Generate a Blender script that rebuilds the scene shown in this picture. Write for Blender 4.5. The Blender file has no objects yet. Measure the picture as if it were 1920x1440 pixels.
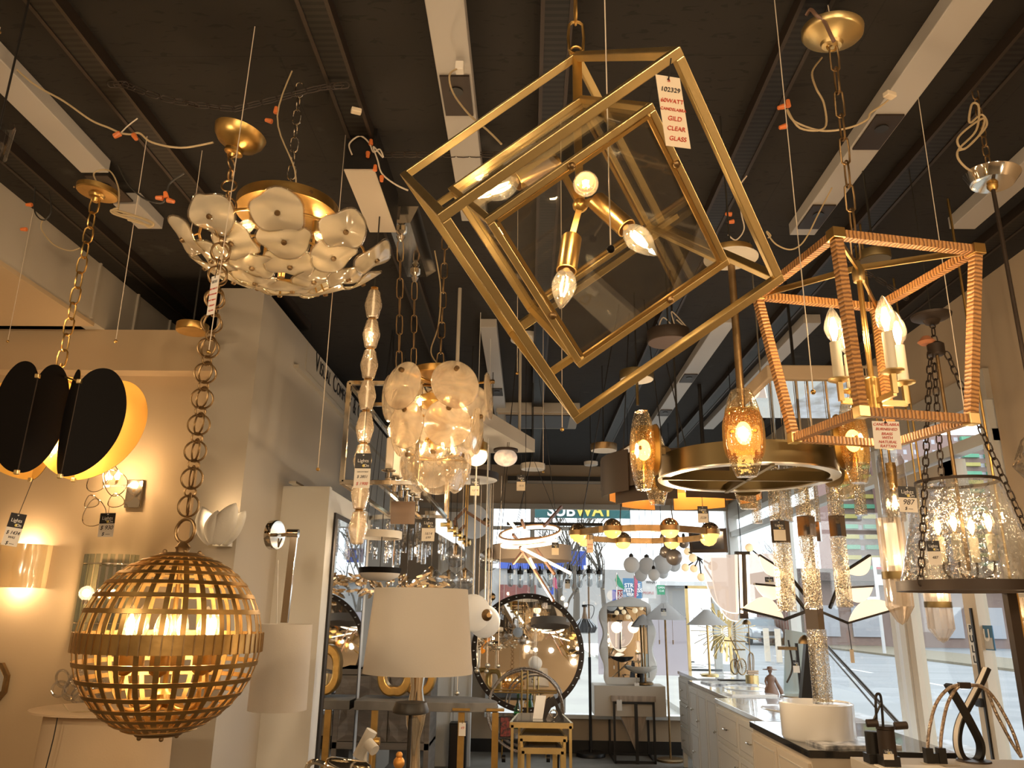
import bpy, math, random
from mathutils import Vector, Matrix
PI = math.pi
S = bpy.context.scene
COL = S.collection
random.seed(7)

# ---------------------------------------------------------------- camera
FPX = 1444.2
CAM = Vector((0, 0, 1.45))
_U = Vector((70 / FPX, 4890 / FPX, -1)).normalized()
_Y = Vector((30 / FPX, -427 / FPX, -1)).normalized()
_Y = (_Y - _U * _U.dot(_Y)).normalized()
_X = _Y.cross(_U)
RT = Matrix((_X, _Y, _U))            # camera axes -> world axes
cd = bpy.data.cameras.new('camera'); cam = bpy.data.objects.new('camera', cd); COL.objects.link(cam)
cam.matrix_world = Matrix.Translation(CAM) @ RT.to_4x4()
cd.sensor_width = 36.0; cd.lens = FPX / 1920 * 36.0; cd.clip_start = 0.02; cd.clip_end = 500
S.camera = cam
H = 3.126

def ray(px, py): return RT @ Vector(((px - 960) / FPX, (720 - py) / FPX, -1))
def at(px, py, Y):
    d = ray(px, py); return CAM + d * (Y / d.y)
def atz(px, py, z):
    d = ray(px, py); return CAM + d * ((z - CAM.z) / d.z)
def atx(px, py, x):
    d = ray(px, py); return CAM + d * (x / d.x)
def mpp(px, py, Y): return (Y / ray(px, py).y) / FPX      # metres per pixel at that depth

# ---------------------------------------------------------------- materials
def nt(name):
    m = bpy.data.materials.new(name); m.use_nodes = True
    n = m.node_tree.nodes; l = m.node_tree.links; n.clear()
    o = n.new('ShaderNodeOutputMaterial'); return m, n, l, o
def rgb(c): return (c[0], c[1], c[2], 1)
def mat(name, color, rough=0.5, metal=0.0, var=0.0, scale=8.0, bump=0.0, bscale=40.0, stretch=(1, 1, 1), coat=0.0, sub=0.0, emit=None, es=0.0, trans=0.0, color2=None):
    m, n, l, o = nt(name)
    b = n.new('ShaderNodeBsdfPrincipled'); l.new(b.outputs[0], o.inputs[0])
    b.inputs['Base Color'].default_value = rgb(color); b.inputs['Roughness'].default_value = rough
    b.inputs['Metallic'].default_value = metal
    b.inputs['Coat Weight'].default_value = coat
    if trans: b.inputs['Transmission Weight'].default_value = trans
    if emit: b.inputs['Emission Color'].default_value = rgb(emit); b.inputs['Emission Strength'].default_value = es
    tc = n.new('ShaderNodeTexCoord'); mp = n.new('ShaderNodeMapping'); mp.inputs['Scale'].default_value = stretch
    l.new(tc.outputs['Object'], mp.inputs[0])
    if var or color2:
        t = n.new('ShaderNodeTexNoise'); t.inputs['Scale'].default_value = scale; t.inputs['Detail'].default_value = 4
        l.new(mp.outputs[0], t.inputs['Vector'])
        r = n.new('ShaderNodeMixRGB'); c2 = color2 or tuple(max(0, c * (1 - var)) for c in color)
        r.inputs[1].default_value = rgb(color); r.inputs[2].default_value = rgb(c2)
        cr = n.new('ShaderNodeValToRGB'); cr.color_ramp.elements[0].position = .35; cr.color_ramp.elements[1].position = .65
        l.new(t.outputs[0], cr.inputs[0]); l.new(cr.outputs[0], r.inputs[0]); l.new(r.outputs[0], b.inputs['Base Color'])
    if bump:
        t2 = n.new('ShaderNodeTexNoise'); t2.inputs['Scale'].default_value = bscale; t2.inputs['Detail'].default_value = 3
        l.new(mp.outputs[0], t2.inputs['Vector'])
        bp = n.new('ShaderNodeBump'); bp.inputs['Strength'].default_value = bump; bp.inputs['Distance'].default_value = .01
        l.new(t2.outputs[0], bp.inputs['Height']); l.new(bp.outputs[0], b.inputs['Normal'])
    return m
def emis(name, color, s):
    m, n, l, o = nt(name); e = n.new('ShaderNodeEmission'); e.inputs[0].default_value = rgb(color); e.inputs[1].default_value = s
    l.new(e.outputs[0], o.inputs[0]); return m
def glass(name, tint=(1, 1, 1), refl=0.09, rough=0.02, bump=0.0, bscale=30.0, milk=0.0, milkcol=(1, .95, .85), speck=0.0, speckcol=(1, .9, .7), swirl=0.0, spscale=120.0, gmax=.75):
    """thin clear glass: see-through, with mirror-like reflections at grazing angles; optional milky body or seeds"""
    m, n, l, o = nt(name)
    t = n.new('ShaderNodeBsdfTransparent'); t.inputs[0].default_value = rgb(tint)
    g = n.new('ShaderNodeBsdfGlossy'); g.inputs['Roughness'].default_value = rough
    lw = n.new('ShaderNodeLayerWeight'); lw.inputs['Blend'].default_value = .35
    mr = n.new('ShaderNodeMapRange'); mr.inputs[3].default_value = refl; mr.inputs[4].default_value = gmax
    pw = n.new('ShaderNodeMath'); pw.operation = 'POWER'; pw.inputs[1].default_value = 1.6
    l.new(lw.outputs['Facing'], pw.inputs[0]); l.new(pw.outputs[0], mr.inputs[0])
    tc = n.new('ShaderNodeTexCoord')
    body = t.outputs[0]
    if milk or speck or swirl:
        tr = n.new('ShaderNodeBsdfTranslucent'); tr.inputs[0].default_value = rgb(milkcol)
        df = n.new('ShaderNodeBsdfDiffuse'); df.inputs[0].default_value = rgb(milkcol)
        ad = n.new('ShaderNodeMixShader'); ad.inputs[0].default_value = .4; l.new(tr.outputs[0], ad.inputs[1]); l.new(df.outputs[0], ad.inputs[2])
        mx = n.new('ShaderNodeMixShader'); mx.inputs[0].default_value = milk
        l.new(t.outputs[0], mx.inputs[1]); l.new(ad.outputs[0], mx.inputs[2]); body = mx.outputs[0]
        if swirl:
            w = n.new('ShaderNodeTexNoise'); w.inputs['Scale'].default_value = 9; w.inputs['Detail'].default_value = 2; w.inputs['Distortion'].default_value = 2.5
            l.new(tc.outputs['Object'], w.inputs['Vector'])
            r = n.new('ShaderNodeMapRange'); r.inputs[1].default_value = .35; r.inputs[2].default_value = .7; r.inputs[3].default_value = milk; r.inputs[4].default_value = min(1, milk + swirl)
            l.new(w.outputs[0], r.inputs[0]); l.new(r.outputs[0], mx.inputs[0])
        if speck:
            v = n.new('ShaderNodeTexVoronoi'); v.inputs['Scale'].default_value = spscale; l.new(tc.outputs['Object'], v.inputs['Vector'])
            c = n.new('ShaderNodeMath'); c.operation = 'LESS_THAN'; c.inputs[1].default_value = speck; l.new(v.outputs['Distance'], c.inputs[0])
            d2 = n.new('ShaderNodeBsdfTranslucent'); d2.inputs[0].default_value = rgb(speckcol)
            g3 = n.new('ShaderNodeBsdfGlossy'); g3.inputs[0].default_value = rgb(speckcol); g3.inputs['Roughness'].default_value = .3
            g4 = n.new('ShaderNodeMixShader'); g4.inputs[0].default_value = .5; l.new(d2.outputs[0], g4.inputs[1]); l.new(g3.outputs[0], g4.inputs[2])
            m2 = n.new('ShaderNodeMixShader'); l.new(c.outputs[0], m2.inputs[0]); l.new(body, m2.inputs[1]); l.new(g4.outputs[0], m2.inputs[2]); body = m2.outputs[0]
    if bump:
        nz = n.new('ShaderNodeTexNoise'); nz.inputs['Scale'].default_value = bscale; nz.inputs['Detail'].default_value = 1
        l.new(tc.outputs['Object'], nz.inputs['Vector'])
        bp = n.new('ShaderNodeBump'); bp.inputs['Strength'].default_value = bump; bp.inputs['Distance'].default_value = .01
        l.new(nz.outputs[0], bp.inputs['Height']); l.new(bp.outputs[0], g.inputs['Normal']); l.new(bp.outputs[0], lw.inputs['Normal'])
    mix = n.new('ShaderNodeMixShader'); l.new(mr.outputs[0], mix.inputs[0]); l.new(body, mix.inputs[1]); l.new(g.outputs[0], mix.inputs[2])
    l.new(mix.outputs[0], o.inputs[0]); return m
def shade(name, color, tr=.5, rough=.8):
    """cloth or paper or alabaster that light passes into"""
    m, n, l, o = nt(name)
    d = n.new('ShaderNodeBsdfDiffuse'); d.inputs[0].default_value = rgb(color)
    t = n.new('ShaderNodeBsdfTranslucent'); t.inputs[0].default_value = rgb(color)
    x = n.new('ShaderNodeMixShader'); x.inputs[0].default_value = tr
    l.new(d.outputs[0], x.inputs[1]); l.new(t.outputs[0], x.inputs[2])
    tc = n.new('ShaderNodeTexCoord'); w = n.new('ShaderNodeTexNoise'); w.inputs['Scale'].default_value = 180
    l.new(tc.outputs['Object'], w.inputs['Vector'])
    bp = n.new('ShaderNodeBump'); bp.inputs['Strength'].default_value = .08; bp.inputs['Distance'].default_value = .005
    l.new(w.outputs[0], bp.inputs['Height']); l.new(bp.outputs[0], d.inputs['Normal'])
    l.new(x.outputs[0], o.inputs[0]); return m
def brick(name, c1, c2, mortar, scale, w=.5, h=.25, ms=.02, rough=.8, squash=1.0, offset=.5, coords='Object', rot=None, bump=0.0):
    m, n, l, o = nt(name)
    b = n.new('ShaderNodeBsdfPrincipled'); b.inputs['Roughness'].default_value = rough; l.new(b.outputs[0], o.inputs[0])
    tc = n.new('ShaderNodeTexCoord'); mp = n.new('ShaderNodeMapping')
    if rot: mp.inputs['Rotation'].default_value = rot
    t = n.new('ShaderNodeTexBrick'); t.inputs['Color1'].default_value = rgb(c1); t.inputs['Color2'].default_value = rgb(c2); t.inputs['Mortar'].default_value = rgb(mortar)
    t.inputs['Scale'].default_value = scale; t.inputs['Mortar Size'].default_value = ms; t.inputs['Brick Width'].default_value = w; t.inputs['Row Height'].default_value = h
    t.offset = offset
    l.new(tc.outputs[coords], mp.inputs[0]); l.new(mp.outputs[0], t.inputs['Vector']); l.new(t.outputs['Color'], b.inputs['Base Color'])
    return m

def litsheet():
    """edge-lit acrylic sheet: see-through with a faint warm glow of its own"""
    m, n, l, o = nt('edge_lit_acrylic'); t = n.new('ShaderNodeBsdfTransparent'); t.inputs[0].default_value = (.95, .9, .86, 1)
    e = n.new('ShaderNodeEmission'); e.inputs[0].default_value = (1, .80, .66, 1); e.inputs[1].default_value = .70
    x = n.new('ShaderNodeMixShader'); x.inputs[0].default_value = .5; l.new(t.outputs[0], x.inputs[1]); l.new(e.outputs[0], x.inputs[2]); l.new(x.outputs[0], o.inputs[0]); return m
M = {}
M['brass'] = mat('brushed_brass', (.70, .46, .17), .3, 1, var=.18, scale=6, bump=.04, bscale=200, stretch=(1, 1, .06))
M['brass_pale'] = mat('satin_pale_brass', (.78, .60, .29), .36, 1, var=.12, scale=10, bump=.03, bscale=160)
M['gold'] = mat('gilded_metal', (.66, .42, .14), .34, 1, var=.2, scale=12, bump=.08, bscale=60)
M['antique'] = mat('antique_bronze', (.36, .24, .12), .42, 1, var=.3, scale=20, bump=.1, bscale=80)
M['nickel'] = mat('polished_nickel', (.74, .70, .63), .09, 1)
M['chrome'] = mat('chrome', (.85, .85, .86), .05, 1)
M['black'] = mat('black_metal', (.018, .016, .015), .42, .2)
M['blackgloss'] = mat('black_lacquer', (.006, .005, .005), .6, 0)
M['blackgloss'].node_tree.nodes['Principled BSDF'].inputs['Specular IOR Level'].default_value = .08
M['bronze_dark'] = mat('dark_bronze', (.045, .032, .025), .5, .5)
M['white'] = mat('white_paint', (.72, .71, .68), .5, bump=.02)
M['whitegloss'] = mat('white_glaze', (.82, .81, .79), .16, coat=.4)
M['plaster'] = mat('white_plaster', (.84, .83, .80), .8, bump=.12, bscale=60)
M['wall'] = mat('beige_wall_paint', (.50, .385, .265), .75, var=.05, scale=1.5, bump=.03, bscale=90)
M['wall_warm'] = mat('cream_wall_paint', (.56, .42, .265), .75, var=.04, scale=1.2, bump=.03, bscale=90)
M['wall_pale'] = mat('pale_grey_wall_paint', (.50, .45, .38), .75, var=.05, scale=1.5, bump=.03, bscale=90)
M['fabric'] = shade('white_linen_shade', (.66, .625, .585), .14)
M['fabric2'] = shade('white_coolie_shade', (.90, .89, .88), .62)
M['ivory'] = mat('ivory_candle_sleeve', (.80, .74, .58), .5)
M['paper'] = mat('cream_card', (.80, .68, .52), .7)
M['paperwhite'] = mat('white_card', (.82, .77, .70), .7)
M['tagblack'] = mat('black_card', (.02, .02, .025), .5)
M['inkblack'] = mat('black_ink', (.01, .01, .015), .6)
M['inkred'] = mat('red_ink', (.55, .06, .03), .6)
M['inkwhite'] = mat('white_ink', (.8, .8, .8), .6)
M['dotyellow'] = mat('yellow_dot', (.75, .62, .12), .6)
M['string'] = mat('white_wire', (.72, .62, .50), .5)
M['cord_tan'] = mat('tan_cord', (.50, .38, .22), .5)
M['cord_black'] = mat('black_cord', (.02, .018, .015), .5)
M['orange'] = mat('orange_wire_nut', (.75, .20, .05), .45)
M['yellow'] = mat('yellow_wire_nut', (.75, .6, .08), .45)
M['glass'] = glass('clear_glass')
M['pane'] = glass('window_glass', (.96, .98, .97), .03, gmax=.16)
M['boxglass'] = glass('lantern_pane_glass', (.985, .985, .97), .045, .03)
M['bulb'] = glass('bulb_glass', (1, .95, .86), .16, .03, milk=.04)
M['milk'] = glass('swirled_alabaster_glass', (1, .93, .84), .08, .06, milk=.30, milkcol=(1, .90, .76), swirl=.42)
M['milkclear'] = glass('wispy_clear_glass', (1, .96, .9), .12, .05, milk=.08, milkcol=(1, .92, .82), swirl=.22, bump=.3, bscale=20)
M['petal'] = glass('white_petal_glass', (1, .93, .8), .06, .08, milk=.86, milkcol=(.96, .88, .72))
M['petalrim'] = glass('clear_petal_rim', (1, .95, .85), .25, .04)
M['amber'] = glass('seeded_amber_glass', (1, .70, .30), .1, .05, milk=.10, milkcol=(1, .72, .35), speck=.16, speckcol=(1, .80, .45), spscale=170, bump=.2, bscale=60)
M['amberclear'] = glass('seeded_clear_glass', (.95, .88, .74), .14, .04, milk=.04, speck=.2, speckcol=(.95, .85, .7), spscale=160, bump=.3, bscale=60)
M['seeded'] = glass('rippled_lantern_glass', (.86, .88, .89), .34, .04, milk=.05, milkcol=(.9, .92, .95), bump=1.0, bscale=42, swirl=.10)
M['crystalseed'] = glass('bubble_filled_crystal', (.93, .91, .87), .12, .05, milk=.05, milkcol=(.85, .80, .70), speck=.33, speckcol=(.80, .68, .45), spscale=150, bump=.5, bscale=120)
M['crystal'] = glass('ribbed_crystal', (1, .92, .80), .28, .05, milk=.48, milkcol=(1, .84, .64), bump=1.0, bscale=90)
M['fluted'] = glass('fluted_glass', (1, .93, .85), .14, .08, milk=.34, milkcol=(1, .85, .68))
M['acrylic'] = litsheet()
M['globewhite'] = shade('white_opal_glass', (.93, .94, .95), .6)
M['globewarm'] = mat('lit_opal_glass', (.95, .85, .65), .3, emit=(1, .72, .38), es=.5)
M['globeyellow'] = mat('lit_amber_glass', (.95, .65, .2), .2, emit=(1, .60, .16), es=.9)
M['petal_led'] = mat('glowing_cream_diffuser', (.95, .88, .75), .5, emit=(1, .84, .64), es=.72)
M['led'] = emis('warm_led_strip', (1, .80, .55), 3.2)
M['filament'] = emis('hot_filament', (1, .72, .32), 26)
M['frostbulb'] = emis('lit_frosted_bulb', (1, .74, .40), 9)
M['glowdiffuser'] = emis('lit_alabaster', (1, .68, .36), 2.6)
M['mirror'] = mat('mirror_silver', (.80, .80, .79), .015, 1)
M['screen'] = mat('dark_screen', (.03, .03, .035), .1, coat=.5)
M['walnut'] = mat('walnut', (.13, .085, .06), .45, var=.3, scale=3, stretch=(1, 8, 8))
M['greywood'] = mat('weathered_grey_wood', (.24, .20, .165), .65, var=.35, scale=3, stretch=(1, 1, 7), bump=.1)
M['oak'] = mat('washed_oak', (.52, .40, .30), .6, var=.35, scale=3, stretch=(7, 7, 1), bump=.1)
M['lampwood'] = mat('pale_turned_wood', (.62, .45, .31), .5, var=.15, scale=4, stretch=(1, 1, 6))
M['vanity'] = mat('greige_cabinet_paint', (.84, .80, .73), .45)
M['marble'] = mat('white_veined_marble', (.80, .80, .80), .12, color2=(.45, .46, .48), scale=2.2, coat=.3)
M['blackstone'] = mat('black_stone_top', (.02, .02, .022), .1, coat=.5)
M['concrete'] = mat('grey_stone', (.20, .19, .18), .7, var=.2, scale=10)
M['bowlwhite'] = mat('chalk_white_resin', (.75, .73, .68), .6)
M['rope_a'] = mat('grey_braid', (.42, .36, .26), .6, color2=(.12, .09, .06), scale=60, stretch=(1, 1, 1))
M['magazine'] = mat('printed_cover', (.70, .70, .70), .3, color2=(.10, .11, .13), scale=22)
M['bookart'] = mat('patterned_menu_board', (.55, .10, .08), .5, color2=(.05, .05, .05), scale=40)
M['bottle'] = glass('green_bottle_glass', (.15, .45, .18), .1, .03)
M['smoke'] = glass('smoky_grey_glass', (.30, .30, .31), .12, .08, milk=.35, milkcol=(.35, .35, .36))
M['clay'] = mat('brown_figurine', (.22, .13, .09), .5)
M['beigebox'] = mat('tan_plinth_paint', (.58, .50, .40), .7)
M['stripwhite'] = mat('white_raceway_enamel', (.50, .47, .44), .4)
M['asphalt'] = mat('wet_asphalt', (.16, .17, .18), .75, color2=(.21, .22, .23), scale=1.2, stretch=(.12, 1, 1), bump=.1)
M['sidewalk'] = mat('concrete_sidewalk', (.32, .31, .28), .85, color2=(.27, .26, .24), scale=.8)
M['dirt'] = mat('gritty_verge', (.13, .11, .09), .95, color2=(.30, .30, .31), scale=4)
M['drygrass'] = mat('dry_grass', (.19, .16, .11), .95, color2=(.15, .13, .09), scale=6)
M['car'] = mat('silver_car_paint', (.36, .38, .40), .25, .3, coat=.6)
M['tyre'] = mat('tyre_rubber', (.03, .03, .03), .8)
M['carglass'] = mat('car_window', (.20, .24, .27), .08, coat=.5)
M['brick_red'] = brick('red_brick', (.17, .055, .045), (.14, .045, .04), (.2, .14, .12), 1.0, .6, .25)
M['roof'] = mat('brown_shingle_roof', (.10, .07, .06), .9, var=.2)
M['balc_green'] = mat('green_balcony_panel', (.10, .30, .19), .6)
M['balc_yellow'] = mat('yellow_balcony_panel', (.36, .32, .09), .6)
M['winpane'] = mat('pale_far_window', (.30, .31, .34), .2)
M['outwall'] = mat('pale_outer_wall', (.28, .27, .26), .8)
M['signwhite'] = mat('white_sign_panel', (.5, .5, .5), .5)
M['signteal'] = mat('teal_sign_panel', (.02, .11, .12), .4)
M['signblue'] = mat('blue_sign_panel', (.03, .07, .34), .4)
M['signgreen'] = mat('green_sign_panel', (.02, .22, .11), .5)
M['signred'] = mat('red_sign_panel', (.34, .02, .03), .5)
M['signpink'] = mat('pink_banner', (.42, .07, .14), .6)
M['twig'] = mat('grey_bark', (.09, .075, .06), .9)
M['film'] = glass('frosted_window_film', (.8, .78, .8), .05, .3, milk=.55, milkcol=(.86, .80, .84))
M['stickerblue'] = mat('blue_sticker', (.05, .17, .32), .5)

# ceiling tile: dark paint with wormy fissures
def ceil_mat():
    m, n, l, o = nt('fissured_dark_ceiling')
    b = n.new('ShaderNodeBsdfPrincipled'); b.inputs['Roughness'].default_value = .85; l.new(b.outputs[0], o.inputs[0])
    tc = n.new('ShaderNodeTexCoord'); mp = n.new('ShaderNodeMapping'); mp.inputs['Scale'].default_value = (14, 46, 1); l.new(tc.outputs['Object'], mp.inputs[0])
    z = n.new('ShaderNodeTexNoise'); z.inputs['Scale'].default_value = 1.0; z.inputs['Detail'].default_value = 1.5; z.inputs['Distortion'].default_value = 1.2; l.new(mp.outputs[0], z.inputs['Vector'])
    r = n.new('ShaderNodeValToRGB'); r.color_ramp.elements[0].position = .34; r.color_ramp.elements[0].color = (.006, .004, .003, 1); r.color_ramp.elements[1].position = .375; r.color_ramp.elements[1].color = (.016, .0125, .010, 1)
    l.new(z.outputs[0], r.inputs[0])
    br = n.new('ShaderNodeTexBrick'); br.inputs['Scale'].default_value = 1; br.inputs['Brick Width'].default_value = 1.2; br.inputs['Row Height'].default_value = .6; br.inputs['Mortar Size'].default_value = .0022
    br.inputs['Color1'].default_value = (1, 1, 1, 1); br.inputs['Color2'].default_value = (.9, .9, .9, 1); br.inputs['Mortar'].default_value = (.45, .45, .45, 1); l.new(tc.outputs['Object'], br.inputs['Vector'])
    mu = n.new('ShaderNodeMixRGB'); mu.blend_type = 'MULTIPLY'; mu.inputs[0].default_value = 1; l.new(r.outputs[0], mu.inputs[1]); l.new(br.outputs[0], mu.inputs[2])
    # scuffs of bare grey where the paint is worn
    z2 = n.new('ShaderNodeTexNoise'); z2.inputs['Scale'].default_value = 2.2; z2.inputs['Detail'].default_value = 8; l.new(tc.outputs['Object'], z2.inputs['Vector'])
    r2 = n.new('ShaderNodeValToRGB'); r2.color_ramp.elements[0].position = .66; r2.color_ramp.elements[1].position = .74; l.new(z2.outputs[0], r2.inputs[0])
    m3 = n.new('ShaderNodeMixRGB'); m3.inputs[2].default_value = (.06, .055, .05, 1); l.new(r2.outputs[0], m3.inputs[0]); l.new(mu.outputs[0], m3.inputs[1])
    l.new(m3.outputs[0], b.inputs['Base Color'])
    bp = n.new('ShaderNodeBump'); bp.inputs['Strength'].default_value = .5; bp.inputs['Distance'].default_value = .008; l.new(r.outputs[0], bp.inputs['Height']); l.new(bp.outputs[0], b.inputs['Normal'])
    return m
M['ceiling'] = ceil_mat()
def slot_mat():
    m, n, l, o = nt('slotted_dark_steel')
    b = n.new('ShaderNodeBsdfPrincipled'); b.inputs['Roughness'].default_value = .5; b.inputs['Metallic'].default_value = .4; l.new(b.outputs[0], o.inputs[0])
    tc = n.new('ShaderNodeTexCoord'); w = n.new('ShaderNodeTexWave'); w.bands_direction = 'Y'; w.inputs['Scale'].default_value = 13
    l.new(tc.outputs['Object'], w.inputs['Vector'])
    r = n.new('ShaderNodeValToRGB'); r.color_ramp.elements[0].position = .45; r.color_ramp.elements[0].color = (.004, .003, .003, 1); r.color_ramp.elements[1].position = .55; r.color_ramp.elements[1].color = (.016, .013, .011, 1)
    l.new(w.outputs[0], r.inputs[0]); l.new(r.outputs[0], b.inputs['Base Color']); return m
M['slot'] = slot_mat()
def rattan_mat(axis):
    m, n, l, o = nt('wrapped_rattan_' + axis)
    b = n.new('ShaderNodeBsdfPrincipled'); b.inputs['Roughness'].default_value = .5; l.new(b.outputs[0], o.inputs[0])
    uv = n.new('ShaderNodeUVMap'); uv.uv_map = 'wrap'
    sp = n.new('ShaderNodeSeparateXYZ'); l.new(uv.outputs[0], sp.inputs[0])
    mu = n.new('ShaderNodeMath'); mu.operation = 'MULTIPLY'; mu.inputs[1].default_value = 2 * PI / .0105; l.new(sp.outputs[0], mu.inputs[0])
    nz = n.new('ShaderNodeTexNoise'); nz.inputs['Scale'].default_value = 60; tcd = n.new('ShaderNodeTexCoord'); l.new(tcd.outputs['Object'], nz.inputs['Vector'])
    nm = n.new('ShaderNodeMath'); nm.operation = 'MULTIPLY_ADD'; nm.inputs[1].default_value = 5.0; l.new(nz.outputs[0], nm.inputs[0]); l.new(mu.outputs[0], nm.inputs[2])
    si = n.new('ShaderNodeMath'); si.operation = 'SINE'; l.new(nm.outputs[0], si.inputs[0])
    r = n.new('ShaderNodeValToRGB'); r.color_ramp.elements[0].position = -0.0; r.color_ramp.elements[0].color = (.20, .085, .03, 1); r.color_ramp.elements[1].position = .55; r.color_ramp.elements[1].color = (.60, .30, .105, 1)
    mr = n.new('ShaderNodeMapRange'); mr.inputs[1].default_value = -1; mr.inputs[2].default_value = 1; l.new(si.outputs[0], mr.inputs[0]); l.new(mr.outputs[0], r.inputs[0]); l.new(r.outputs[0], b.inputs['Base Color'])
    bp = n.new('ShaderNodeBump'); bp.inputs['Strength'].default_value = .7; bp.inputs['Distance'].default_value = .004; l.new(mr.outputs[0], bp.inputs['Height']); l.new(bp.outputs[0], b.inputs['Normal'])
    return m
M['rattan'] = rattan_mat('band')
def carpet_mat():
    return mat('grey_loop_carpet', (.30, .265, .22), .95, color2=(.22, .195, .16), scale=3, bump=.6, bscale=400)
M['carpet'] = carpet_mat()
M['fillglow'] = emis('fill_ball_glow', (1, .8, .55), 3)  # glow of the added fill balls around the camera
M['taupe'] = mat('taupe_fabric', (.34, .26, .19), .8)

# ---------------------------------------------------------------- mesh building
class MB:
    def __init__(s): s.v = []; s.f = []; s.uv = {}
    def add(s, vs, fs):
        o = len(s.v); s.v += [Vector(v) for v in vs]; s.f += [tuple(i + o for i in f) for f in fs]; return s
    def box(s, c, d, R=None):
        x, y, z = d[0] / 2, d[1] / 2, d[2] / 2
        vs = [Vector((a * x, b * y, e * z)) for e in (-1, 1) for b in (-1, 1) for a in (-1, 1)]
        if R is not None: vs = [R @ v for v in vs]
        c = Vector(c)
        return s.add([c + v for v in vs], [(0, 2, 3, 1), (4, 5, 7, 6), (0, 1, 5, 4), (2, 6, 7, 3), (0, 4, 6, 2), (1, 3, 7, 5)])
    def span(s, a, b): a, b = Vector(a), Vector(b); return s.box((a + b) / 2, [abs(q) for q in (b - a)])
    def bar(s, p, q, w, h=None, up=None, ext=0):
        """rectangular bar from p to q; up gives the h direction"""
        p, q = Vector(p), Vector(q); h = h or w; d = (q - p).normalized(); p = p - d * ext; q = q + d * ext
        up = Vector(up) if up is not None else (Vector((0, 0, 1)) if abs(d.z) < .9 else Vector((0, 1, 0)))
        x = d.cross(up).normalized(); z = x.cross(d).normalized()
        vs = [b + x * (i * w / 2) + z * (j * h / 2) for b in (p, q) for j in (-1, 1) for i in (-1, 1)]
        k = len(s.f)
        s.add(vs, [(0, 1, 3, 2), (4, 6, 7, 5), (0, 4, 5, 1), (2, 3, 7, 6), (0, 2, 6, 4), (1, 5, 7, 3)])
        L = (q - p).length
        for i in range(k, k + 6): s.uv[i] = (len(s.v) - 8, L)
        return s
    def tube(s, pts, r, seg=8, closed=False, cap=True):
        pts = [Vector(p) for p in pts]; n = len(pts); rs = r if isinstance(r, (list, tuple)) else [r] * n
        def tan(i):
            if closed: return (pts[(i + 1) % n] - pts[i - 1]).normalized()
            return (pts[min(i + 1, n - 1)] - pts[max(i - 1, 0)]).normalized()
        t = tan(0); u = t.cross(Vector((0, 0, 1)))
        if u.length < .1: u = t.cross(Vector((0, 1, 0)))
        u.normalize(); vs = []
        for i in range(n):
            t = tan(i); u = (u - t * u.dot(t)).normalized(); w = t.cross(u)
            vs += [pts[i] + (u * math.cos(2 * PI * k / seg) + w * math.sin(2 * PI * k / seg)) * rs[i] for k in range(seg)]
        fs = []
        for i in range(n if closed else n - 1):
            a = i * seg; b = ((i + 1) % n) * seg
            for k in range(seg): fs.append((a + k, a + (k + 1) % seg, b + (k + 1) % seg, b + k))
        if cap and not closed: fs += [tuple(range(seg - 1, -1, -1)), tuple((n - 1) * seg + k for k in range(seg))]
        return s.add(vs, fs)
    def lathe(s, o, prof, seg=24, ax=None, flute=0.0, close=False):
        """prof: list of (r, z) along axis ax (default up) from o; open shell"""
        o = Vector(o); ax = Vector(ax).normalized() if ax is not None else Vector((0, 0, 1))
        u = ax.orthogonal().normalized() if abs(ax.z) < .999 else Vector((1, 0, 0)); w = ax.cross(u)
        vs = []; fs = []
        for r, z in prof:
            for k in range(seg):
                rr = r * (1 + (flute if k % 2 else 0)); a = 2 * PI * k / seg
                vs.append(o + ax * z + (u * math.cos(a) + w * math.sin(a)) * rr)
        m = len(prof)
        for i in range(m if close else m - 1):
            j = (i + 1) % m
            for k in range(seg): fs.append((i * seg + k, i * seg + (k + 1) % seg, j * seg + (k + 1) % seg, j * seg + k))
        if not close:
            if prof[0][0] > 1e-5 and abs(prof[0][0]) > 0 and s_cap(prof, 0): fs.append(tuple(range(seg - 1, -1, -1)))
            if s_cap(prof, -1) and prof[-1][0] > 1e-5: fs.append(tuple((m - 1) * seg + k for k in range(seg)))
        return s.add(vs, fs)
    def solid(s, o, prof, seg=24, ax=None, flute=0.0):
        p = list(prof)
        if p[0][0] > 1e-4: p = [(1e-5, p[0][1])] + p
        if p[-1][0] > 1e-4: p = p + [(1e-5, p[-1][1])]
        return s.lathe(o, p, seg, ax, flute)
    def sphere(s, c, r, seg=20, rings=12, sc=(1, 1, 1), ax=None):
        k = len(s.v)
        s.lathe((0, 0, 0), [(max(1e-5, r * math.sin(PI * i / rings)), -r * math.cos(PI * i / rings)) for i in range(rings + 1)], seg, ax)
        for i in range(k, len(s.v)): s.v[i] = Vector(c) + Vector((s.v[i].x * sc[0], s.v[i].y * sc[1], s.v[i].z * sc[2]))
        return s
    def ring(s, c, R, r, nrm=(0, 0, 1), seg=32, rs=8, sx=1, sy=1, up=None):
        nrm = Vector(nrm).normalized(); u = Vector(up) if up is not None else nrm.orthogonal(); u = (u - nrm * u.dot(nrm)).normalized(); w = nrm.cross(u); c = Vector(c)
        return s.tube([c + u * (math.cos(2 * PI * k / seg) * R * sx) + w * (math.sin(2 * PI * k / seg) * R * sy) for k in range(seg)], r, rs, closed=True)
    def prism(s, pts, nrm, t):
        """closed outline extruded t along nrm"""
        pts = [Vector(p) for p in pts]; d = Vector(nrm).normalized() * t; n = len(pts)
        return s.add(pts + [p + d for p in pts], [tuple(range(n - 1, -1, -1)), tuple(range(n, 2 * n))] + [(i, (i + 1) % n, n + (i + 1) % n, n + i) for i in range(n)])
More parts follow.
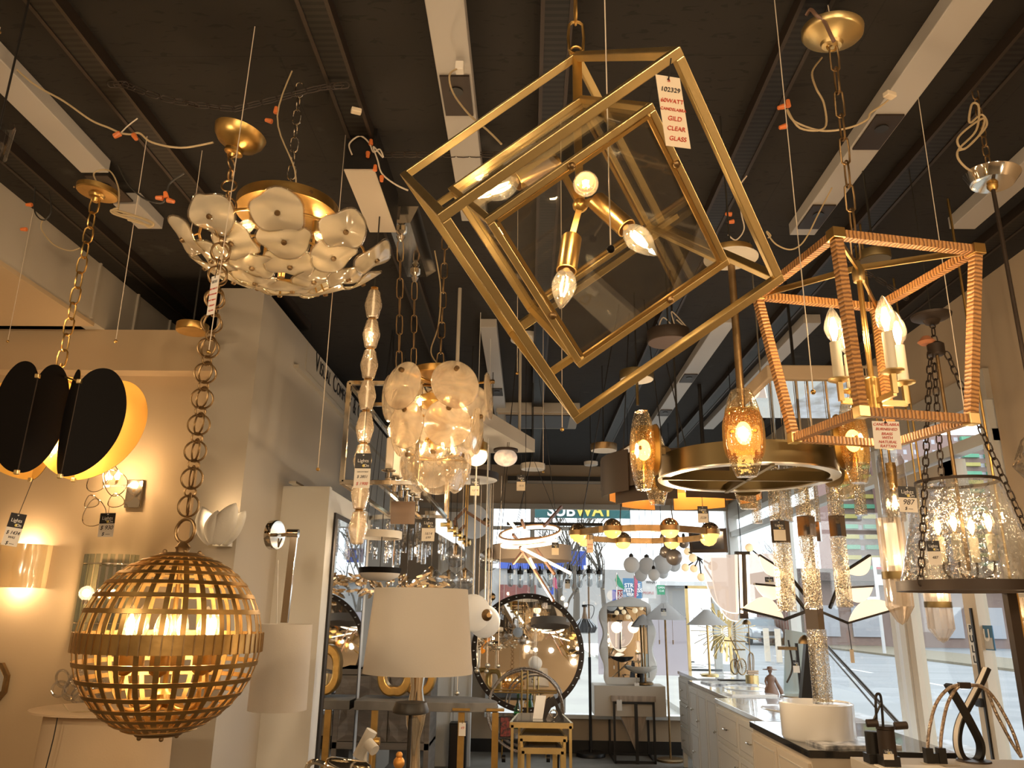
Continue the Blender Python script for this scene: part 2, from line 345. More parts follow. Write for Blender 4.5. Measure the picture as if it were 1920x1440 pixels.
    def arc(s, c, R, a0, a1, z0, z1, t, seg=24):
        """standing curved band, angle a0..a1, thickness t"""
        c = Vector(c); vs = []; fs = []
        for i in range(seg + 1):
            a = a0 + (a1 - a0) * i / seg; e = Vector((math.cos(a), math.sin(a), 0))
            vs += [c + e * R + Vector((0, 0, z0)), c + e * R + Vector((0, 0, z1)), c + e * (R - t) + Vector((0, 0, z1)), c + e * (R - t) + Vector((0, 0, z0))]
        for i in range(seg):
            a, b = i * 4, i * 4 + 4
            for k in range(4): fs.append((a + k, a + (k + 1) % 4, b + (k + 1) % 4, b + k))
        fs += [(3, 2, 1, 0), tuple(seg * 4 + k for k in range(4))]
        return s.add(vs, fs)
    def build(s, name, m, parent=None, smooth=True, bev=0, org=None, ang=38, solid=0):
        me = bpy.data.meshes.new(name)
        if parent is not None: org = Vector(parent['_o'])
        elif org is None:
            xs = [v.x for v in s.v]; ys = [v.y for v in s.v]; zs = [v.z for v in s.v]
            org = Vector(((min(xs) + max(xs)) / 2, (min(ys) + max(ys)) / 2, min(zs)))
        me.from_pydata([v - org for v in s.v], [], s.f); me.update()
        mt = M[m] if isinstance(m, str) else m; me.materials.append(mt)
        if s.uv:
            ul = me.uv_layers.new(name='wrap')
            for fi, (b, L) in s.uv.items():
                pl = me.polygons[fi]
                for li in pl.loop_indices:
                    ul.data[li].uv = (0 if me.loops[li].vertex_index < b + 4 else L, 0)
        if smooth:
            me.polygons.foreach_set('use_smooth', [True] * len(me.polygons)); me.set_sharp_from_angle(angle=math.radians(ang))
        o = bpy.data.objects.new(name, me); COL.objects.link(o)
        if parent is None: o.location = org
        else:
            r = parent
            o.parent = parent
        if bev:
            b = o.modifiers.new('bevel', 'BEVEL'); b.width = bev; b.segments = 2; b.limit_method = 'ANGLE'; b.angle_limit = .7
        if solid:
            b = o.modifiers.new('solid', 'SOLIDIFY'); b.thickness = solid; b.offset = 0
        o['_o'] = [org.x, org.y, org.z]
        return o
def s_cap(prof, i): return False

def thing(name, label, cat, loc, group=None):
    o = bpy.data.objects.new(name, None); COL.objects.link(o); o.location = loc; o.empty_display_size = .05
    o['_o'] = list(loc); o['label'] = label; o['category'] = cat
    if group: o['group'] = group
    return o
def tag(o, label, cat, group=None):
    o['label'] = label; o['category'] = cat
    if group: o['group'] = group
    return o
def struct(name, mb, m, **k):
    o = mb.build(name, m, **k); o['kind'] = 'structure'; return o
def dup(r, delta=(0, 0, 0), label=None, rz=0, sc=1):
    """copy a thing with its parts and sub-parts"""
    c = r.copy(); COL.objects.link(c); c.location = Vector(r.location) + Vector(delta); c.rotation_euler = (0, 0, rz); c.scale = (sc,) * 3
    if label: c['label'] = label
    def sub(a, b):
        for ch in list(a.children):
            d = ch.copy(); COL.objects.link(d); d.parent = b; sub(ch, d)
    sub(r, c); return c
def light(p, w, parent=None, col=(1, .70, .40), r=.02, name='lamp_or_fill_light'):
    d = bpy.data.lights.new(name, 'POINT'); d.energy = w; d.color = col; d.shadow_soft_size = r
    o = bpy.data.objects.new(name, d); COL.objects.link(o); o.location = Vector(p) - (Vector(parent['_o']) if parent is not None else Vector((0, 0, 0)))
    if parent is not None: o.parent = parent
    return o
def text(s, loc, size, m, parent, R, name='lettering', align='CENTER', bold=0, ext=.0004, sx=1.0, shear=0):
    c = bpy.data.curves.new(name, 'FONT'); c.body = s; c.size = size; c.align_x = align; c.align_y = 'CENTER'; c.extrude = ext; c.offset = bold; c.shear = shear
    c.materials.append(M[m]); o = bpy.data.objects.new(name, c); COL.objects.link(o)
    L = Vector(loc) - (Vector(parent['_o']) if parent is not None else Vector((0, 0, 0)))
    o.matrix_world = Matrix.Translation(L) @ R.to_4x4() @ Matrix.Diagonal((sx, 1, 1, 1))
    bpy.context.view_layer.update(); me = bpy.data.meshes.new_from_object(o); mw = o.matrix_basis.copy(); bpy.data.objects.remove(o)
    if not me.materials: me.materials.append(M[m])
    o = bpy.data.objects.new(name, me); COL.objects.link(o); o.matrix_basis = mw
    if parent is not None: o.parent = parent
    return o
def facing(yaw=0, tilt=0):
    """rotation for a card whose face looks back down the room (-Y): x to the viewer's right, y up"""
    return Matrix.Rotation(yaw, 3, 'Z') @ Matrix.Rotation(PI / 2 + tilt, 3, 'X')

def chain(name, p, q, L, W, r, m, parent, turn=0):
    """oval links from p to q, alternating a quarter turn"""
    p, q = Vector(p), Vector(q); d = (q - p); n = max(1, round(d.length / (L - 2.2 * r))); st = d / n; d.normalize()
    a = d.cross(Vector((math.cos(turn), math.sin(turn), 0)))
    if a.length < .1: a = d.orthogonal()
    a.normalize(); b = d.cross(a); mb = MB()
    for i in range(n):
        w = a if i % 2 else b; nn = b if i % 2 else a
        c = p + st * (i + .5)
        pts = []
        for k in range(12):
            t = 2 * PI * k / 12; y = math.sin(t); x = math.cos(t)
            pts.append(c + d * (y * W / 2 + (L / 2 - W / 2) * (1 if y > .01 else -1 if y < -.01 else 0)) + w * (x * W / 2))
        mb.tube(pts, r, 5, closed=True)
    return mb.build(name, m, parent)
def bulb(p, ax, parent, h=.095, r=.0175, w=5, col=(1, .70, .40), fil='filament', cap='brass', clear=True):
    """candle bulb: glass envelope with tip, screw cap, glowing filament; p = centre of the screw end"""
    ax = Vector(ax).normalized(); p = Vector(p)
    pr = [(.0065, 0), (r * .75, h * .16), (r * .98, h * .34), (r, h * .42), (r * .86, h * .6), (r * .52, h * .8), (r * .2, h * .94), (1e-4, h)]
    g = MB().lathe(p, pr, 16, ax).build('bulb', 'bulb' if clear else 'frostbulb', parent)
    MB().solid(p - ax * .014, [(.006, 0), (.0068, .002), (.0068, .015)], 12, ax).build('screw_cap', cap, g)
    f = MB(); u = ax.orthogonal().normalized(); v = ax.cross(u)
    for k in range(4):
        e = (u * math.cos(k * PI / 2) + v * math.sin(k * PI / 2)) * r * .28
        f.tube([p + ax * h * .22 + e * .8, p + ax * h * .45 + e * 1.1, p + ax * h * .66 + e * .5], .0019, 5)
    f.build('glowing_filament', fil, g)
    if w: light(p + ax * h * .45, w, parent, col, r=.012)
    return g
def tagcard(px, py, Y, w, h, label, lines=(), head=True, paper='paperwhite', yaw=0, roll=0, string=30, sx=0, group=None, namehead=True):
    """price card hung on a thread; px,py = top centre of the card in the photo, w,h its size there"""
    k = mpp(px, py, Y); W, Hh = w * k, h * k; top = at(px, py, Y)
    R = facing(yaw) @ Matrix.Rotation(roll, 3, 'Z'); X, Yv, N = R.col[0], R.col[1], R.col[2]
    def P(x, y, n=0): return top + X * (x * W) + Yv * (-y * Hh) + N * n
    t = thing('price_tag', label, 'price tag', P(0, 1), group)
    t0 = .44 if head else 0
    MB().prism([P(-.5, t0), P(.5, t0), P(.5, 1), P(-.5, 1)], -N, .0008).build('card', paper, t, smooth=False)
    if head:
        hd = MB().prism([P(-.5, 0), P(.5, 0), P(.5, .44), P(-.5, .44)], -N, .0008).build('logo_card', 'tagblack', t, smooth=False)
        text('Lights', P(0, .22, .0006), W * .30, 'inkwhite', hd, R, 'logo_text')
        text('On', P(.22, .36, .0006), W * .26, 'inkwhite', hd, R, 'logo_text')
        MB().solid(P(.05, .36, .0004), [(W * .09, 0), (W * .09, .0003)], 14, N).build('logo_dot', 'dotyellow', hd)
    MB().solid(P(0, .05, .0003), [(W * .05, 0), (W * .05, .0004)], 12, N).build('punched_hole', 'inkwhite' if head else 'inkblack', t)
    MB().tube([P(0, .05, .001), top + Vector((sx * k, 0, string * k))], .0011, 4).build('thread', 'cord_black', t)
    for (s, y, sz, ink) in lines:
        text(s, P(0, y, .0006), W * sz, ink, t, R, 'handwriting', shear=.25)
    return t
M['dotyellow2'] = M['dotyellow']
M['gold_leaf'] = mat('gilt_strip', (.50, .32, .12), .38, 1, var=.35, scale=14, bump=.06, bscale=50)
M['heartgold'] = mat('bright_gilt_lining', (.90, .50, .10), .5, .55)
M['beadcore'] = mat('glowing_bead_core', (1, .85, .6), .4, emit=(1, .74, .42), es=1.1)
M['gold_olive'] = mat('olive_brass', (.17, .125, .055), .42, .7, var=.12, scale=6, bump=.03)
M['nickel_dark'] = mat('brushed_edge', (.62, .58, .50), .3, 1)
M['amberlamp'] = emis('lit_amber_lamp', (1, .66, .28), 6)
M['copper'] = mat('bright_copper_lining', (.80, .38, .09), .45, .6)
M['smokecap'] = mat('bronze_mirror_dome', (.42, .32, .22), .12, .9)
M['walnut2'] = mat('reddish_walnut', (.24, .12, .07), .4)
M['copperwood'] = mat('tan_loop_housing', (.45, .26, .13), .4)
M['orange_dull'] = mat('terracotta_wrap', (.5, .2, .1), .7)
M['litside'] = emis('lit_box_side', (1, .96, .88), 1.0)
M['darkchrome'] = mat('smoked_chrome', (.30, .27, .25), .08, 1)
M['crystalclear'] = glass('cut_clear_crystal', (.92, .92, .93), .3, .02, bump=.6, bscale=25)
M['tubelit'] = emis('lit_tube_core', (1, .72, .44), 1.4)
M['edgelit'] = emis('lit_acrylic_edge', (1, .88, .7), 1.5)
M['bottleclear'] = glass('bottle_clear_glass', (.86, .90, .92), .3, .05, milk=.18, milkcol=(.8, .85, .9))
M['crystalthin'] = glass('thin_globe_glass', (.93, .93, .93), .2, .03)
M['goldcrystal'] = mat('warm_cut_crystal', (.75, .58, .38), .08, .55)
M['crackle'] = mat('crackled_lit_glass', (.85, .75, .66), .2, emit=(1, .72, .5), es=.35, color2=(.4, .36, .34), scale=26)
M['greyglobe'] = mat('grey_mirror_globe', (.30, .27, .26), .3, .5)
M['brown_under'] = mat('brown_underside', (.12, .08, .06), .5)
M['barglass'] = glass('glass_bar', (.82, .86, .80), .22, .04)
M['parchment'] = shade('parchment', (.80, .68, .46), .4); M['wrap'] = glass('clear_wrap', (1, 1, 1), .12, .12, bump=1, bscale=8)
M['creamshade'] = shade('cream_shade', (.72, .56, .38), .25)
M['pewter'] = mat('pewter', (.45, .42, .36), .3, .9)
M['rope_metal'] = mat('braided_metal', (.62, .52, .42), .3, .9, bump=.8, bscale=120, color2=(.32, .24, .18), scale=90)
M['vanity_line'] = mat('cabinet_moulding', (.60, .56, .50), .45)
M['seaglass'] = glass('pale_green_mirror_glass', (.80, .88, .86), .25, .05, milk=.5, milkcol=(.72, .80, .80))
# ================================================================= THE ROOM
XL, XR, YB = -2.2, 2.33, 9.06
struct('floor', MB().span((-4.2, -4, -.05), (2.6, YB + .2, 0)), 'carpet', smooth=False)
struct('ceiling', MB().span((-4.2, -4, H), (2.6, YB + .2, H + .08)), 'ceiling', smooth=False)
# high side wall at the left, with a deep opening towards the front
lw = MB().span((XL - .1, 3.95, 2.0), (XL, YB, H)).span((XL - .1, -4, 2.82), (XL, 3.95, H))
struct('trim_6', MB().span((-4.1, -4, 2.80), (XL, 3.6, 2.83)), 'wall_warm', smooth=False)
for y in (3.55, 3.95, 4.35): lw.span((XL, y, 2.83), (XL + .012, y + .012, H))
struct('wall_left', lw, 'wall_pale', smooth=False)
struct('wall_alcove', MB().span((-4.2, -4, 0), (-4.1, YB, H)), 'wall_pale', smooth=False)
struct('wall_rear', MB().span((-4.2, -4.1, 0), (2.6, -4, H)), 'wall', smooth=False)
# display partition behind the hearts and the globe
pw = MB().span((-4.1, 3.80, 0), (-1.585, 3.95, 2.72)).span((-4.1, 3.70, 2.60), (-1.585, 3.80, 2.82))
struct('wall_partition', pw, 'wall_warm', smooth=False)
struct('wall_pier', MB().span((-1.585, 3.62, 0), (-1.36, 4.2, 3.02)), 'wall_pale', smooth=False)
# sign wall running down the room, dropped soffit panel under the lettering
sw = MB().span((-1.46, 4.2, 0), (-1.36, 8.3, 3.02))
struct('wall_sign', sw, 'wall_pale', smooth=False)
struct('trim_1', MB().span((-1.36, 4.2, 2.78), (-1.33, 8.2, 2.80)), 'wall_pale', smooth=False)
Rs = Matrix(((0, 0, 1), (1, 0, 0), (0, 1, 0)))   # letters on a wall that faces +X: x runs down the room
sg = tag(MB().span((-1.36, 4.42, 2.84), (-1.356, 6.6, 3.015)).build('wall_signboard', 'wall_pale', smooth=False), 'long fascia panel with thin dark capitals along the top of the pale side wall', 'sign')
xx = 4.6
for ch, big in (('V', 1), ('ISUAL', 0), ('C', 1), ('OMFORT', 0), ('&', 1), ('C', 1), ('O.', 0)):
    if ch in 'C&' and xx > 4.7: xx += .055
    z = .175 if big else .125
    tx = text(ch, (-1.353, xx, 2.95 - (0 if big else .012)), z, 'inkblack', sg, Rs, 'lettering', align='LEFT', ext=.0005, sx=.9)
    bpy.context.view_layer.update(); xx += tx.dimensions.x + .014

# back wall with its shop window
bw = MB().span((XL - 2, YB, 2.63), (XR, YB + .12, H)).span((XL - 2, YB, 0), (-.46, YB + .12, 2.63)).span((-.46, YB, 0), (XR, YB + .12, .36))
struct('wall_back', bw, 'wall', smooth=False)
struct('trim_2', MB().span((-2.2, YB - .05, 2.60), (XR, YB, 2.66)), 'wall_pale', smooth=False)
struct('trim_3', MB().span((-.46, YB - .14, .36), (XR - .1, YB, .40)), 'white', smooth=False)
struct('baseboard_back', MB().span((-1.3, YB - .012, 0), (XR, YB, .13)), 'black', smooth=False)
wf = MB()
for x in (-.46, .02, XR - .05): wf.span((x, YB - .03, .40), (x + .05, YB + .06, 2.63))
wf.span((-.46, YB - .03, 2.36), (XR, YB + .04, 2.40))
struct('window_1', wf, 'white', smooth=False)
struct('window_2', MB().span((-.42, YB + .02, .40), (XR - .05, YB + .026, 2.62)), 'pane', smooth=False)
# right side: solid band, bulkhead, glazed wall down to the pavement
rw = MB().span((XR, 3.78, 2.67), (XR + .15, YB + .1, H)).span((XR, -4, 0), (XR + .15, 3.78, H)).span((XR, 3.781, 0), (XR + .15, YB + .1, .14))
struct('wall_right', rw, 'wall', smooth=False)
struct('trim_4', MB().span((XR - .03, 3.78, 2.51), (XR + .1, YB, 2.67)), 'wall_pale', smooth=False)
rf = MB()
for y0, y1 in ((4.98, 5.05), (5.10, 5.16), (7.1, 7.17), (8.98, 9.06), (3.80, 3.88)): rf.span((XR - .03, y0, .14), (XR + .06, y1, 2.51))
rf.span((XR - .02, 3.8, 2.30), (XR + .05, YB, 2.36)).span((XR - .02, 3.8, .14), (XR + .08, YB, .22))
struct('window_3', rf, 'white', smooth=False)
struct('window_4', MB().span((XR + .02, 5.1, .22), (XR + .026, 9.0, 2.5)), 'pane', smooth=False)
dr = thing('door_1', 'glazed shop door with pull plate and lever, in the side window wall', 'door', (XR, 4.6, 0)); dr['kind'] = 'structure'
MB().span((XR - .02, 4.18, .14), (XR + .04, 4.30, 2.28)).span((XR - .02, 4.90, .14), (XR + .04, 4.97, 2.28)).span((XR - .02, 4.2, 2.2), (XR + .04, 4.96, 2.28)).span((XR - .02, 4.2, .14), (XR + .04, 4.96, .34)).build('door_frame', 'beigebox', dr, smooth=False)
MB().span((XR + .01, 4.3, .3), (XR + .016, 4.9, 2.2)).build('door_glass', 'pane', dr, smooth=False)
MB().span((XR - .03, 4.22, .62), (XR - .02, 4.235, 1.5)).span((XR - .05, 4.225, 1.02), (XR - .02, 4.27, 1.06)).span((XR - .11, 4.225, 1.03), (XR - .05, 4.24, 1.05)).build('door_handle', 'black', dr, smooth=False)
MB().span((XR - .024, 4.232, 1.22), (XR - .021, 4.285, 1.42)).build('pull_plate', 'inkwhite', dr, smooth=False)
Rr = Matrix(((0, 0, -1), (-1, 0, 0), (0, 1, 0)))   # letters on a wall that faces -X
for i, c_ in enumerate('PULL'): text(c_, (XR - .026, 4.258, 1.395 - i * .05), .05, 'inkblack', dr, Rr, 'pull_lettering', bold=.001)
st = thing('window_sticker', 'blue and white sticker with printed letters on the door pane', 'sticker', (XR, 4.05, 1.2))
pA = atx(1830, 1172, XR + .0); pB = atx(1868, 1220, XR)
MB().span((XR - .004, pB.y, pB.z), (XR, pA.y, pA.z)).build('sticker_sheet', 'stickerblue', st, smooth=False)
MB().span((XR - .006, pB.y + .01, pB.z + .005), (XR - .004, pA.y - .01, pB.z + .06)).build('white_band', 'signwhite', st, smooth=False)
text('PU', (XR - .006, (pA.y + pB.y) / 2, pA.z - .05), .08, 'inkwhite', st, Rr, 'sticker_lettering', bold=.002)
# window pane of the side light beside the door
struct('window_5', MB().span((XR + .02, 3.85, .2), (XR + .026, 4.2, 2.5)), 'pane', smooth=False)

# ---- ceiling fittings: white raceways and slotted channels
def raceway(x0, x1, y0, y1, label, outs=()):
    t = thing('ceiling_raceway', label, 'power raceway', ((x0 + x1) / 2, y0, H - .05), 'white power raceways under the ceiling')
    MB().span((x0, y0, H - .055), (x1, y1, H)).build('channel_cover', 'stripwhite', t, smooth=False, bev=.003)
    for y in outs:
        b = MB().span((x0 + .008, y, H - .062), (x1 - .008, y + .2, H - .055)).build('outlet_plate', 'bronze_dark', t, smooth=False)
        MB().solid(((x0 + x1) / 2, y + .07, H - .062), [(.022, 0), (.022, -.004)], 14).build('outlet_socket', 'black', b)
    return t
raceway(-.30, -.19, -1.5, 3.0, 'white raceway with a socket plate, ending above the tilted cube lantern', (2.05, ))
raceway(-.30, -.20, 4.3, 7.3, 'white raceway further down the room beyond the tilted cube lantern', (5.6, ))
raceway(1.15, 1.26, -1.5, 3.12, 'white raceway crossing above the rattan lantern chain', (2.25, 2.85))
raceway(1.08, 1.19, 4.2, 7.0, 'white raceway seen past the lower corner of the cube lantern', (5.2, 6.2))
raceway(1.82, 1.93, -1.5, 3.06, 'white raceway near the polished nickel canopy by the side window wall')
raceway(1.58, 1.68, 4.2, 6.9, 'white raceway over the amber glass ring chandelier')
raceway(-1.76, -1.65, -1.5, 2.62, 'white raceway crossed by a tan cord beside the high pale wall', (2.63, ))
raceway(-1.76, -1.65, 2.86, 3.08, 'short white raceway end beyond the dark socket box')
def channel(x, y0, y1, w, label):
    o = MB().span((x - w / 2, y0, H - .04), (x + w / 2, y1, H)).build('ceiling_channel', 'slot', smooth=False)
    MB().span((x - w / 2 - .012, y0, H - .044), (x - w / 2, y1, H)).span((x + w / 2, y0, H - .044), (x + w / 2 + .012, y1, H)).build('channel_lip', 'bronze_dark', o, smooth=False)
    return tag(o, label, 'steel channel', 'slotted steel channels under the ceiling')
for x, l in ((-1.39, 'slotted dark channel just inside the far raceway, over the round brass canopy'), (-.62, 'slotted dark channel over the chain of the petal flush mount'), (.07, 'slotted dark channel above the top corner of the cube lantern'),
             (.79, 'slotted dark channel between cube lantern and rattan lantern'), (1.46, 'slotted dark channel passing behind the rattan lantern chain'), (2.1, 'slotted dark channel next to the side window wall'), (-2.0, 'slotted dark channel next to the high pale wall')):
    channel(x, -1.5, 8.9 if x > -1 else 4.4, .07, l)
# air-conditioning cassette and two plain ceiling vents, far down the room
t = thing('air_conditioner', 'square ceiling air conditioner cassette with louvres, far down the dark ceiling', 'air conditioner', (.06, 6.5, H - .1))
MB().span((-.28, 6.2, H - .09), (.42, 6.8, H)).build('cassette_body', 'wall_pale', t, smooth=False, bev=.01)
MB().span((-.2, 6.27, H - .10), (.34, 6.73, H - .088)).build('intake_grille', 'bronze_dark', t, smooth=False)
MB().span((-.26, 6.215, H - .1), (.40, 6.24, H - .088)).build('louvre', 'wall', t, smooth=False)
t = thing('track_light', 'dark rail with small fittings fixed along the beige wall above the shop window', 'rail', (.5, 8.95, 2.95))
MB().span((-.25, 9.0, 2.93), (1.2, 9.06, 2.98)).build('rail', 'black', t, smooth=False)
MB().span((-.25, 8.99, 2.90), (1.2, 9.05, 2.925)).build('rail_cover', 'wall_pale', t, smooth=False)

# ================================================================= OUTSIDE
def ground(name, a, b, m, kind='structure'):
    o = MB().span(a, b).build(name, m, smooth=False); o['kind'] = 'structure'; return o
ground('sidewalk', (XR + .15, -6, -.12), (4.3, 30, -.02), 'sidewalk')
ground('sidewalk_far', (4.3, 9.6, -.12), (4.31, 9.61, -.11), 'sidewalk') if 0 else None
ground('path_verge', (4.3, -6, -.14), (5.4, 40, -.05), 'dirt')
ground('street', (5.4, -10, -.2), (15, 120, -.12), 'asphalt')
ground('terrain_median', (15, -10, -.2), (19, 120, -.04), 'drygrass')
ground('road_far', (19, -10, -.2), (28, 120, -.1), 'asphalt')
ground('terrain_lot', (28, -10, -.3), (260, 420, -.09), 'sidewalk')
ground('terrain_parking', (-40, 9.2, -.3), (XR + .15, 120, -.11), 'sidewalk')
# lane dashes
for i, y in enumerate((9, 14, 19, 24, 31)):
    o = MB().span((9.9, y, -.125), (10.05, y + 2.2, -.112)).build('road_marking', 'signwhite', smooth=False); o['kind'] = 'structure'
def mesh_box(name, a, b, m, parent): return MB().span(a, b).build(name, m, parent, smooth=False)
# apartment towers with coloured balconies
def tower(px0, px1, pytop, Y, dep, label, nw, cols, wins):
    a = at(px0, 1100, Y); b = at(px1, 1100, Y); top = at((px0 + px1) / 2, pytop, Y).z
    t = thing('apartment_tower', label, 'building', (a.x, Y, 0), 'red brick apartment towers across the road')
    MB().span((a.x, Y, 0), (b.x, Y + dep, top)).build('brick_block', 'brick_red', t, smooth=False)
    W = b.x - a.x; fl = 3.0; n = int(top / fl)
    base = None; bases = {}
    for i in range(n):
        z = top - 1.4 - i * fl
        if z < 14: break
        for (f0, f1) in cols:
            k = 'green' if (i % 2 == 0) else 'yellow'
            key = (k, f0)
            if key not in bases:
                o = mesh_box('balcony', (a.x + W * f0, Y - 1.3, z - .6), (a.x + W * f1, Y, z + .6), 'balc_' + k, t); bases[key] = (o, z)
            else:
                o0, z0 = bases[key]; o = o0.copy(); COL.objects.link(o); o.parent = t; o.location = (0, 0, z - z0)
        for f0 in wins:
            if 'w%s' % f0 not in bases:
                o = mesh_box('window', (a.x + W * f0, Y - .06, z - .8), (a.x + W * f0 + W * .07, Y, z + .5), 'winpane', t); bases['w%s' % f0] = (o, z)
            else:
                o0, z0 = bases['w%s' % f0]; o = o0.copy(); COL.objects.link(o); o.parent = t; o.location = (0, 0, z - z0)
    return t
tower(1576, 1668, 868, 235, 14, 'red brick tower with stacked green and yellow balconies, seen through the corner window', 3, ((.16, .46), (.60, .90)), (.04, .50, .93))
tower(1700, 1796, 800, 220, 14, 'plain red brick tower with pale windows, seen above the rippled glass lantern', 3, (), (.08, .28, .5, .72, .88))
tower(1806, 1925, 816, 262, 14, 'red brick tower with green balconies, seen above the lantern by the wall', 3, ((.3, .55), (.65, .9)), (.1, .2, .58))
# brick strip mall
a = at(1478, 1160, 44); b = at(1720, 1160, 44); zr = at(1560, 1068, 44).z; ze = at(1560, 1090, 44).z
t = thing('strip_mall', 'low red brick shop row with a brown roof across the road', 'building', (a.x, 44, 0))
mesh_box('brick_front', (a.x, 44, -.1), (b.x + 6, 50, ze), 'brick_red', t)
mesh_box('roof_fascia', (a.x - .3, 43.2, ze), (b.x + 6, 50, zr), 'roof', t)
for k in range(5):
    x = a.x + 1.2 + k * 2.2; mesh_box('shop_window', (x, 43.9, .4), (x + 1.5, 44, 2.0), 'winpane', t)
t = thing('roadside_sign', 'white clinic sign with printed lines on a post across the road', 'sign', at(1660, 1100, 34))
q = at(1641, 1045, 34); r_ = at(1688, 1068, 34)
mesh_box('sign_panel', (q.x, 34, r_.z), (r_.x, 34.1, q.z), 'signwhite', t); mesh_box('red_strip', (q.x, 33.95, r_.z), (r_.x, 34, r_.z + .09), 'signred', t)
mesh_box('post', (q.x - .1, 34, 0), (q.x, 34.1, q.z), 'signwhite', t)
for i, s_ in enumerate(('Headache', 'Balance &', 'Concussion', 'Therapy')): text(s_, ((q.x + r_.x) / 2, 33.93, q.z - .10 - i * .115), .15, 'inkblack', t, facing(), 'sign_lettering', bold=.004)
for (x0, x1, y0, y1, lb) in ((1637, 1662, 1078, 1098, 'small white shop sign hung on the brick shop row'), (1618, 1642, 1119, 1126, 'narrow white name board low on the brick shop row')):
    q = at(x0, y0, 43.5); r_ = at(x1, y1, 43.5)
    tag(MB().span((q.x, 43.0, r_.z), (r_.x, 43.1, q.z)).build('shop_sign', 'signwhite', smooth=False), lb, 'sign')
# shop row behind the back window
t = thing('shop_building', 'pale low shop building with a blue fascia beyond the back window', 'building', (0, 40, 0))
q = at(900, 1105, 40); r_ = at(1090, 1140, 40)
mesh_box('wall', (q.x - 8, 40, 0), (r_.x + 3, 46, at(1000, 1066, 40).z), 'outwall', t)
mesh_box('blue_fascia', (at(936, 1050, 40).x, 39.8, at(936, 1066, 40).z), (at(1094, 1050, 40).x, 40, at(936, 1050, 40).z), 'signblue', t)
mesh_box('red_lower_wall', (at(936, 1096, 39.8).x, 39.8, 0), (at(1005, 1096, 39.8).x, 40, at(936, 1096, 39.8).z), 'brick_red', t)
t = thing('service_station', 'tan low building with a teal striped roof edge beyond the back window', 'building', (15, 45, 0))
mesh_box('wall', (at(1240, 1110, 45).x, 45, 0), (at(1300, 1110, 45).x, 50, at(1240, 1098, 45).z), 'outwall', t)
mesh_box('roof_edge', (at(1236, 1110, 45).x, 44.6, at(1240, 1098, 45).z), (at(1360, 1110, 45).x, 50, at(1240, 1090, 45).z), 'signwhite', t)
# signs near the back window
def board(name, x0, y0, x1, y1, Y, m, label, cat, texts=(), frame=None):
    p, q = at(x0, y0, Y), at(x1, y1, Y)
    t = thing(name, label, cat, ((p.x + q.x) / 2, Y, q.z))
    mesh_box('sign_board', (p.x, Y, q.z), (q.x, Y + .06, p.z), m, t)
    for (s_, tx, ty, sz, ink, b_) in texts:
        text(s_, at(tx, ty, Y - .02), sz * mpp(tx, ty, Y), ink, t, facing(), 'sign_lettering', bold=b_)
    return t
board('shop_sign', 996, 952, 1182, 972, 11, 'signteal', 'teal shop sign with cut-off white and yellow letters over the back window', 'sign', (('SUB', 1052, 958, 30, 'inkwhite', .006), ('WAY', 1114, 958, 30, 'dotyellow', .006)))
board('street_banner', 1070, 1033, 1099, 1060, 14, 'signblue', 'plain blue banner seen above the bottle pendants', 'banner')
board('street_sign', 1031, 1101, 1045, 1115, 16, 'signblue', 'small blue sign behind the studded round mirror rim', 'sign')
board('street_poster', 1168, 1084, 1204, 1122, 13, 'stickerblue', 'blue fitness studio poster above the wavy mirror', 'poster', (('STRIVE', 1186, 1098, 10, 'inkwhite', .002), ('FITNESS', 1187, 1107, 10, 'inkwhite', .002), ('STUDIO', 1186, 1115, 6, 'inkwhite', .001)))
board('street_poster', 1204, 1088, 1230, 1122, 13, 'signwhite', 'pale poster with grey print beside the blue fitness poster', 'poster', (('WHAT', 1222, 1092, 7, 'inkblack', .001), ('PEOPLE', 1216, 1112, 6, 'signred', 0)))
board('road_sign', 1232, 1097, 1247, 1115, 15, 'signgreen', 'small green road sign past the pale poster', 'sign', (('OPEN', 1240, 1102, 5, 'inkwhite', 0), ('12-8', 1240, 1108, 5, 'inkwhite', 0)))
board('price_board', 1148, 1106, 1157, 1128, 13.2, 'signblue', 'narrow blue price board beside the red numerals', 'sign')
board('price_board', 1158, 1106, 1170, 1128, 13.2, 'signred', 'narrow red price board with white figures', 'sign', (('35', 1164, 1113, 11, 'inkwhite', .001), ('95', 1164, 1122, 11, 'inkwhite', .001)))
for (pts, m, lb) in ((((1157, 1076), (1166, 1092), (1172, 1106), (1160, 1100), (1153, 1088)), 'signgreen', 'green feather flag by the price boards'), (((1040, 1080), (1046, 1092), (1045, 1105), (1037, 1100), (1036, 1085)), 'signpink', 'pink striped flag behind the bottle pendants'),
                     (((1190, 1078), (1196, 1090), (1193, 1122), (1188, 1122), (1189, 1095)), 'signpink', 'pink feather flag crossing the blue fitness poster')):
    P0 = [at(x, y, 12.6) for x, y in pts]
    f = tag(MB().prism(P0, (0, 1, 0), .01).build('feather_flag', m), lb, 'flag')
    MB().tube([at(pts[0][0] - 1, pts[0][1] - 2, 12.6), at(pts[0][0] - 1, 1150, 12.6)], .008, 5).build('flag_pole', 'chrome', f)
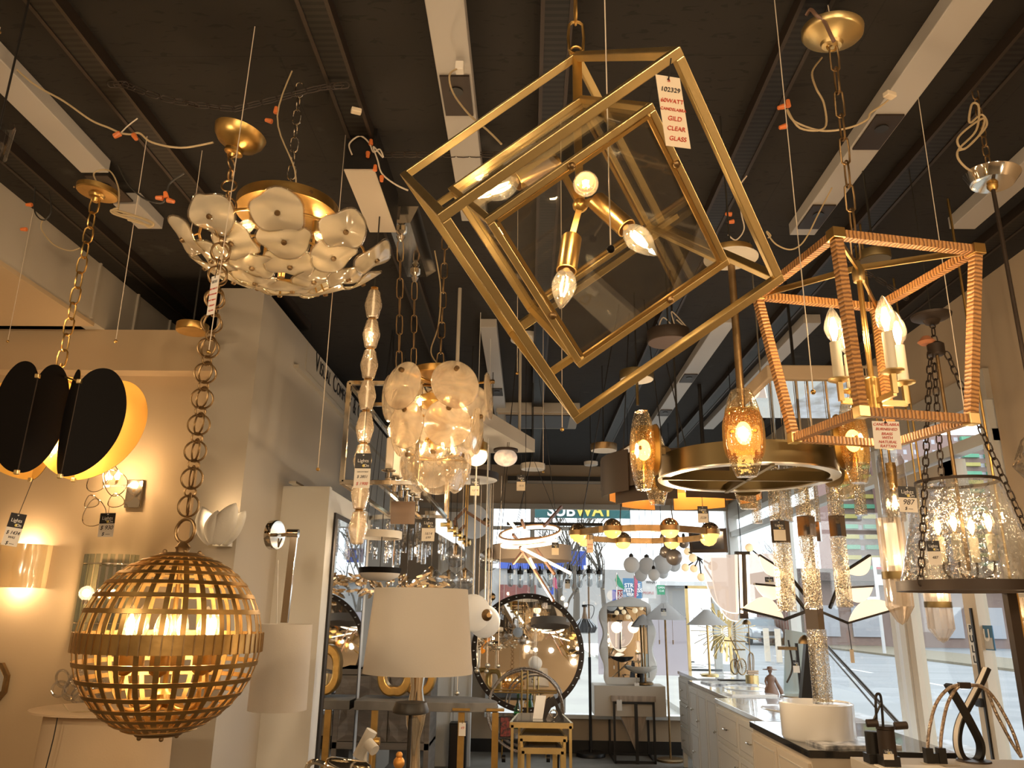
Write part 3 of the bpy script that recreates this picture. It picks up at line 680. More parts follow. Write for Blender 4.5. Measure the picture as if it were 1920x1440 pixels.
# bare trees
def tree(px, py, Y, h, label, seed):
    rnd = random.Random(seed); b = at(px, py, Y); b.z = -.1
    t = thing('bare_tree', label, 'tree', b, 'bare winter trees outside')
    mb = MB(); tw = MB()
    mb.tube([b, b + Vector((.05, 0, h * .35)), b + Vector((-.03, .1, h * .55))], [h * .02, h * .014, h * .01], 6)
    def br(p, d, L, r, k):
        q = p + d * L; m_ = (p + q) / 2 + Vector((rnd.uniform(-.1, .1), 0, rnd.uniform(-.05, .1))) * L
        (mb if k == 0 else tw).tube([p, m_, q], [r, r * .7, r * .4], 4)
        if k < 3:
            for _ in range(3): br(p + (q - p) * rnd.uniform(.4, 1), (d + Vector((rnd.uniform(-.8, .8), rnd.uniform(-.4, .4), rnd.uniform(-.2, .6)))).normalized(), L * .6, r * .5, k + 1)
    for _ in range(6):
        br(b + Vector((0, .05, h * rnd.uniform(.3, .55))), Vector((rnd.uniform(-.7, .7), rnd.uniform(-.3, .3), 1)).normalized(), h * .25, h * .007, 0)
    mb.build('trunk', 'twig', t); tw.build('twigs', 'twig', t)
tree(1050, 1150, 13, 3.9, 'bare tree whose branches rise behind the bottle pendants', 1)
tree(1078, 1150, 20, 5.5, 'slender bare tree behind the brass collar floor lamp', 2)
tree(1130, 1150, 24, 5, 'bare tree behind the mirror with a wavy white frame', 3)
tree(1500, 1150, 36, 7, 'bushy bare tree before the brick shop row', 4)
# parked car seen past the vanities
def carbody(px, py, Y, label):
    c = atz(px, py, -.1); t = thing('parked_car', label, 'car', c)
    def P(x, y, z): return c + Vector((x, y, z))
    prof = [(-2.1, .35), (-2.15, .7), (-1.9, .85), (-1.1, .95), (-.5, 1.42), (.9, 1.45), (1.6, 1.0), (2.1, .92), (2.15, .4)]
    MB().prism([P(-.85, y, z) for y, z in prof], (1, 0, 0), 1.7).build('car_body', 'car', t, bev=.08)
    MB().prism([P(-.7, y, z) for y, z in ((-1.02, 1.0), (-.55, 1.36), (.85, 1.38), (1.4, 1.02))], (1, 0, 0), 1.4).build('cabin_glass', 'carglass', t)
    MB().span(P(-.72, -1.05, .96), P(.72, -.6, 1.33)).build('windscreen', 'carglass', t, smooth=False)
    for sx in (-.86, .7):
        for y in (-1.35, 1.35): MB().solid(P(sx, y, .32), [(.32, 0), (.32, .18)], 20, (1, 0, 0)).build('wheel', 'tyre', t)
    for sx in (-.62, .62): MB().sphere(P(sx, -2.08, .66), .14, sc=(1.2, .5, .6)).build('headlamp', 'winpane', t)
    MB().span(P(-.35, -2.17, .5), P(.35, -2.12, .72)).build('grille', 'tyre', t, smooth=False)
carbody(1420, 1207, 0, 'silver car parked beyond the corner window, past the marble vanity')
for i, (px, py, Y) in enumerate(((1440, 1240, 12.5), (1462, 1242, 13.2))):
    c = atz(px, py, -.1); h = 1.0
    tag(MB().box((c.x, c.y, .45), (.16, .16, 1.1)).build('bollard', 'beigebox', smooth=False), ('cream bollard on the sidewalk in front of the silver car', 'second cream bollard, closer to the leaning mirror panel')[i], 'bollard', 'cream bollards outside')
# ================================================================= HANGING LIGHTS CLOSE BY
def canopy_bowl(p, R, h, m, t, ax=(0, 0, 1), name='canopy'):
    """upturned dish canopy: rim at top"""
    return MB().solid(p, [(R * .18, -h * 1.05), (R * .24, -h), (R * .3, -h * .98), (R * .62, -h * .78), (R * .88, -h * .42), (R, 0), (R * .97, .004), (R * .3, .006)], 40, ax).build(name, m, t)
def nuts(t, pts, m='orange', L=.022):
    for p, d in pts:
        MB().solid(p, [(.0075, 0), (.0085, .003), (.006, L), (.003, L + .002)], 8, d).build('wire_nut', m, t)
def cord(name, pts, r, m, label, cat='cord', nutpts=(), group=None):
    o = MB().tube(smoothpath(pts), r, 6).build(name, m); tag(o, label, cat, group)
    nuts(o, nutpts); return o
def smoothpath(pts, n=6):
    pts = [Vector(p) for p in pts]; out = []
    for i in range(len(pts) - 1):
        a, b, c, d = pts[max(i - 1, 0)], pts[i], pts[i + 1], pts[min(i + 2, len(pts) - 1)]
        for k in range(n):
            t = k / n; out.append(.5 * ((2 * b) + (c - a) * t + (2 * a - 5 * b + 4 * c - d) * t * t + (3 * b - a - 3 * c + d) * t ** 3))
    out.append(pts[-1]); return out

# ---- A. tilted brass cube lantern with glazed inner cube
def cube_lantern():
    Ro = Matrix(((.818, -.2692, -.5083), (-.1545, .7484, -.645), (.5541, .6061, .5706)))
    co = Vector((.0938, 1.4242, 2.3662 - .15)); A, D = .46, .505
    t = thing('cube_lantern', 'large brass cube-in-cube pendant lantern hung by one corner, with clear glass inner box', 'pendant light', co)
    ci = Vector((.1017, 1.4168, 2.3601 - .15)); a, d, a2 = .3394, .3593, .3337
    def frame(c, sx, sy, sz, w, name, m, bev=.0015):
        mb = MB(); P = lambda u, s, v: c + Ro @ Vector((u * sx / 2, s * sy / 2, v * sz / 2))
        ax = (Ro.col[0], Ro.col[1], Ro.col[2]); R3 = Ro
        for s in (-1, 1):
            for v in (-1, 1): mb.bar(P(-1, s, v), P(1, s, v), w, w, up=ax[2], ext=w / 2)
            for u in (-1, 1): mb.bar(P(u, s, -1), P(u, s, 1), w, w, up=ax[1], ext=-w / 2)
        for u in (-1, 1):
            for v in (-1, 1): mb.bar(P(u, -1, v), P(u, 1, v), w, w, up=ax[2], ext=-w / 2)
        return mb.build(name, m, t, smooth=False, bev=bev)
    frame(co, A, D, A, .0165, 'outer_frame', 'brass_pale')
    frame(ci, a, d, a2, .013, 'inner_frame', 'brass_pale')
    lip = MB()
    for s in (-1, 1):
        for v in (-1, 1): lip.bar(ci + Ro @ Vector((-a / 2 + .012, s * (d / 2 + .004), v * (a2 / 2 - .011))), ci + Ro @ Vector((a / 2 - .012, s * (d / 2 + .004), v * (a2 / 2 - .011))), .006, .006, up=Ro.col[2])
        for u in (-1, 1): lip.bar(ci + Ro @ Vector((u * (a / 2 - .011), s * (d / 2 + .004), -a2 / 2 + .012)), ci + Ro @ Vector((u * (a / 2 - .011), s * (d / 2 + .004), a2 / 2 - .012)), .006, .006, up=Ro.col[1])
    lip.build('glazing_bead', 'brass', t, smooth=False)
    e = .006
    for ax_, sz in ((0, a), (1, d), (2, a2)):
        for sgn in (-1, 1):
            dims = [a - .012, d - .012, a2 - .012]; dims[ax_] = .0025; off = [0, 0, 0]; off[ax_] = sgn * (sz / 2 - e)
            MB().box(ci + Ro @ Vector(off), dims, Ro).build('glass_pane', 'boxglass', t, smooth=False)
    # stubs tying inner to outer cube
    for u, s, v in ((-1, -1, -1), (1, 1, -1), (-1, 1, 1), (-1, 1, -1)):
        pi = ci + Ro @ Vector((u * a / 2, s * d / 2 * .8, v * a2 / 2)); MB().bar(pi, pi + Ro @ Vector((u * (A - a) / 2, 0, 0)), .012, .012, up=Ro.col[2]).build('tie_bar', 'brass_pale', t, smooth=False)
    for (u, s, v) in ((0, -1, 1), (-1, -1, -.3), (1, -1, .35), (.25, -1, -1)):
        p = ci + Ro @ Vector((u * (a / 2 - .004), s * (d / 2 + .006), v * (a2 / 2 - .004))); n = Ro @ Vector((0, s, 0))
        MB().solid(p, [(.007, 0), (.0075, .004), (.006, .007), (.003, .009)], 14, n).build('thumb_screw', 'antique', t)
    # stem, hub, sockets and bulbs; seen through the panes
    top = co + Ro @ Vector((A / 2, D / 2, A / 2))
    chain('hanging_chain', top + Vector((0, 0, .01)), (top.x, top.y, H), .085, .034, .0035, 'gold', t)
    MB().ring(top + Vector((0, 0, .012)), .014, .003, (0, 1, 0)).build('hanging_loop', 'gold', t)
    topi = Vector((top.x, top.y, 0)); topi.z = co.z + .26
    MB().bar(top, topi, .016).bar((top.x + .006, top.y, top.z), (top.x + .006, top.y, topi.z), .012).build('drop_rod', 'gold', t, smooth=False)
    def w(px, py, Y): p = at(px, py, Y); p.z -= 0; return p
    hub = w(1088, 385, 1.42)
    MB().bar(topi, hub, .016).build('stem', 'gold', t, smooth=False); MB().sphere(hub, .016).build('hub', 'gold', t)
    arms = (((1085, 430), (1072, 445), (1062, 508), (1048, 585)), ((1105, 395), (1118, 376), (1175, 428), (1238, 492)), ((1060, 350), (1045, 305), (968, 340), (930, 375)), ((1098, 370), (1098, 340), (1100, 326), (1104, 372)))
    for i, (a0, s0, s1, be) in enumerate(arms):
        Y0, Y1, Y2 = (1.42, 1.40, 1.38) if i == 0 else (1.40, 1.37, 1.33) if i == 1 else (1.42, 1.40, 1.36) if i == 2 else (1.42, 1.38, 1.2)
        p0 = w(*s0, Y0); p1 = w(*s1, Y1); pe = w(*be, Y2)
        if i == 3: p0 = w(1097, 338, 1.40); p1 = w(1098, 343, 1.335); pe = w(1102, 352, 1.24)
        d_ = (p1 - p0).normalized()
        MB().bar(hub, p0, .012).build('arm', 'gold', t, smooth=False)
        sk = MB().lathe(p0, [(1e-4, 0), (.018, 0), (.0205, .003), (.0205, (p1 - p0).length), (.018, (p1 - p0).length), (.018, .01)], 24, d_).build('bulb_socket', 'brass', t)
        bulb(p1 - d_ * .004, d_, t, h=(.098 if i != 3 else .08), r=.0245, w=1.3)
    return t
cl = cube_lantern()
# the pose was measured for a slightly higher eye; keep it
tg = tagcard(1252, 143, 1.02, 52, 150, 'tall cream tag with black number and orange handwriting, tied to the cube lantern frame', head=False, paper='paper', roll=.10, yaw=.35, string=40, sx=8,
    lines=(('102329', .2, .27, 'inkblack'), ('60WATT', .36, .24, 'inkred'), ('CANDELABRA', .48, .165, 'inkred'), ('GILD', .61, .26, 'inkred'), ('CLEAR', .75, .25, 'inkred'), ('GLASS', .89, .25, 'inkred'), ('25', .07, .12, 'inkred')))

# ---- B. rattan wrapped lantern
def rattan_lantern():
    X, Y, z1, z0, a, b, th = .8726, 1.9012, 2.4716 - .15, 2.0504 - .15, .27, .2033, -.5735
    t = thing('rattan_lantern', 'open tapered lantern frame wrapped in natural rattan with four white candle bulbs', 'pendant light', (X, Y, z0))
    T = [Vector((X + a * math.cos(th + k * PI / 2), Y + a * math.sin(th + k * PI / 2), z1)) for k in range(4)]
    B = [Vector((X + b * math.cos(th + k * PI / 2), Y + b * math.sin(th + k * PI / 2), z0)) for k in range(4)]
    for k in range(4):
        c = Vector((X, Y, z1)) - T[k]
        MB().bar(T[k], T[(k + 1) % 4], .022, .020, ext=-.014).build('top_rail', 'rattan', t, smooth=False)
        MB().bar(B[k], B[(k + 1) % 4], .020, .020, ext=-.014).build('bottom_rail', 'rattan', t, smooth=False)
        MB().bar(B[k], T[k], .022, .022, up=(T[(k + 1) % 4] - T[k]), ext=-.014).build('corner_post', 'rattan', t, smooth=False)
        R = Matrix.Rotation(th + k * PI / 2 + PI / 4, 3, 'Z')
        MB().box(T[k], (.032, .032, .028), R).build('corner_cap', 'brass', t, smooth=False, bev=.002)
        MB().box(B[k], (.028, .028, .028), R).build('corner_cap', 'brass_pale', t, smooth=False, bev=.002)
    cz = Vector((X, Y, z1 + .02)); sp = MB()
    for k in range(4): sp.bar(T[k], cz, .006, .016)
    sp.build('spider_arm', 'brass', t, smooth=False)
    MB().solid((X, Y, z1 - .02), [(.014, 0), (.016, .01), (.016, .03), (.009, .05), (.007, .06)], 18).build('finial', 'brass_pale', t)
    MB().solid((X, Y, z0 + .07), [(.007, 0), (.007, z1 - z0 - .08)], 14).build('center_rod', 'gold', t)
    MB().solid((X, Y, z0 + .045), [(.018, 0), (.018, .085), (.012, .09)], 20).build('hub', 'gold', t)
    for k in range(4):
        an = th + PI / 4 + k * PI / 2 - .07; e = Vector((math.cos(an), math.sin(an), 0)); c = Vector((X, Y, z0 + .07)); q = c + e * .088
        ar = MB().bar(c, q, .009, .014).bar(q, q + Vector((0, 0, .05)), .012).build('candle_arm', 'brass_pale', t, smooth=False)
        q = q + Vector((0, 0, .048))
        MB().solid(q, [(.012, 0), (.027, .006), (.028, .009), (.01, .008)], 24).build('drip_dish', 'brass_pale', t)
        MB().solid(q + Vector((0, 0, .008)), [(.0135, 0), (.0135, .10)], 20).build('candle_sleeve', 'ivory', t)
        bulb(q + Vector((0, 0, .108)), (0, 0, 1), t, h=.10, r=.0235, w=2.2)
    # chain straight up to its own canopy
    cb = Vector((X + .01, Y + .0, 2.83))
    cb = at(1560, 70, 1.78); top = Vector((X, Y, z1 + .05))
    chain('hanging_chain', top, cb - Vector((0, 0, .03)), .075, .024, .0028, 'antique', t)
    return t, cb
rl, cb = rattan_lantern()
t = thing('ceiling_canopy', 'deep brass dish canopy holding the rattan lantern chain', 'canopy', cb)
ax = Vector((.10, -.12, 1)).normalized()
MB().solid(cb, [(.012, -.028), (.026, -.026), (.03, -.018), (.075, .002), (.080, .008), (.081, .024), (.078, .026)], 40, ax).build('dish', 'brass_pale', t)
MB().ring(cb - ax * .03, .012, .003, (0, 1, 0)).build('loop', 'gold', t)
MB().tube(smoothpath([at(1512, 28, 1.76), at(1520, 18, 1.74), at(1530, 28, 1.72), at(1545, 40, 1.72), at(1556, 62, 1.70), at(1564, 78, 1.70)]), .005, 6).build('twisted_wire', 'clay', t)
MB().tube([cb + ax * .02, (cb.x, cb.y, H - .04)], .0015, 4).build('hanging_wire', 'string', t)
tagcard(1660, 790, 1.68, 50, 53, 'white tag with red capitals under the rattan lantern bottom rail', head=False, roll=-.02, string=4,
        lines=(('CANDELABRA', .12, .15, 'inkred'), ('BURNISHED', .29, .15, 'inkred'), ('BRASS', .46, .15, 'inkred'), ('WITH', .60, .15, 'inkred'), ('NATURAL', .75, .15, 'inkred'), ('RATTAN', .9, .15, 'inkred')))

# ---- C. petal flush mount
def petal_light():
    c = at(531, 482, 2.2); t = thing('petal_flush_mount', 'brass flush mount light covered in overlapping white glass petals', 'ceiling light', c)
    up = Vector((0, 0, 1)); ctop = c + Vector((0, 0, .142))
    MB().solid(ctop, [(.155, 0), (.16, .002), (.16, .036), (.156, .038)], 56).build('canopy_drum', 'gold', t)
    MB().solid(ctop + Vector((.107, -.119, .018)), [(.006, 0), (.006, .003)], 12, (.67, -.74, 0)).build('canopy_screw', 'antique', t)
    rings = ((.292, .0, 9, .70, .10), (.205, -.045, 8, .48, .42), (.10, -.072, 5, .22, .2))
    fr = MB()
    for k in range(3):
        an = 2 * PI * k / 3 + .5; e = Vector((math.cos(an), math.sin(an), 0)); fr.tube([ctop + e * .09, c + e * .09 - up * .02], .006, 8)
    fr.tube([ctop, c - up * .07], .011, 10)
    fr.build('support_rod', 'gold', t)
    fr2 = MB()
    for i, (R, z, n, tilt, ph) in enumerate(rings):
        fr2.ring(c + up * (z + .03), R * .86, .004)
        for k in range(n):
            an = 2 * PI * (k + ph) / n; e = Vector((math.cos(an), math.sin(an), 0)); side = Vector((-math.sin(an), math.cos(an), 0))
            nrm = (e * math.sin(tilt) - up * math.cos(tilt)).normalized(); v = nrm.cross(side)
            p = c + e * R + up * z; rnd = random.Random(i * 20 + k); ph2 = rnd.uniform(0, 6); K = 30
            for nm, m, r0, r1 in (('petal', 'petal', 0, .94), ('petal_rim', 'petalrim', .94, 1.0)):
                vs = []; fs = []
                rr_ = [0.0, .25, .5, .72, .88, .94] if r0 == 0 else [.94, 1.0]
                for ri, q in enumerate(rr_):
                    for j in range(K):
                        a_ = 2 * PI * j / K; rad = .075 * q * (1 + .07 * math.cos(3 * a_ + ph2) + .05 * math.cos(5 * a_ + 2 * ph2)) ; wave = .010 * math.sin(3 * a_ + ph2) * q * q
                        vs.append(p + side * (rad * math.cos(a_)) * 1.05 + v * (rad * math.sin(a_)) * .92 + nrm * (-.014 * q * q + wave))
                for ri in range(len(rr_) - 1):
                    for j in range(K): fs.append((ri * K + j, ri * K + (j + 1) % K, (ri + 1) * K + (j + 1) % K, (ri + 1) * K + j))
                if nm == 'petal': par = MB().add(vs, fs).build(nm, m, t, solid=.004)
                else: MB().add(vs, fs).build(nm, m, par, solid=.004)
            MB().solid(p - nrm * .002, [(.008, 0), (.0085, .008), (.006, .012)], 14, nrm).build('petal_knob', 'antique', par)
            fr2.tube([c + e * R * .86 + up * (z + .03), p], .003, 6)
    fr2.build('petal_frame', 'gold', t)
    for k in range(4):
        an = PI / 4 + k * PI / 2 + .3; p = c + Vector((math.cos(an) * .13, math.sin(an) * .13, .05))
        MB().solid(p, [(.014, 0), (.014, .04)], 14).build('lamp_holder', 'gold', t)
        bulb(p, (math.cos(an) * .8, math.sin(an) * .8, -.5), t, h=.07, r=.02, w=1.8)
    hook = at(575, 40, 2.12); hook.z = H - .03
    q = ctop + Vector((0, 0, .034))
    chain('hanging_chain', q, hook, .05, .026, .0022, 'nickel', t)
    MB().tube(smoothpath([q + Vector((.02, 0, 0)), at(553, 320, 2.15), at(520, 218, 2.1), at(563, 95, 2.1), at(575, 40, 2.08)]), .0025, 6).build('supply_cord', 'cord_tan', t)
    return t
pf = petal_light()
tagcard(404, 517, 1.98, 21, 78, 'narrow cream tag with red handwriting hanging from the petal flush mount', head=False, string=40, sx=3, yaw=-.5, lines=(('0255', .16, .34, 'inkblack'), ('60 WATT', .34, .24, 'inkred'), ('CANDELABRA', .48, .2, 'inkred'), ('MAT BRASS', .63, .2, 'inkred'), ('CREAM', .77, .22, 'inkred'), ('GLASS', .9, .22, 'inkred')))

# ---- D. globe lantern of gilt strips
def globe():
    c = at(320, 1203, 2.0); R = .216
    t = thing('globe_lantern', 'openwork globe lantern of gilt metal strips with a broad belt and four candle bulbs', 'pendant light', c - Vector((0, 0, R)))
    def strip(pts, w, nrmf, name, thick=.0018):
        vs = []; fs = []; n = len(pts)
        for i, p in enumerate(pts):
            d = (pts[min(i + 1, n - 1)] - pts[max(i - 1, 0)]).normalized(); nn = (p - c).normalized(); s = d.cross(nn).normalized() * w / 2
            vs += [p - s, p + s, p + s - nn * thick, p - s - nn * thick]
        for i in range(n - 1):
            for k in range(4): fs.append((i * 4 + k, i * 4 + (k + 1) % 4, i * 4 + 4 + (k + 1) % 4, i * 4 + 4 + k))
        return MB().add(vs, fs).build(name, 'gold_leaf', t)
    NL = 30
    for k in range(NL):
        a = 2 * PI * k / NL
        strip([c + R * Vector((math.sin(f) * math.cos(a), math.sin(f) * math.sin(a), math.cos(f))) for f in [.22 + (PI - .44) * i / 26 for i in range(27)]], .012, None, 'meridian_strip')
    for f in (.33, .45, .58, .72, .87, 1.04, 1.23, 1.80, 1.98, 2.16, 2.32, 2.47, 2.62, 2.76):
        rr = R * 1.008; a0 = MB(); r_ = rr * math.sin(f); z = rr * math.cos(f); w = .0055
        d = Vector((math.cos(f), 0, -math.sin(f)))
        a0.lathe(c, [(rr * math.sin(f - w / rr), rr * math.cos(f - w / rr)), (rr * math.sin(f + w / rr), rr * math.cos(f + w / rr)), ((rr - .002) * math.sin(f + w / rr), (rr - .002) * math.cos(f + w / rr)), ((rr - .002) * math.sin(f - w / rr), (rr - .002) * math.cos(f - w / rr))], 72, close=True)
        a0.build('hoop_strip', 'gold_leaf', t)
    MB().lathe(c, [(R * 1.012, -.022), (R * 1.012, .022), (R * .998, .022), (R * .998, -.022)], 96, close=True).build('belt', 'gold_leaf', t)
    cl_ = MB()
    for k in range(60):
        a = 2 * PI * k / 60 + .02; e = Vector((math.cos(a), math.sin(a), 0)); cl_.box(c + e * R * 1.015, (.003, .003, .046), Matrix.Rotation(a, 3, 'Z'))
    cl_.build('belt_rib', 'antique', t, smooth=False)
    for sgn in (1, -1):
        MB().solid(c + Vector((0, 0, sgn * R * .97)), [(.052, -.004), (.056, 0), (.052, .005)], 40).build('cap_plate', 'antique', t)
        for k in range(4):
            a = .6 + k * PI / 2; MB().sphere(c + Vector((.042 * math.cos(a), .042 * math.sin(a), sgn * (R * .97 + .008))), .006, 8, 6).build('plate_screw', 'antique', t)
    MB().solid(c + Vector((0, 0, R * .97)), [(.018, 0), (.016, .012), (.02, .02), (.012, .03), (.01, .034)], 24).build('finial', 'antique', t)
    MB().ring(c + Vector((0, 0, R * .97 + .062)), .03, .0045, (.35, 1, 0)).build('top_ring', 'antique', t)
    MB().solid(c + Vector((0, 0, -.12)), [(.006, 0), (.006, .36)], 12).build('center_rod', 'gold', t)
    MB().solid(c + Vector((0, 0, -.15)), [(.02, 0), (.032, .01), (.028, .03), (.008, .045)], 20).build('hub', 'gold', t)
    for k in range(6):
        a = .75 + k * PI / 3; e = Vector((math.cos(a), math.sin(a), 0)); q = c + e * .10 + Vector((0, 0, -.075))
        MB().tube(smoothpath([c + Vector((0, 0, -.13)), c + e * .05 + Vector((0, 0, -.155)), c + e * .10 + Vector((0, 0, -.14)), q]), .005, 8).build('candle_arm', 'gold', t)
        MB().solid(q, [(.008, 0), (.019, .008), (.021, .015), (.021, .075), (.018, .076)], 20).build('candle_cup', 'gold_leaf', t)
        bulb(q + Vector((0, 0, .07)), (0, 0, 1), t, h=.092, r=.021, w=1.6)
    # large ring chain up to the brass bowl canopy
    can = at(437, 288, 2.0); p0 = c + Vector((0, 0, R * .97 + .09)); p1 = can
    n = 15; st = (p1 - p0) / n; d = st.normalized(); mb = MB()
    for i in range(n):
        q = p0 + st * (i + .5); a = .5 + i * .1
        if i < 13:
            mb.ring(q + d * .004, .029, .0028, (math.cos(a), math.sin(a), 0), 22, 6); mb.ring(q, .028, .0028, (math.cos(a + 1.0), math.sin(a + 1.0), 0), 22, 6)
            mb.ring(q + st * .5, .014, .0025, (math.sin(a), -math.cos(a), 0), 16, 6)
        else:
            mb.ring(q, .021, .003, (math.cos(a + i * 1.2), math.sin(a + i * 1.2), .2), 20, 6); mb.ring(q + st * .5, .017, .003, (math.sin(a + i * 1.2), -math.cos(a + i * 1.2), .2), 18, 6)
    mb.build('ring_chain', 'antique', t)
    return t, can
gl, can = globe()
t = thing('ceiling_canopy', 'rounded gold bowl canopy above the large ring chain of the globe lantern', 'canopy', can)
ax = Vector((.22, .0, 1)).normalized()
MB().solid(can, [(.02, -.002), (.027, .002), (.027, .012), (.022, .015), (.03, .022), (.058, .034), (.072, .052), (.077, .072), (.075, .073), (.02, .06)], 40, ax).build('bowl', 'gold', t)
MB().solid(can - ax * .012, [(.008, 0), (.011, .01)], 12, ax).build('loop_collar', 'brass', t)

# ---- E. heart shaped pendant, black outside and gold inside
def hearts():
    k = mpp(100, 790, 2.35)
    c = at(100, 890, 2.45); t = thing('heart_petal_pendant', 'pendant of heart-shaped folded plates, black outside and gilded inside', 'pendant light', c)
    def lobe(pt, pb, dr, w, hgt, name, out='blackgloss', bulge=.018):
        """half a heart: ridge from pt down to pb, lobe spreading along dr"""
        up = (pt - pb); L = up.length; upn = up.normalized(); dr = (dr - upn * dr.dot(upn)).normalized(); N = 22; pts = []
        N = -1
        prof = ((0, 1.0), (.06, 1.06), (.16, 1.125), (.3, 1.17), (.46, 1.185), (.62, 1.165), (.77, 1.10), (.89, 1.0), (.97, .87), (1.0, .74), (.985, .60), (.93, .46), (.83, .33), (.69, .21), (.51, .11), (.31, .04), (.12, .005), (0, 0))
        pp = smoothpath([(x, y, 0) for x, y in prof], 3); pts = [(max(0, p.x), p.y) for p in pp]
        for i in range(N + 1):
            s = i / N
            # outline of half a heart; s from notch over the top to the bottom tip
            if s < .4:
                a = PI * (1 - s / .4 * 1.0); x = .5 + .5 * math.cos(a) ; y = 1.0 + .17 * math.sin(a) * (1.0) + .0
                x = x * 1.0; y = 1.0 + (.17 * math.sin(a)) - (.20 * (x ** 2) if x > .5 else .05 * x)
            else:
                q = (s - .4) / .6; x = math.cos(q * PI / 2) ** .85 if q < 1 else 0; y = .80 * (1 - q ** 1.0) ** 1.05
                y = .80 * (1 - math.sin(q * PI / 2) ** 1.25)
            pts.append((x, y))
        n = out_n = dr.cross(upn)
        if n.y > 0: n = -n
        def P(x, y, o): return pb + upn * (y * L) + dr * (x * w) + n * (bulge * math.sin(min(1, x) * PI / 2) * 0 + o)
        mb = MB(); mg = MB()
        mb.prism([P(x, y, 0) for x, y in pts], n, .0016); mg.prism([P(x * .995, y * .997, -.0002) for x, y in pts], -n, .001)
        return mb, mg, n
    specs = [  # ridge top px, ridge bottom px, depth, direction of the two lobes, lobe widths, outward face black?
        ((72, 706), (53, 886), 2.30, Vector((-1, .32, 0)), Vector((.30, 1, 0)), .165, .13, 1),
        ((150, 716), (108, 893), 2.24, Vector((-.55, .62, 0)), Vector((1, .52, 0)), .155, .140, 1),
        ((170, 742), (131, 900), 2.55, Vector((-.6, -.35, 0)), Vector((1, -.10, 0)), .16, .225, 0),
        ((92, 742), (62, 900), 2.6, Vector((-1, -.05, 0)), Vector((.8, -.3, 0)), .25, .10, 0)]
    for (a, b, Y, d1, d2, w1, w2, blk) in specs:
        pt = at(*a, Y); pb = at(*b, Y); pb.x = pt.x - .006; pb.y = pt.y
        for dr, w in ((d1, w1), (d2, w2)):
            mb, mg, n = lobe(pt, pb, dr, w, 0, '')
            if blk: o = mb.build('heart_plate', 'blackgloss', t, smooth=False); mg.build('gilded_lining', 'heartgold', o, smooth=False)
            else: o = mg.build('heart_plate', 'blackgloss', t, smooth=False); mb.build('gilded_lining', 'heartgold', o, smooth=False)
        for p in (pt, pb): MB().box(p + Vector((0, -.004, 0)), (.014, .012, .014)).build('ridge_clip', 'brass_pale', t, smooth=False, bev=.002)
        MB().tube([pt, pb], .002, 6).build('ridge_seam', 'bronze_dark' if blk else 'heartgold', t)
    cc = at(92, 800, 2.46)
    MB().tube([cc + Vector((.0, 0, .22)), cc + Vector((0, 0, -.10))], .006, 8).build('center_rod', 'gold', t)
    sp = MB()
    for (a, b, Y, *_r) in specs: sp.tube([cc + Vector((0, 0, .18)), at(a[0], a[1], Y)], .003, 6)
    sp.build('spider_arm', 'gold', t)
    for dx, dy, z, dz in ((-.02, -.03, .10, 1), (-.03, -.04, -.04, -1), (.04, .03, .02, 1), (.0, .04, -.02, -1)):
        p = cc + Vector((dx, dy, z)); MB().solid(p, [(.013, 0), (.013, .03)], 14, (0, 0, -dz)).build('lamp_holder', 'gold', t)
        bulb(p, (0, 0, dz), t, h=.09, r=.018, w=2.6)
    can = at(180, 372, 2.42)
    chain('hanging_chain', cc + Vector((0, 0, .21)), can, .062, .034, .003, 'gold', t)
    return t, can
ht, can2 = hearts()
t = thing('ceiling_canopy', 'flat round gold canopy above the heart pendant chain', 'canopy', can2)
ax = Vector((.10, -.03, 1)).normalized()
MB().solid(can2, [(.010, -.014), (.013, 0), (.024, .004), (.026, .012), (.028, .014), (.066, .016), (.070, .020), (.071, .036), (.068, .038)], 40, ax).build('plate', 'gold', t)
for i, sx in enumerate((-.067, .06)): MB().sphere(can2 + Vector((sx, -.03, .028)), .004, 8, 6).build('side_screw', 'antique', t)
MB().tube(smoothpath([can2 + Vector((.01, 0, .04)), at(176, 325, 2.42), at(205, 320, 2.42), at(222, 352, 2.42), at(222, 390, 2.40)]), .0028, 6).build('supply_cord', 'cord_tan', t)

# ---- F. column of ribbed crystal beads
def beads():
    Y = 2.75; top = at(702, 545, Y); t = thing('crystal_bead_pendant', 'vertical pendant of stacked ribbed crystal beads with brass collars', 'pendant light', top)
    k = mpp(700, 700, Y); R = 14.5 * k; S_ = .1215
    proto = None; n = 8
    for i in range(n):
        c = top - Vector((0, 0, S_ * i))
        if i == 0:
            L = 56 * k * 1.03
            proto = MB().solid(c, [(R * .5, -L), (R * .74, -L * .96), (R * .86, -L * .82), (R * 1.12, -L * .54), (R * 1.12, -L * .46), (R * .84, -L * .16), (R * .74, -L * .04), (R * .5, 0)], 14, flute=.04).build('crystal_bead', 'crystal', t, ang=20)
            core = MB().solid(c, [(.003, -L), (.004, -L * .8), (.005, -L * .5), (.004, -L * .2), (.003, 0)], 10).build('lit_core', 'beadcore', proto)
            col = MB().solid(c, [(R * .4, 0), (R * .55, .003), (R * .3, .008), (R * .5, .012), (R * .35, .014)], 16).build('brass_collar', 'gold', proto)
        else:
            o = proto.copy(); COL.objects.link(o); o.location = (0, 0, -S_ * i); o.parent = t
            for x in (core, col):
                q = x.copy(); COL.objects.link(q); q.parent = o
    MB().tube([top, (top.x, top.y, H)], .003, 6).build('suspension_cable', 'cord_black', t)
    light(top + Vector((.0, -.06, -.2)), .35, t); light(top + Vector((.0, -.06, -.6)), .35, t)
    return t
bd = beads()
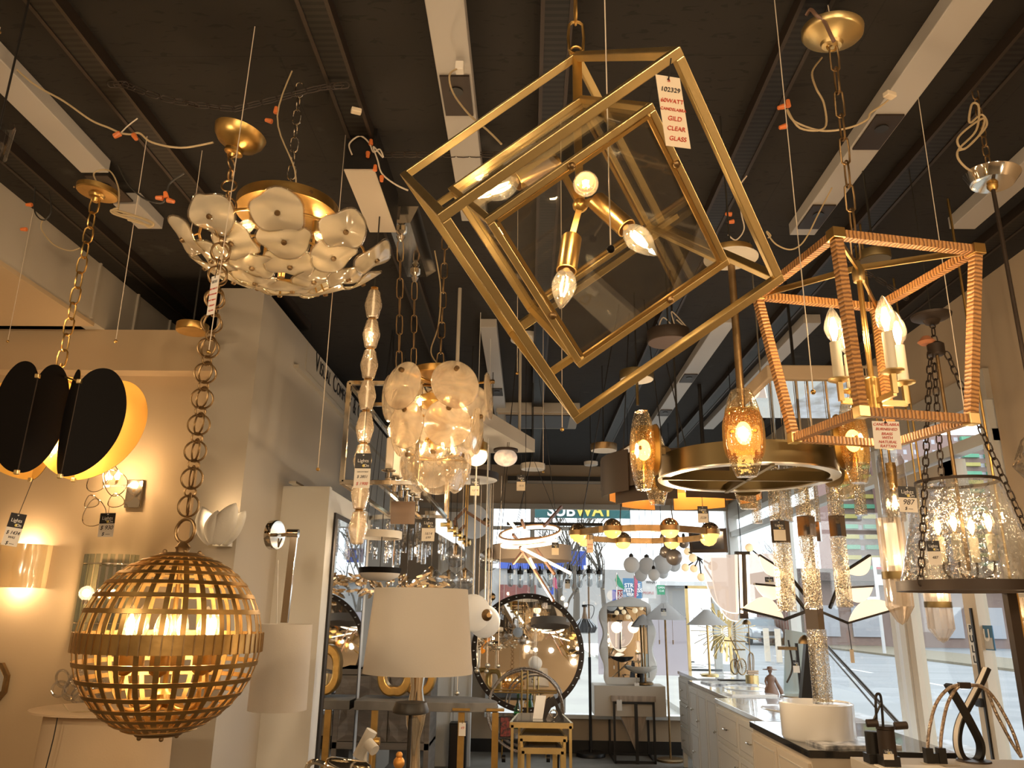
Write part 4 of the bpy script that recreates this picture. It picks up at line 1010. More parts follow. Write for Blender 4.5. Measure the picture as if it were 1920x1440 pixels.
# ================================================================= HANGING LIGHTS FURTHER DOWN THE ROOM
# ---- G. chandelier of alabaster glass discs
def discs():
    c = at(822, 760, 3.1); t = thing('glass_disc_chandelier', 'brass chandelier hung with three tiers of swirled alabaster glass discs', 'chandelier', c)
    k = mpp(822, 760, 3.1); up = Vector((0, 0, 1))
    MB().solid(c, [(.11, .12), (.115, .125), (.115, .15), (.06, .155), (.05, .165)], 40).build('canopy_drum', 'gold', t)
    MB().solid(c, [(.02, -.2), (.035, -.19), (.035, -.02), (.09, 0), (.09, .03), (.02, .04), (.02, .12)], 32).build('body', 'gold', t)
    fr = MB()
    tiers = ((.215, .035, 6, .100, -.75), (.172, -.115, 6, .097, .23), (.115, -.275, 6, .088, -.1))
    light(c - Vector((0, 0, .50)), 5, t, r=.025)  # added fill below the discs to brighten the mid-room; no bulb hangs here
    for ti, (R, z, n, r, ph) in enumerate(tiers):
        for i in range(n):
            a = math.atan2(-c.y, -c.x) + ph + 2 * PI * i / n; e = Vector((math.cos(a), math.sin(a), 0)); nrm = (e + up * (.05, -.08, -.22)[ti]).normalized(); p = c + e * R + up * z
            m = 'milk' if ti < 2 else 'milkclear'
            prof = [(1e-4, .010), (r * .3, .009), (r * .6, .005), (r * .88, .001), (r * .97, .0), (r, -.003), (r * .97, -.008), (r * .85, -.006), (r * .6, -.001), (1e-4, .004)]
            o = MB().lathe(p, prof, 36, nrm, close=False).build('glass_disc', m, t)
            pk = p + up * (r * .62)
            MB().solid(pk - nrm * .002, [(.008, 0), (.010, .004), (.010, .018), (.007, .022)], 16, nrm).build('disc_knob', 'antique', o)
            fr.tube([c + up * (z + r * .5), pk], .005, 6)
    fr.build('disc_arm', 'gold', t)
    for i in range(5):
        a = -PI / 2 + .5 + 2 * PI * i / 5; e = Vector((math.cos(a), math.sin(a), 0)); p = c + e * .085 + up * .02
        bulb(p, e * .6 - up * .7, t, h=.06, r=.02, w=.6)
        bulb(c + e * .055 + up * -.16, e * .5 - up, t, h=.06, r=.018, w=.3)
    chain('hanging_chain', c + up * .16, (c.x + .0, c.y, H), .075, .03, .003, 'antique', t)
    MB().tube(smoothpath([c + Vector((.01, 0, .16)), at(808, 660, 3.1), at(822, 610, 3.1), at(826, 540, 3.08), at(815, 470, 3.05)]), .003, 6).build('supply_cord', 'cord_tan', t)
dc = discs()

# ---- H. long open nickel linear lantern
def linear():
    Y0 = 3.05; a = at(641, 904, Y0); b = at(632, 718, Y0); W = abs(at(780, 905, Y0).x - a.x); hh = b.z - a.z; L = 1.15
    x0, x1, y0, y1, z0, z1 = a.x, a.x + W, Y0, Y0 + L, a.z, b.z
    t = thing('linear_lantern', 'long open box lantern of polished nickel bars with white candle sleeves', 'pendant light', ((x0 + x1) / 2, (y0 + y1) / 2, z0))
    mb = MB(); w = .018
    for x in (x0, x1):
        for y in (y0, y1): mb.bar((x, y, z0), (x, y, z1), w)
        for z in (z0, z1): mb.bar((x, y0, z), (x, y1, z), w)
    for y in (y0, y1):
        for z in (z0, z1): mb.bar((x0, y, z), (x1, y, z), w)
    mb.build('frame', 'nickel', t, smooth=False, bev=.001)
    xm = (x0 + x1) / 2
    MB().bar((xm, y0, z0), (xm, y1, z0), .016).build('lamp_bar', 'nickel', t, smooth=False)
    MB().bar((x0, Y0 + L * .3, z1), (x1, Y0 + L * .3, z1), .016).bar((x0, Y0 + L * .7, z1), (x1, Y0 + L * .7, z1), .016).build('cross_bar', 'nickel', t, smooth=False)
    for i in range(6):
        y = y0 + .14 + i * .175; p = Vector((xm + .01, y, z0 + .01))
        MB().solid(p, [(.012, 0), (.012, .03), (.006, .035), (.006, .055), (.03, .06), (.031, .064), (.01, .066)], 20).build('bobeche', 'nickel', t)
        MB().box(p + Vector((0, 0, .135)), (.028, .028, .13), Matrix.Rotation(.3, 3, 'Z')).build('candle_sleeve', 'paperwhite', t, smooth=False)
        bulb(p + Vector((0, 0, .205)), (0, 0, 1), t, h=.07, r=.016, w=1.6 if i < 3 else 0)
    # canopy box on the ceiling with two chains
    c0 = at(762, 545, 3.3); c0.z = H - .03
    pts = [(-.09, -.33), (.09, -.33), (.09, .33), (-.09, .33)]
    vs = [(c0.x + x, c0.y + y, H) for x, y in pts] + [(c0.x + x * .55, c0.y + y * .86, H - .055) for x, y in pts]
    MB().add(vs, [(0, 1, 2, 3), (4, 7, 6, 5), (0, 4, 5, 1), (1, 5, 6, 2), (2, 6, 7, 3), (3, 7, 4, 0)]).build('canopy_plate', 'nickel', t, smooth=False)
    for s in (-.22, .22):
        p = Vector((c0.x, c0.y + s, H - .055)); MB().solid(p, [(.008, -.06), (.02, -.035), (.012, -.025), (.026, -.012), (.026, 0)], 18).build('canopy_finial', 'nickel', t)
        chain('hanging_chain', p - Vector((0, 0, .06)), (xm, y0 + L * (.3 if s < 0 else .7), z1), .09, .028, .003, 'antique', t)
    return t
ln = linear()
tagcard(682, 850, 2.35, 30, 65, 'price tag with red 1900, hanging against the crystal bead pendant', string=90, lines=(('OUR LOW PRICE', .54, .09, 'inkblack'), ('$ 2851', .68, .24, 'inkblack'), ('$ 1900', .88, .26, 'inkred')))

# ---- I. ring chandelier with amber glass lozenges
def amber_ring():
    near = at(1393, 812, 2.02); Cc = Vector((at(1397, 850, 2.34).x, 2.34, near.z - .0)); R = .31; up = Vector((0, 0, 1))
    t = thing('amber_glass_ring_chandelier', 'broad brass ring chandelier with six seeded amber glass lozenge shades', 'chandelier', Cc)
    zc = -.035
    MB().lathe(Cc, [(.262, -.032 + zc), (.262, .032 + zc), (.256, .032 + zc), (.256, -.032 + zc)], 72, close=True).build('ring_band', 'gold_olive', t)
    MB().lathe(Cc, [(.266, -.035 + zc), (.266, -.031 + zc), (.236, -.031 + zc), (.236, -.035 + zc)], 72, close=True).build('ring_lip', 'nickel_dark', t)
    MB().bar(Cc + Vector((-.255, 0, zc - .025)), Cc + Vector((.255, 0, zc - .025)), .012, .03).bar(Cc + Vector((0, -.255, zc - .025)), Cc + Vector((0, .255, zc - .025)), .012, .03).build('cross_bar', 'gold_olive', t, smooth=False)
    topc = Vector((Cc.x, Cc.y, at(1385, 486, 2.34).z))
    MB().solid(Cc, [(.012, zc), (.012, topc.z - Cc.z)], 14).build('down_rod', 'antique', t)
    MB().solid(topc, [(.012, -.005), (.072, 0), (.074, .006), (.074, .03), (.07, .032)], 36).build('canopy', 'brass', t)
    MB().solid(topc, [(.06, -.004), (.088, 0), (.088, .004)], 36).build('canopy_plate', 'paperwhite', t)
    MB().tube([topc, (topc.x, topc.y, H)], .003, 6).build('hanging_wire', 'cord_black', t)
    light(Cc - Vector((0, 0, .5)), 6, t, r=.03)  # extra fill light under the ring, added to lift the room; not a bulb
    for k in range(6):
        a = math.atan2(-Cc.y, -Cc.x) + k * PI / 3; e = Vector((math.cos(a), math.sin(a), 0)); s = Vector((-math.sin(a), math.cos(a), 0)); p = Cc + e * (R + .012)
        # back plate: rounded upright plate of brass
        pts = []
        for i in range(24):
            b = 2 * PI * i / 24; pts.append(p - e * .022 + s * (.056 * math.copysign(abs(math.cos(b)) ** .6, math.cos(b))) + up * (.078 * math.copysign(abs(math.sin(b)) ** .7, math.sin(b))))
        pl = MB().prism(pts, e, .004).build('back_plate', 'gold_olive', t)
        MB().solid(p - e * .022, [(.009, 0), (.009, -.016), (.012, -.018), (.012, -.024)], 14, e).bar(p - e * .03, p - e * .055, .02, .02).build('plate_bolt', 'gold_olive', pl)
        hgt, wd = .118, .050
        def lozenge(zr0, zr1, sc):
            vs = []; fs = []; n = 10; K = 20
            for i in range(n + 1):
                z = zr0 + (zr1 - zr0) * i / n; q = abs(z) / hgt; rad = wd * (1 - .48 * q ** 2.4) * sc; dp = .032 * (1 - .45 * q ** 2) * sc
                for j in range(K):
                    b = 2 * PI * j / K; vs.append(p + e * .014 + up * z + s * (rad * math.copysign(abs(math.cos(b)) ** .75, math.cos(b))) + e * (dp * math.copysign(abs(math.sin(b)) ** .75, math.sin(b))))
            for i in range(n):
                for j in range(K): fs.append((i * K + j, i * K + (j + 1) % K, (i + 1) * K + (j + 1) % K, (i + 1) * K + j))
            return vs, fs, K, n
        v_, f_, K, n = lozenge(-.066, .066, 1.0)
        sh = MB().add(v_, f_).build('amber_shade', 'amber', t)
        v_, f_, K, n = lozenge(.066, hgt, 1.0); MB().add(v_, f_ + [tuple(n * K + j for j in range(K))]).build('clear_glass_tip', 'amberclear', sh)
        v_, f_, K, n = lozenge(-hgt, -.066, 1.0); MB().add(v_, f_ + [tuple(range(K - 1, -1, -1))]).build('clear_glass_tip', 'amberclear', sh)
        MB().sphere(p + e * .010, .021, 14, 10, (1, 1, 1.5)).build('lit_lamp', 'amberlamp', sh)
        for sg_ in (-1, 1): MB().solid(p + s * sg_ * .030 + e * .03, [(.006, 0), (.007, .004), (.004, .008)], 12, e).build('screw', 'brass_pale', sh)
        light(p + e * .085, .5, t, r=.03)
    return t
ar = amber_ring()

# ---- J. drum chandelier of overlapping dark panels lined with gold
def panel_drum():
    Y = 3.55; c = at(1275, 905, Y); t = thing('panel_drum_chandelier', 'round chandelier of overlapping curved dark panels with glowing copper lining', 'chandelier', c)
    k = mpp(1275, 905, Y); R = 148 * k
    specs = [(-3.1, -2.4, -.075, .105, 1), (-2.5, -1.35, -.055, .09, .985), (-1.45, -.55, -.07, .10, 1.0), (-.65, .0, -.05, .10, .985), (-.1, .5, -.075, .11, 1.0), (-2.75, -1.8, -.12, .0, .93), (-1.7, -.45, -.115, .0, .92), (.4, 1.3, -.05, .09, .95), (1.2, 2.1, -.02, .10, 1), (2.0, 2.75, -.07, .08, .94), (2.65, 3.4, -.03, .1, 1.0),
             (.6, 1.5, -.09, 0, .82), (1.8, 2.5, -.09, 0, .86)]
    for (a0, a1, z0, z1, q) in specs:
        o = MB().arc(c, R * q, a0, a1, z0, z1, .003, 20).build('curved_panel', 'bronze_dark', t)
        MB().arc(c, R * q - .0035, a0 + .005, a1 - .005, z0 + .002, z1 - .002, .002, 20).build('copper_lining', 'copper', o)
    MB().ring(c + Vector((0, 0, .05)), R * .7, .006).build('inner_ring', 'black', t)
    sp = MB()
    for i in range(6): a = i * PI / 3; sp.tube([c + Vector((0, 0, .05)), c + Vector((R * math.cos(a), R * math.sin(a), .05))], .004, 6)
    sp.build('spoke', 'black', t)
    for i in range(6):
        a = i * PI / 3 + .2; e = Vector((math.cos(a), math.sin(a), 0)); bulb(c + e * R * .55 + Vector((0, 0, .05)), (0, 0, -1), t, h=.07, r=.018, w=.5)
    light(c + Vector((0, 0, .02)), .5, t, r=.03); light(c - Vector((0, 0, .45)), 8, t, r=.03)  # second light is an added fill in empty air below the drum
    MB().tube([c + Vector((0, 0, .05)), (c.x, c.y, H - .03)], .005, 8).build('down_rod', 'black', t)
panel_drum()

# ---- K. polygon ring with half globes of amber glass
def globe_ring():
    Y = 4.1; c = at(1208, 1003, Y); k = mpp(1208, 1003, Y); R = 128 * k
    t = thing('half_globe_ring_chandelier', 'faceted bronze ring chandelier carrying amber glass half globes under domed caps', 'chandelier', c)
    spots = [(1083, 1003, -.0, 1), (1124, 992, 0, 1), (1158, 1010, 0, 2), (1259, 990, 0, 1), (1279, 1012, 0, 2), (1338, 998, 0, 1)]
    N = 12; P = [c + Vector((R * math.cos(2 * PI * i / N + .26), R * math.sin(2 * PI * i / N + .26), 0)) for i in range(N)]
    fr = MB()
    for i in range(N): fr.bar(P[i], P[(i + 1) % N], .022, .030, ext=.004)
    fr.build('ring_frame', 'antique', t, smooth=False)
    for i in range(8):
        a = 2 * PI * i / 8 + .2; p = c + Vector((R * math.cos(a), R * math.sin(a), 0)); r = 16.5 * k
        o = MB().lathe(p, [(1e-4, -r * 1.05), (r * .5, -r * .93), (r * .85, -r * .6), (r, -r * .1), (r * .98, 0)], 24).build('half_globe', 'globeyellow', t)
        MB().lathe(p + Vector((0, 0, .004)), [(r, 0), (r * .95, r * .35), (r * .72, r * .68), (r * .4, r * .9), (1e-4, r)], 24).build('domed_cap', 'smokecap', o)
        MB().lathe(p, [(r * 1.04, -.012), (r * 1.04, .012), (r * .96, .012), (r * .96, -.012)], 24, close=True).build('collar', 'antique', o)
    ca = MB()
    for i in (0, 3, 6, 9): ca.tube([P[i], (c.x + (P[i].x - c.x) * .3, c.y + (P[i].y - c.y) * .3, H)], .003, 5)
    ca.build('suspension_cable', 'black', t)
    light(c - Vector((0, 0, .16)), 9, t, r=.03)
globe_ring()

# ---- L. looping LED tubes with scattered wooden rods
def loops():
    Y = 4.6; c = at(985, 1010, Y); k = mpp(985, 1010, Y)
    t = thing('loop_led_chandelier', 'glowing LED loops pierced by scattered slim wooden rods', 'chandelier', c)
    def lp(cx, cy, rx, tilt, tx, nm):
        p = at(cx, cy, Y); n = Vector((tx, -tilt, 1)).normalized(); u = Vector((1, 0, -tx)).normalized(); w = n.cross(u); K = 48
        pts = [p + u * (math.cos(2 * PI * i / K) * rx * k) + w * (math.sin(2 * PI * i / K) * rx * k) for i in range(K)]
        o = MB().tube(pts, 3.6 * k, 8, closed=True).build(nm, 'led', t)
        MB().tube([q + Vector((0, 0, 4.0 * k)) for q in pts], 2.2 * k, 6, closed=True).build('loop_housing', 'copperwood', o); return o
    lp(993, 1002, 57, .34, -.12, 'light_loop'); lp(992, 1019, 50, -.02, -.10, 'light_loop')
    for (x0, y0, x1, y1, m, dy) in ((950, 970, 968, 993, 'led', .3), (978, 975, 984, 990, 'walnut2', .2), (1053, 950, 1020, 987, 'walnut2', -.3), (980, 1034, 962, 1057, 'walnut2', .1), (978, 1028, 1070, 1075, 'led', .5), (1005, 1028, 1040, 1077, 'walnut2', -.2), (993, 1046, 1003, 1066, 'led', 0), (1000, 1065, 1038, 1127, 'walnut2', -.4), (975, 1025, 1000, 1065, 'walnut2', .2), (962, 1002, 972, 1015, 'walnut2', .2)):
        p, q = at(x0, y0, Y - dy * .3), at(x1, y1, Y + dy * .3)
        MB().bar(p, q, 4.5 * k, 4.5 * k).build('slim_rod', m, t, smooth=False)
    ca = MB()
    for x, y, x2 in ((940, 1008, 968), (1045, 990, 1000), (985, 990, 985), (930, 1022, 972)): ca.tube([at(x, y, Y), (at(x2, 870, Y).x, Y, H)], .002, 5)
    ca.build('suspension_cable', 'black', t)
    MB().solid((at(985, 870, Y).x, Y, H - .03), [(.10, 0), (.10, .03)], 32).build('canopy', 'paperwhite', t)
    light(c - Vector((0, 0, .3)), 10, t, (1, .8, .55), r=.03)
loops()
# taupe drum shade behind the loops
c = at(996, 1038, 5.3); k = mpp(996, 1038, 5.3)
t = thing('taupe_drum_pendant', 'wide shallow taupe drum shade behind the LED loops', 'pendant light', c)
MB().lathe(c, [(76 * k, -.048), (74 * k, .052), (73.5 * k, .052), (75 * k, -.048)], 48, close=True).build('taupe_band', 'taupe', t)
ca = MB()
for i in range(3): a = i * 2.1; ca.tube([c + Vector((70 * k * math.cos(a), 70 * k * math.sin(a), .05)), (c.x, c.y, 2.5)], .002, 5)
ca.tube([(c.x, c.y, 2.5), (c.x, c.y, H)], .003, 5); ca.build('suspension_cable', 'black', t)
# ================================================================= RIGHT SIDE HANGING LIGHTS
# ---- seeded glass lantern on three chains
def seeded_lantern():
    Y = 2.62; bc = at(1822, 1100, Y); k = mpp(1822, 1100, Y); Rb = 122 * k; Rt = 72 * k; hz = at(1790, 905, Y).z - bc.z
    t = thing('rippled_glass_lantern', 'large tapered lantern of rippled clear glass with dark rim, hung on three chains', 'pendant light', bc)
    MB().lathe(bc, [(Rb, .0), (Rt, hz)], 64).build('glass_body', 'seeded', t)
    MB().lathe(bc, [(Rb * 1.05, -.016), (Rb * 1.05, .016), (Rb * .95, .016), (Rb * .95, -.016)], 64, close=True).build('bottom_rim', 'bronze_dark', t)
    MB().lathe(bc, [(Rt * 1.02, hz - .004), (Rt * 1.02, hz + .006), (Rt * .97, hz + .006), (Rt * .97, hz - .004)], 64, close=True).build('top_rim', 'bronze_dark', t)
    hub = Vector((bc.x - .01, bc.y, at(1750, 655, Y).z)); hub.x = bc.x
    hub = at(1748, 652, Y); top = Vector((bc.x, bc.y, hub.z))
    MB().tube([top, (bc.x, bc.y, bc.z + .05)], .006, 10).build('center_rod', 'antique', t)
    MB().solid(top, [(.02, -.03), (.028, -.025), (.028, .012), (.018, .02)], 24).build('hub', 'bronze_dark', t)
    for i in range(3):
        a = (-2.75, -.35, 1.4)[i]; e = Vector((math.cos(a), math.sin(a), 0))
        chain('support_chain', top + e * .03 - Vector((0, 0, .02)), bc + e * Rb * 1.05, .034, .02, .0026, 'bronze_dark', t)
    can = top + Vector((0, 0, .15)); can = Vector((top.x, top.y, at(1740, 600, Y).z))
    chain('hanging_chain', top + Vector((0, 0, .015)), can, .034, .02, .0026, 'bronze_dark', t)
    MB().solid(can, [(.012, -.02), (.022, -.015), (.03, -.002), (.055, .004), (.066, .010), (.068, .018), (.06, .02)], 40).build('canopy', 'bronze_dark', t)
    MB().solid(top + Vector((-.03, 0, .012)), [(.02, 0), (.03, .01), (.012, .03)], 12).build('clay_wrap', 'orange_dull', t)
    MB().tube([can, (can.x, can.y, H)], .002, 5).build('hanging_wire', 'cord_black', t)
    for i in range(4):
        a = -2.4 + i * PI / 2; e = Vector((math.cos(a), math.sin(a), 0)); b0 = Vector((bc.x, bc.y, bc.z + .035)); q = b0 + e * .078 + Vector((0, 0, .045))
        MB().tube(smoothpath([b0, b0 + e * .04 - Vector((0, 0, .012)), b0 + e * .072 + Vector((0, 0, .008)), q]), .004, 8).build('candle_arm', 'bronze_dark', t)
        MB().solid(q, [(.013, 0), (.0145, .003), (.0135, .012), (.0145, .08), (.012, .084)], 16).build('candle_sleeve', 'ivory', t)
        bulb(q + Vector((0, 0, .09)), (0, 0, 1), t, h=.075, r=.018, w=1.3)
seeded_lantern()
tagcard(1700, 912, 2.3, 33, 48, 'price tag reading 987 in front of the fluted glass pendant', roll=-.04, string=20, lines=(('987', .62, .42, 'inkblack'), ('$ ---', .86, .25, 'inkblack')))
tagcard(1748, 1014, 2.42, 24, 44, 'small price tag on the near chain of the rippled glass lantern', roll=.02, string=10, lines=(('487', .7, .3, 'inkblack'),))
# polished nickel canopy with dark stem, crystal drop at its foot
cn = at(1860, 345, 2.15); t = thing('crystal_drop_pendant', 'clear cut crystal drop hung on a dark stem under a flared nickel canopy', 'pendant light', cn)
MB().solid(cn, [(.045, -.002), (.060, 0), (.078, .030), (.079, .033), (.074, .033)], 44, (.12, -.04, 1)).build('canopy', 'nickel', t, ang=15)
MB().solid(cn - Vector((0, 0, .022)), [(.010, 0), (.016, .01), (.016, .018), (.01, .024)], 18).build('collar', 'gold', t)
dz = at(1925, 870, 2.15); foot = Vector((cn.x, cn.y, dz.z))
MB().tube([cn, foot + Vector((0, 0, .1))], .006, 10).build('stem', 'bronze_dark', t)
cr = MB().lathe(foot, [(1e-4, -.10), (.03, -.07), (.075, -.005), (.075, .0), (.045, .07), (.012, .10), (1e-4, .10)], 9).build('crystal_drop', 'crystalclear', t, ang=10)
MB().sphere(foot, .02, 12, 8).build('inner_lamp', 'beadcore', cr)
chain('hanging_chain', cn + Vector((0, 0, .03)), (cn.x, cn.y, H), .04, .02, .0022, 'antique', t)
cp = [at(x, y, 2.13) for x, y in ((1845, 328), (1812, 315), (1795, 285), (1830, 245), (1835, 200), (1822, 196), (1818, 230), (1840, 215), (1850, 235), (1825, 265), (1805, 280), (1795, 262), (1815, 240), (1845, 222), (1838, 250), (1815, 275), (1798, 282))]
cord('coiled_wire', cp, .0035, 'cord_tan', 'coil of clear lamp cord tied above the nickel canopy', nutpts=())
# ---- crystal cascade: mirrored plate, rods, square seeded crystals with chrome joints
def cascade():
    Y = 3.3; pl = at(1500, 745, Y)
    t = thing('crystal_cascade_chandelier', 'cascade of long bubble-filled crystal bars with chrome joints under a mirrored ceiling plate', 'chandelier', (pl.x, Y, pl.z))
    z = pl.z; a_, b_ = at(1405, 760, Y), at(1640, 760, Y)
    MB().span((a_.x, Y - .28, z), (b_.x, Y + .38, z + .06)).build('plate_housing', 'wall', t, smooth=False, bev=.006)
    MB().span((a_.x + .02, Y - .26, z - .004), (b_.x - .02, Y + .36, z)).build('mirrored_plate', 'mirror', t, smooth=False)
    sl = MB()
    for k in range(5): sl.span((b_.x - .18 + k * .012, Y - .283, z + .015), (b_.x - .175 + k * .012, Y - .279, z + .045))
    sl.build('vent_slot', 'black', t, smooth=False)
    wires = MB()
    for k in (a_.x + .06, b_.x - .06): wires.tube([(k, Y, z + .06), (k, Y, H)], .004, 6)
    wires.build('support_rod', 'nickel_dark', t)
    def bar(px0, px1, y0, y1, dY, m, nm, par=t):
        Yq = Y + dY; p, q = at((px0 + px1) / 2, y0, Yq), at((px0 + px1) / 2, y1, Yq); x = at((px0 + px1) / 2, (y0 + y1) / 2, Yq).x; w_ = (px1 - px0) * mpp(px0, y0, Yq) * .95
        if nm == 'crystal_bar':
            o = MB().lathe((x, Yq, q.z), [(w_ / 2, 0), (w_ / 2, p.z - q.z)], 8).build(nm, m, par, ang=20); MB().lathe((x, Yq, q.z + .003), [(w_ / 2 * .62, 0), (w_ / 2 * .62, p.z - q.z - .006)], 4).build('seeded_core', m, o, ang=20)
            MB().solid((x, Yq, q.z), [(w_ / 2, 0), (w_ / 2, -.003)], 8).build('cut_end', 'crystalclear', o)
        else: o = MB().solid((x, Yq, q.z), [(w_ / 2, 0), (w_ / 2, p.z - q.z)], 4).build(nm, m, par, ang=20)
        return x, Yq, p.z
    cab = MB()
    cols = [((1438, 1475), ((878, 975, 'c'), (977, 1018, 'j'), (1018, 1146, 'c')), .05), ((1488, 1524), ((872, 968, 'c'), (968, 1006, 'j'), (1005, 1141, 'c'), (1141, 1180, 'j'), (1180, 1318, 'c')), -.12), ((1548, 1580), ((872, 967, 'c'), (967, 1006, 'j'), (1006, 1138, 'c')), .0),
            ((1406, 1426), ((872, 980, 'c'),), .32), ((1598, 1622), ((868, 965, 'c'),), .1), ((1470, 1484), ((872, 978, 'c'),), .26), ((1523, 1534), ((875, 978, 'c'), (978, 1015, 'j')), .3)]
    for (x0, x1), segs, dY in cols:
        for i, (y0, y1, kd) in enumerate(segs):
            xo = (y1 - 1147) * 0
            r_ = bar(x0 + ((y0 + y1) / 2 - 920) * .09, x1 + ((y0 + y1) / 2 - 920) * .09 + (0 if y0 < 1170 else 3), y0, y1, dY, 'crystalseed' if kd == 'c' else 'darkchrome', 'crystal_bar' if kd == 'c' else 'chrome_joint')
            if i == 0: cab.tube([(r_[0], r_[1], r_[2]), (r_[0], r_[1], z)], .0015, 4); cab.tube([(r_[0] + .012, r_[1], r_[2]), (r_[0] + .012, r_[1], z)], .006, 6)
    cab.build('suspension_cable', 'nickel', t)
    for (x0, x1), segs, dY in cols[:3]:
        p = at((x0 + x1) / 2, 1075, Y + dY); light(p, .15, t, r=.03)
    return t
cascade()
# ---- leaf chandelier
def leaf_light():
    Y = 3.75; c = at(1532, 1158, Y); t = thing('leaf_chandelier', 'black branching chandelier with glowing cream half-leaf diffusers', 'chandelier', c)
    leaves = [((1423, 1041), (1478, 1076), (1467, 1096), .75, 1), ((1630, 1041), (1582, 1072), (1572, 1090), .75, -1), ((1414, 1095), (1478, 1101), (0, 0), 1, 1), ((1636, 1099), (1570, 1103), (0, 0), 1, 1),
              ((1390, 1142), (1470, 1162), (0, 0), -1, 1), ((1690, 1139), (1590, 1168), (0, 0), -1, 1)]
    for i, (a, b, _, up_, s_) in enumerate(leaves):
        dY = (-.05, .08, -.12, .12, -.2, -.15)[i]; p, q = at(*a, Y + dY), at(*b, Y + dY * .4); d = q - p; L = d.length; dn = d.normalized()
        n = Vector((0, -1, 0)); dr = n.cross(dn).normalized()
        if (dr.z > 0) == (up_ > 0): dr = -dr
        dep = L * (.34 if i < 4 else .30); pts = []
        for j in range(21):
            s = j / 20; pts.append(p + dn * (L * s) + dr * (dep * math.sin(PI * s ** (.9 if i < 4 else 1.1)) ** .85 * 1))
        o = MB().prism(pts, n, .010).build('leaf_diffuser', 'petal_led', t, bev=.002)
        rim = [p + dn * (L * s / 10) for s in range(11)]
        MB().bar(p + n * .005, q + n * .005, .016, .009).build('leaf_rib', 'black', t, smooth=False)
        joint = {0: (1520, 1130), 1: (1560, 1130), 2: (1512, 1145), 3: (1556, 1140), 4: (1515, 1145), 5: (1542, 1148)}[i]
        MB().bar(q, at(*joint, Y), .012).build('branch_arm', 'black', t, smooth=False)
    MB().bar(at(1533, 1135, Y), (c.x, Y, H), .012).build('down_rod', 'black', t, smooth=False)
    MB().tube([at(1590, 1168, Y - .06), at(1597, 1218, Y - .06)], .002, 4).build('tag_thread', 'cord_black', t)
    return t
leaf_light()
q0, q1 = at(1593, 1217, 3.69), at(1603, 1243, 3.69)
tag(MB().span((q0.x, 3.69, q1.z), (q1.x, 3.692, q0.z)).build('blank_tag', 'paperwhite', smooth=False), 'blank pale tag on a ribbon under the leaf chandelier', 'price tag')
# ---- fluted glass pendants by the window
def fluted(px, y0, y1, Y, w, label, sleeve=False, power=1.2):
    p, q = at(px, y0, Y), at(px, y1, Y); k = mpp(px, y0, Y); R = w * k / 2; L = p.z - q.z; t = thing('fluted_glass_pendant', label, 'pendant light', (q.x, Y, q.z), 'fluted glass pendants along the window')
    x = q.x
    MB().lathe((x, Y, q.z), [(1e-4, 0), (R * .35, L * .03), (R, L * .17), (R * 1.0, L)], 28, flute=.09).build('fluted_glass', 'fluted', t, ang=25)
    MB().solid((x, Y, q.z + L * .55), [(R * .5, 0), (R * .5, L * .4)], 14).build('lit_tube', 'tubelit', t)
    MB().lathe((x, Y, q.z + L * .42), [(R * 1.12, 0), (R * 1.12, L * .07), (R * .98, L * .07), (R * .98, 0)], 28, close=True).build('brass_band', 'gold_olive', t)
    MB().tube([(x, Y, p.z), (x, Y, H)], .005, 8).build('down_rod', 'gold', t)
    light((x, Y - R * 1.6, q.z + L * .6), power, t)
    return t
fluted(1692, 972, 1172, 3.25, 44, 'long fluted glass pendant with a brass band in front of the window post')
fluted(1769, 1050, 1206, 3.7, 42, 'fluted glass pendant seen under the rippled lantern rim')
fluted(1748, 1020, 1130, 4.4, 34, 'shorter fluted glass pendant behind the rippled lantern rim', power=.5)
p, q = at(1683, 868, 3.05), at(1683, 978, 3.05); k = mpp(1683, 900, 3.05)
t = thing('glass_cylinder_pendant', 'clear glass cylinder pendant with glass fins and brass core, above the fluted pendant', 'pendant light', (q.x, 3.05, q.z))
MB().lathe((q.x, 3.05, q.z + .03), [(24 * k, 0), (24 * k, p.z - q.z - .03), (21 * k, p.z - q.z)], 28).build('glass_cylinder', 'crystalclear', t)
MB().solid((q.x, 3.05, q.z + .13), [(9 * k, 0), (9 * k, .10)], 20).build('brass_core', 'gold', t)
for i in range(4): a = i * PI / 2 + .4; MB().bar((q.x + 15 * k * math.cos(a), 3.05 + 15 * k * math.sin(a), q.z), (q.x + 15 * k * math.cos(a), 3.05 + 15 * k * math.sin(a), q.z + .16), .016, .006).build('glass_fin', 'crystalclear', t, smooth=False)
MB().tube([(q.x, 3.05, p.z), (q.x, 3.05, H)], .005, 8).build('down_rod', 'gold', t); bulb((q.x, 3.05, q.z + .12), (0, 0, -1), t, w=.6)
# fluted and clear pendant at the frame edge by the window post
fluted(1912, 1120, 1195, 2.9, 30, 'small glass pendant beside the dark post of the door', power=.4)
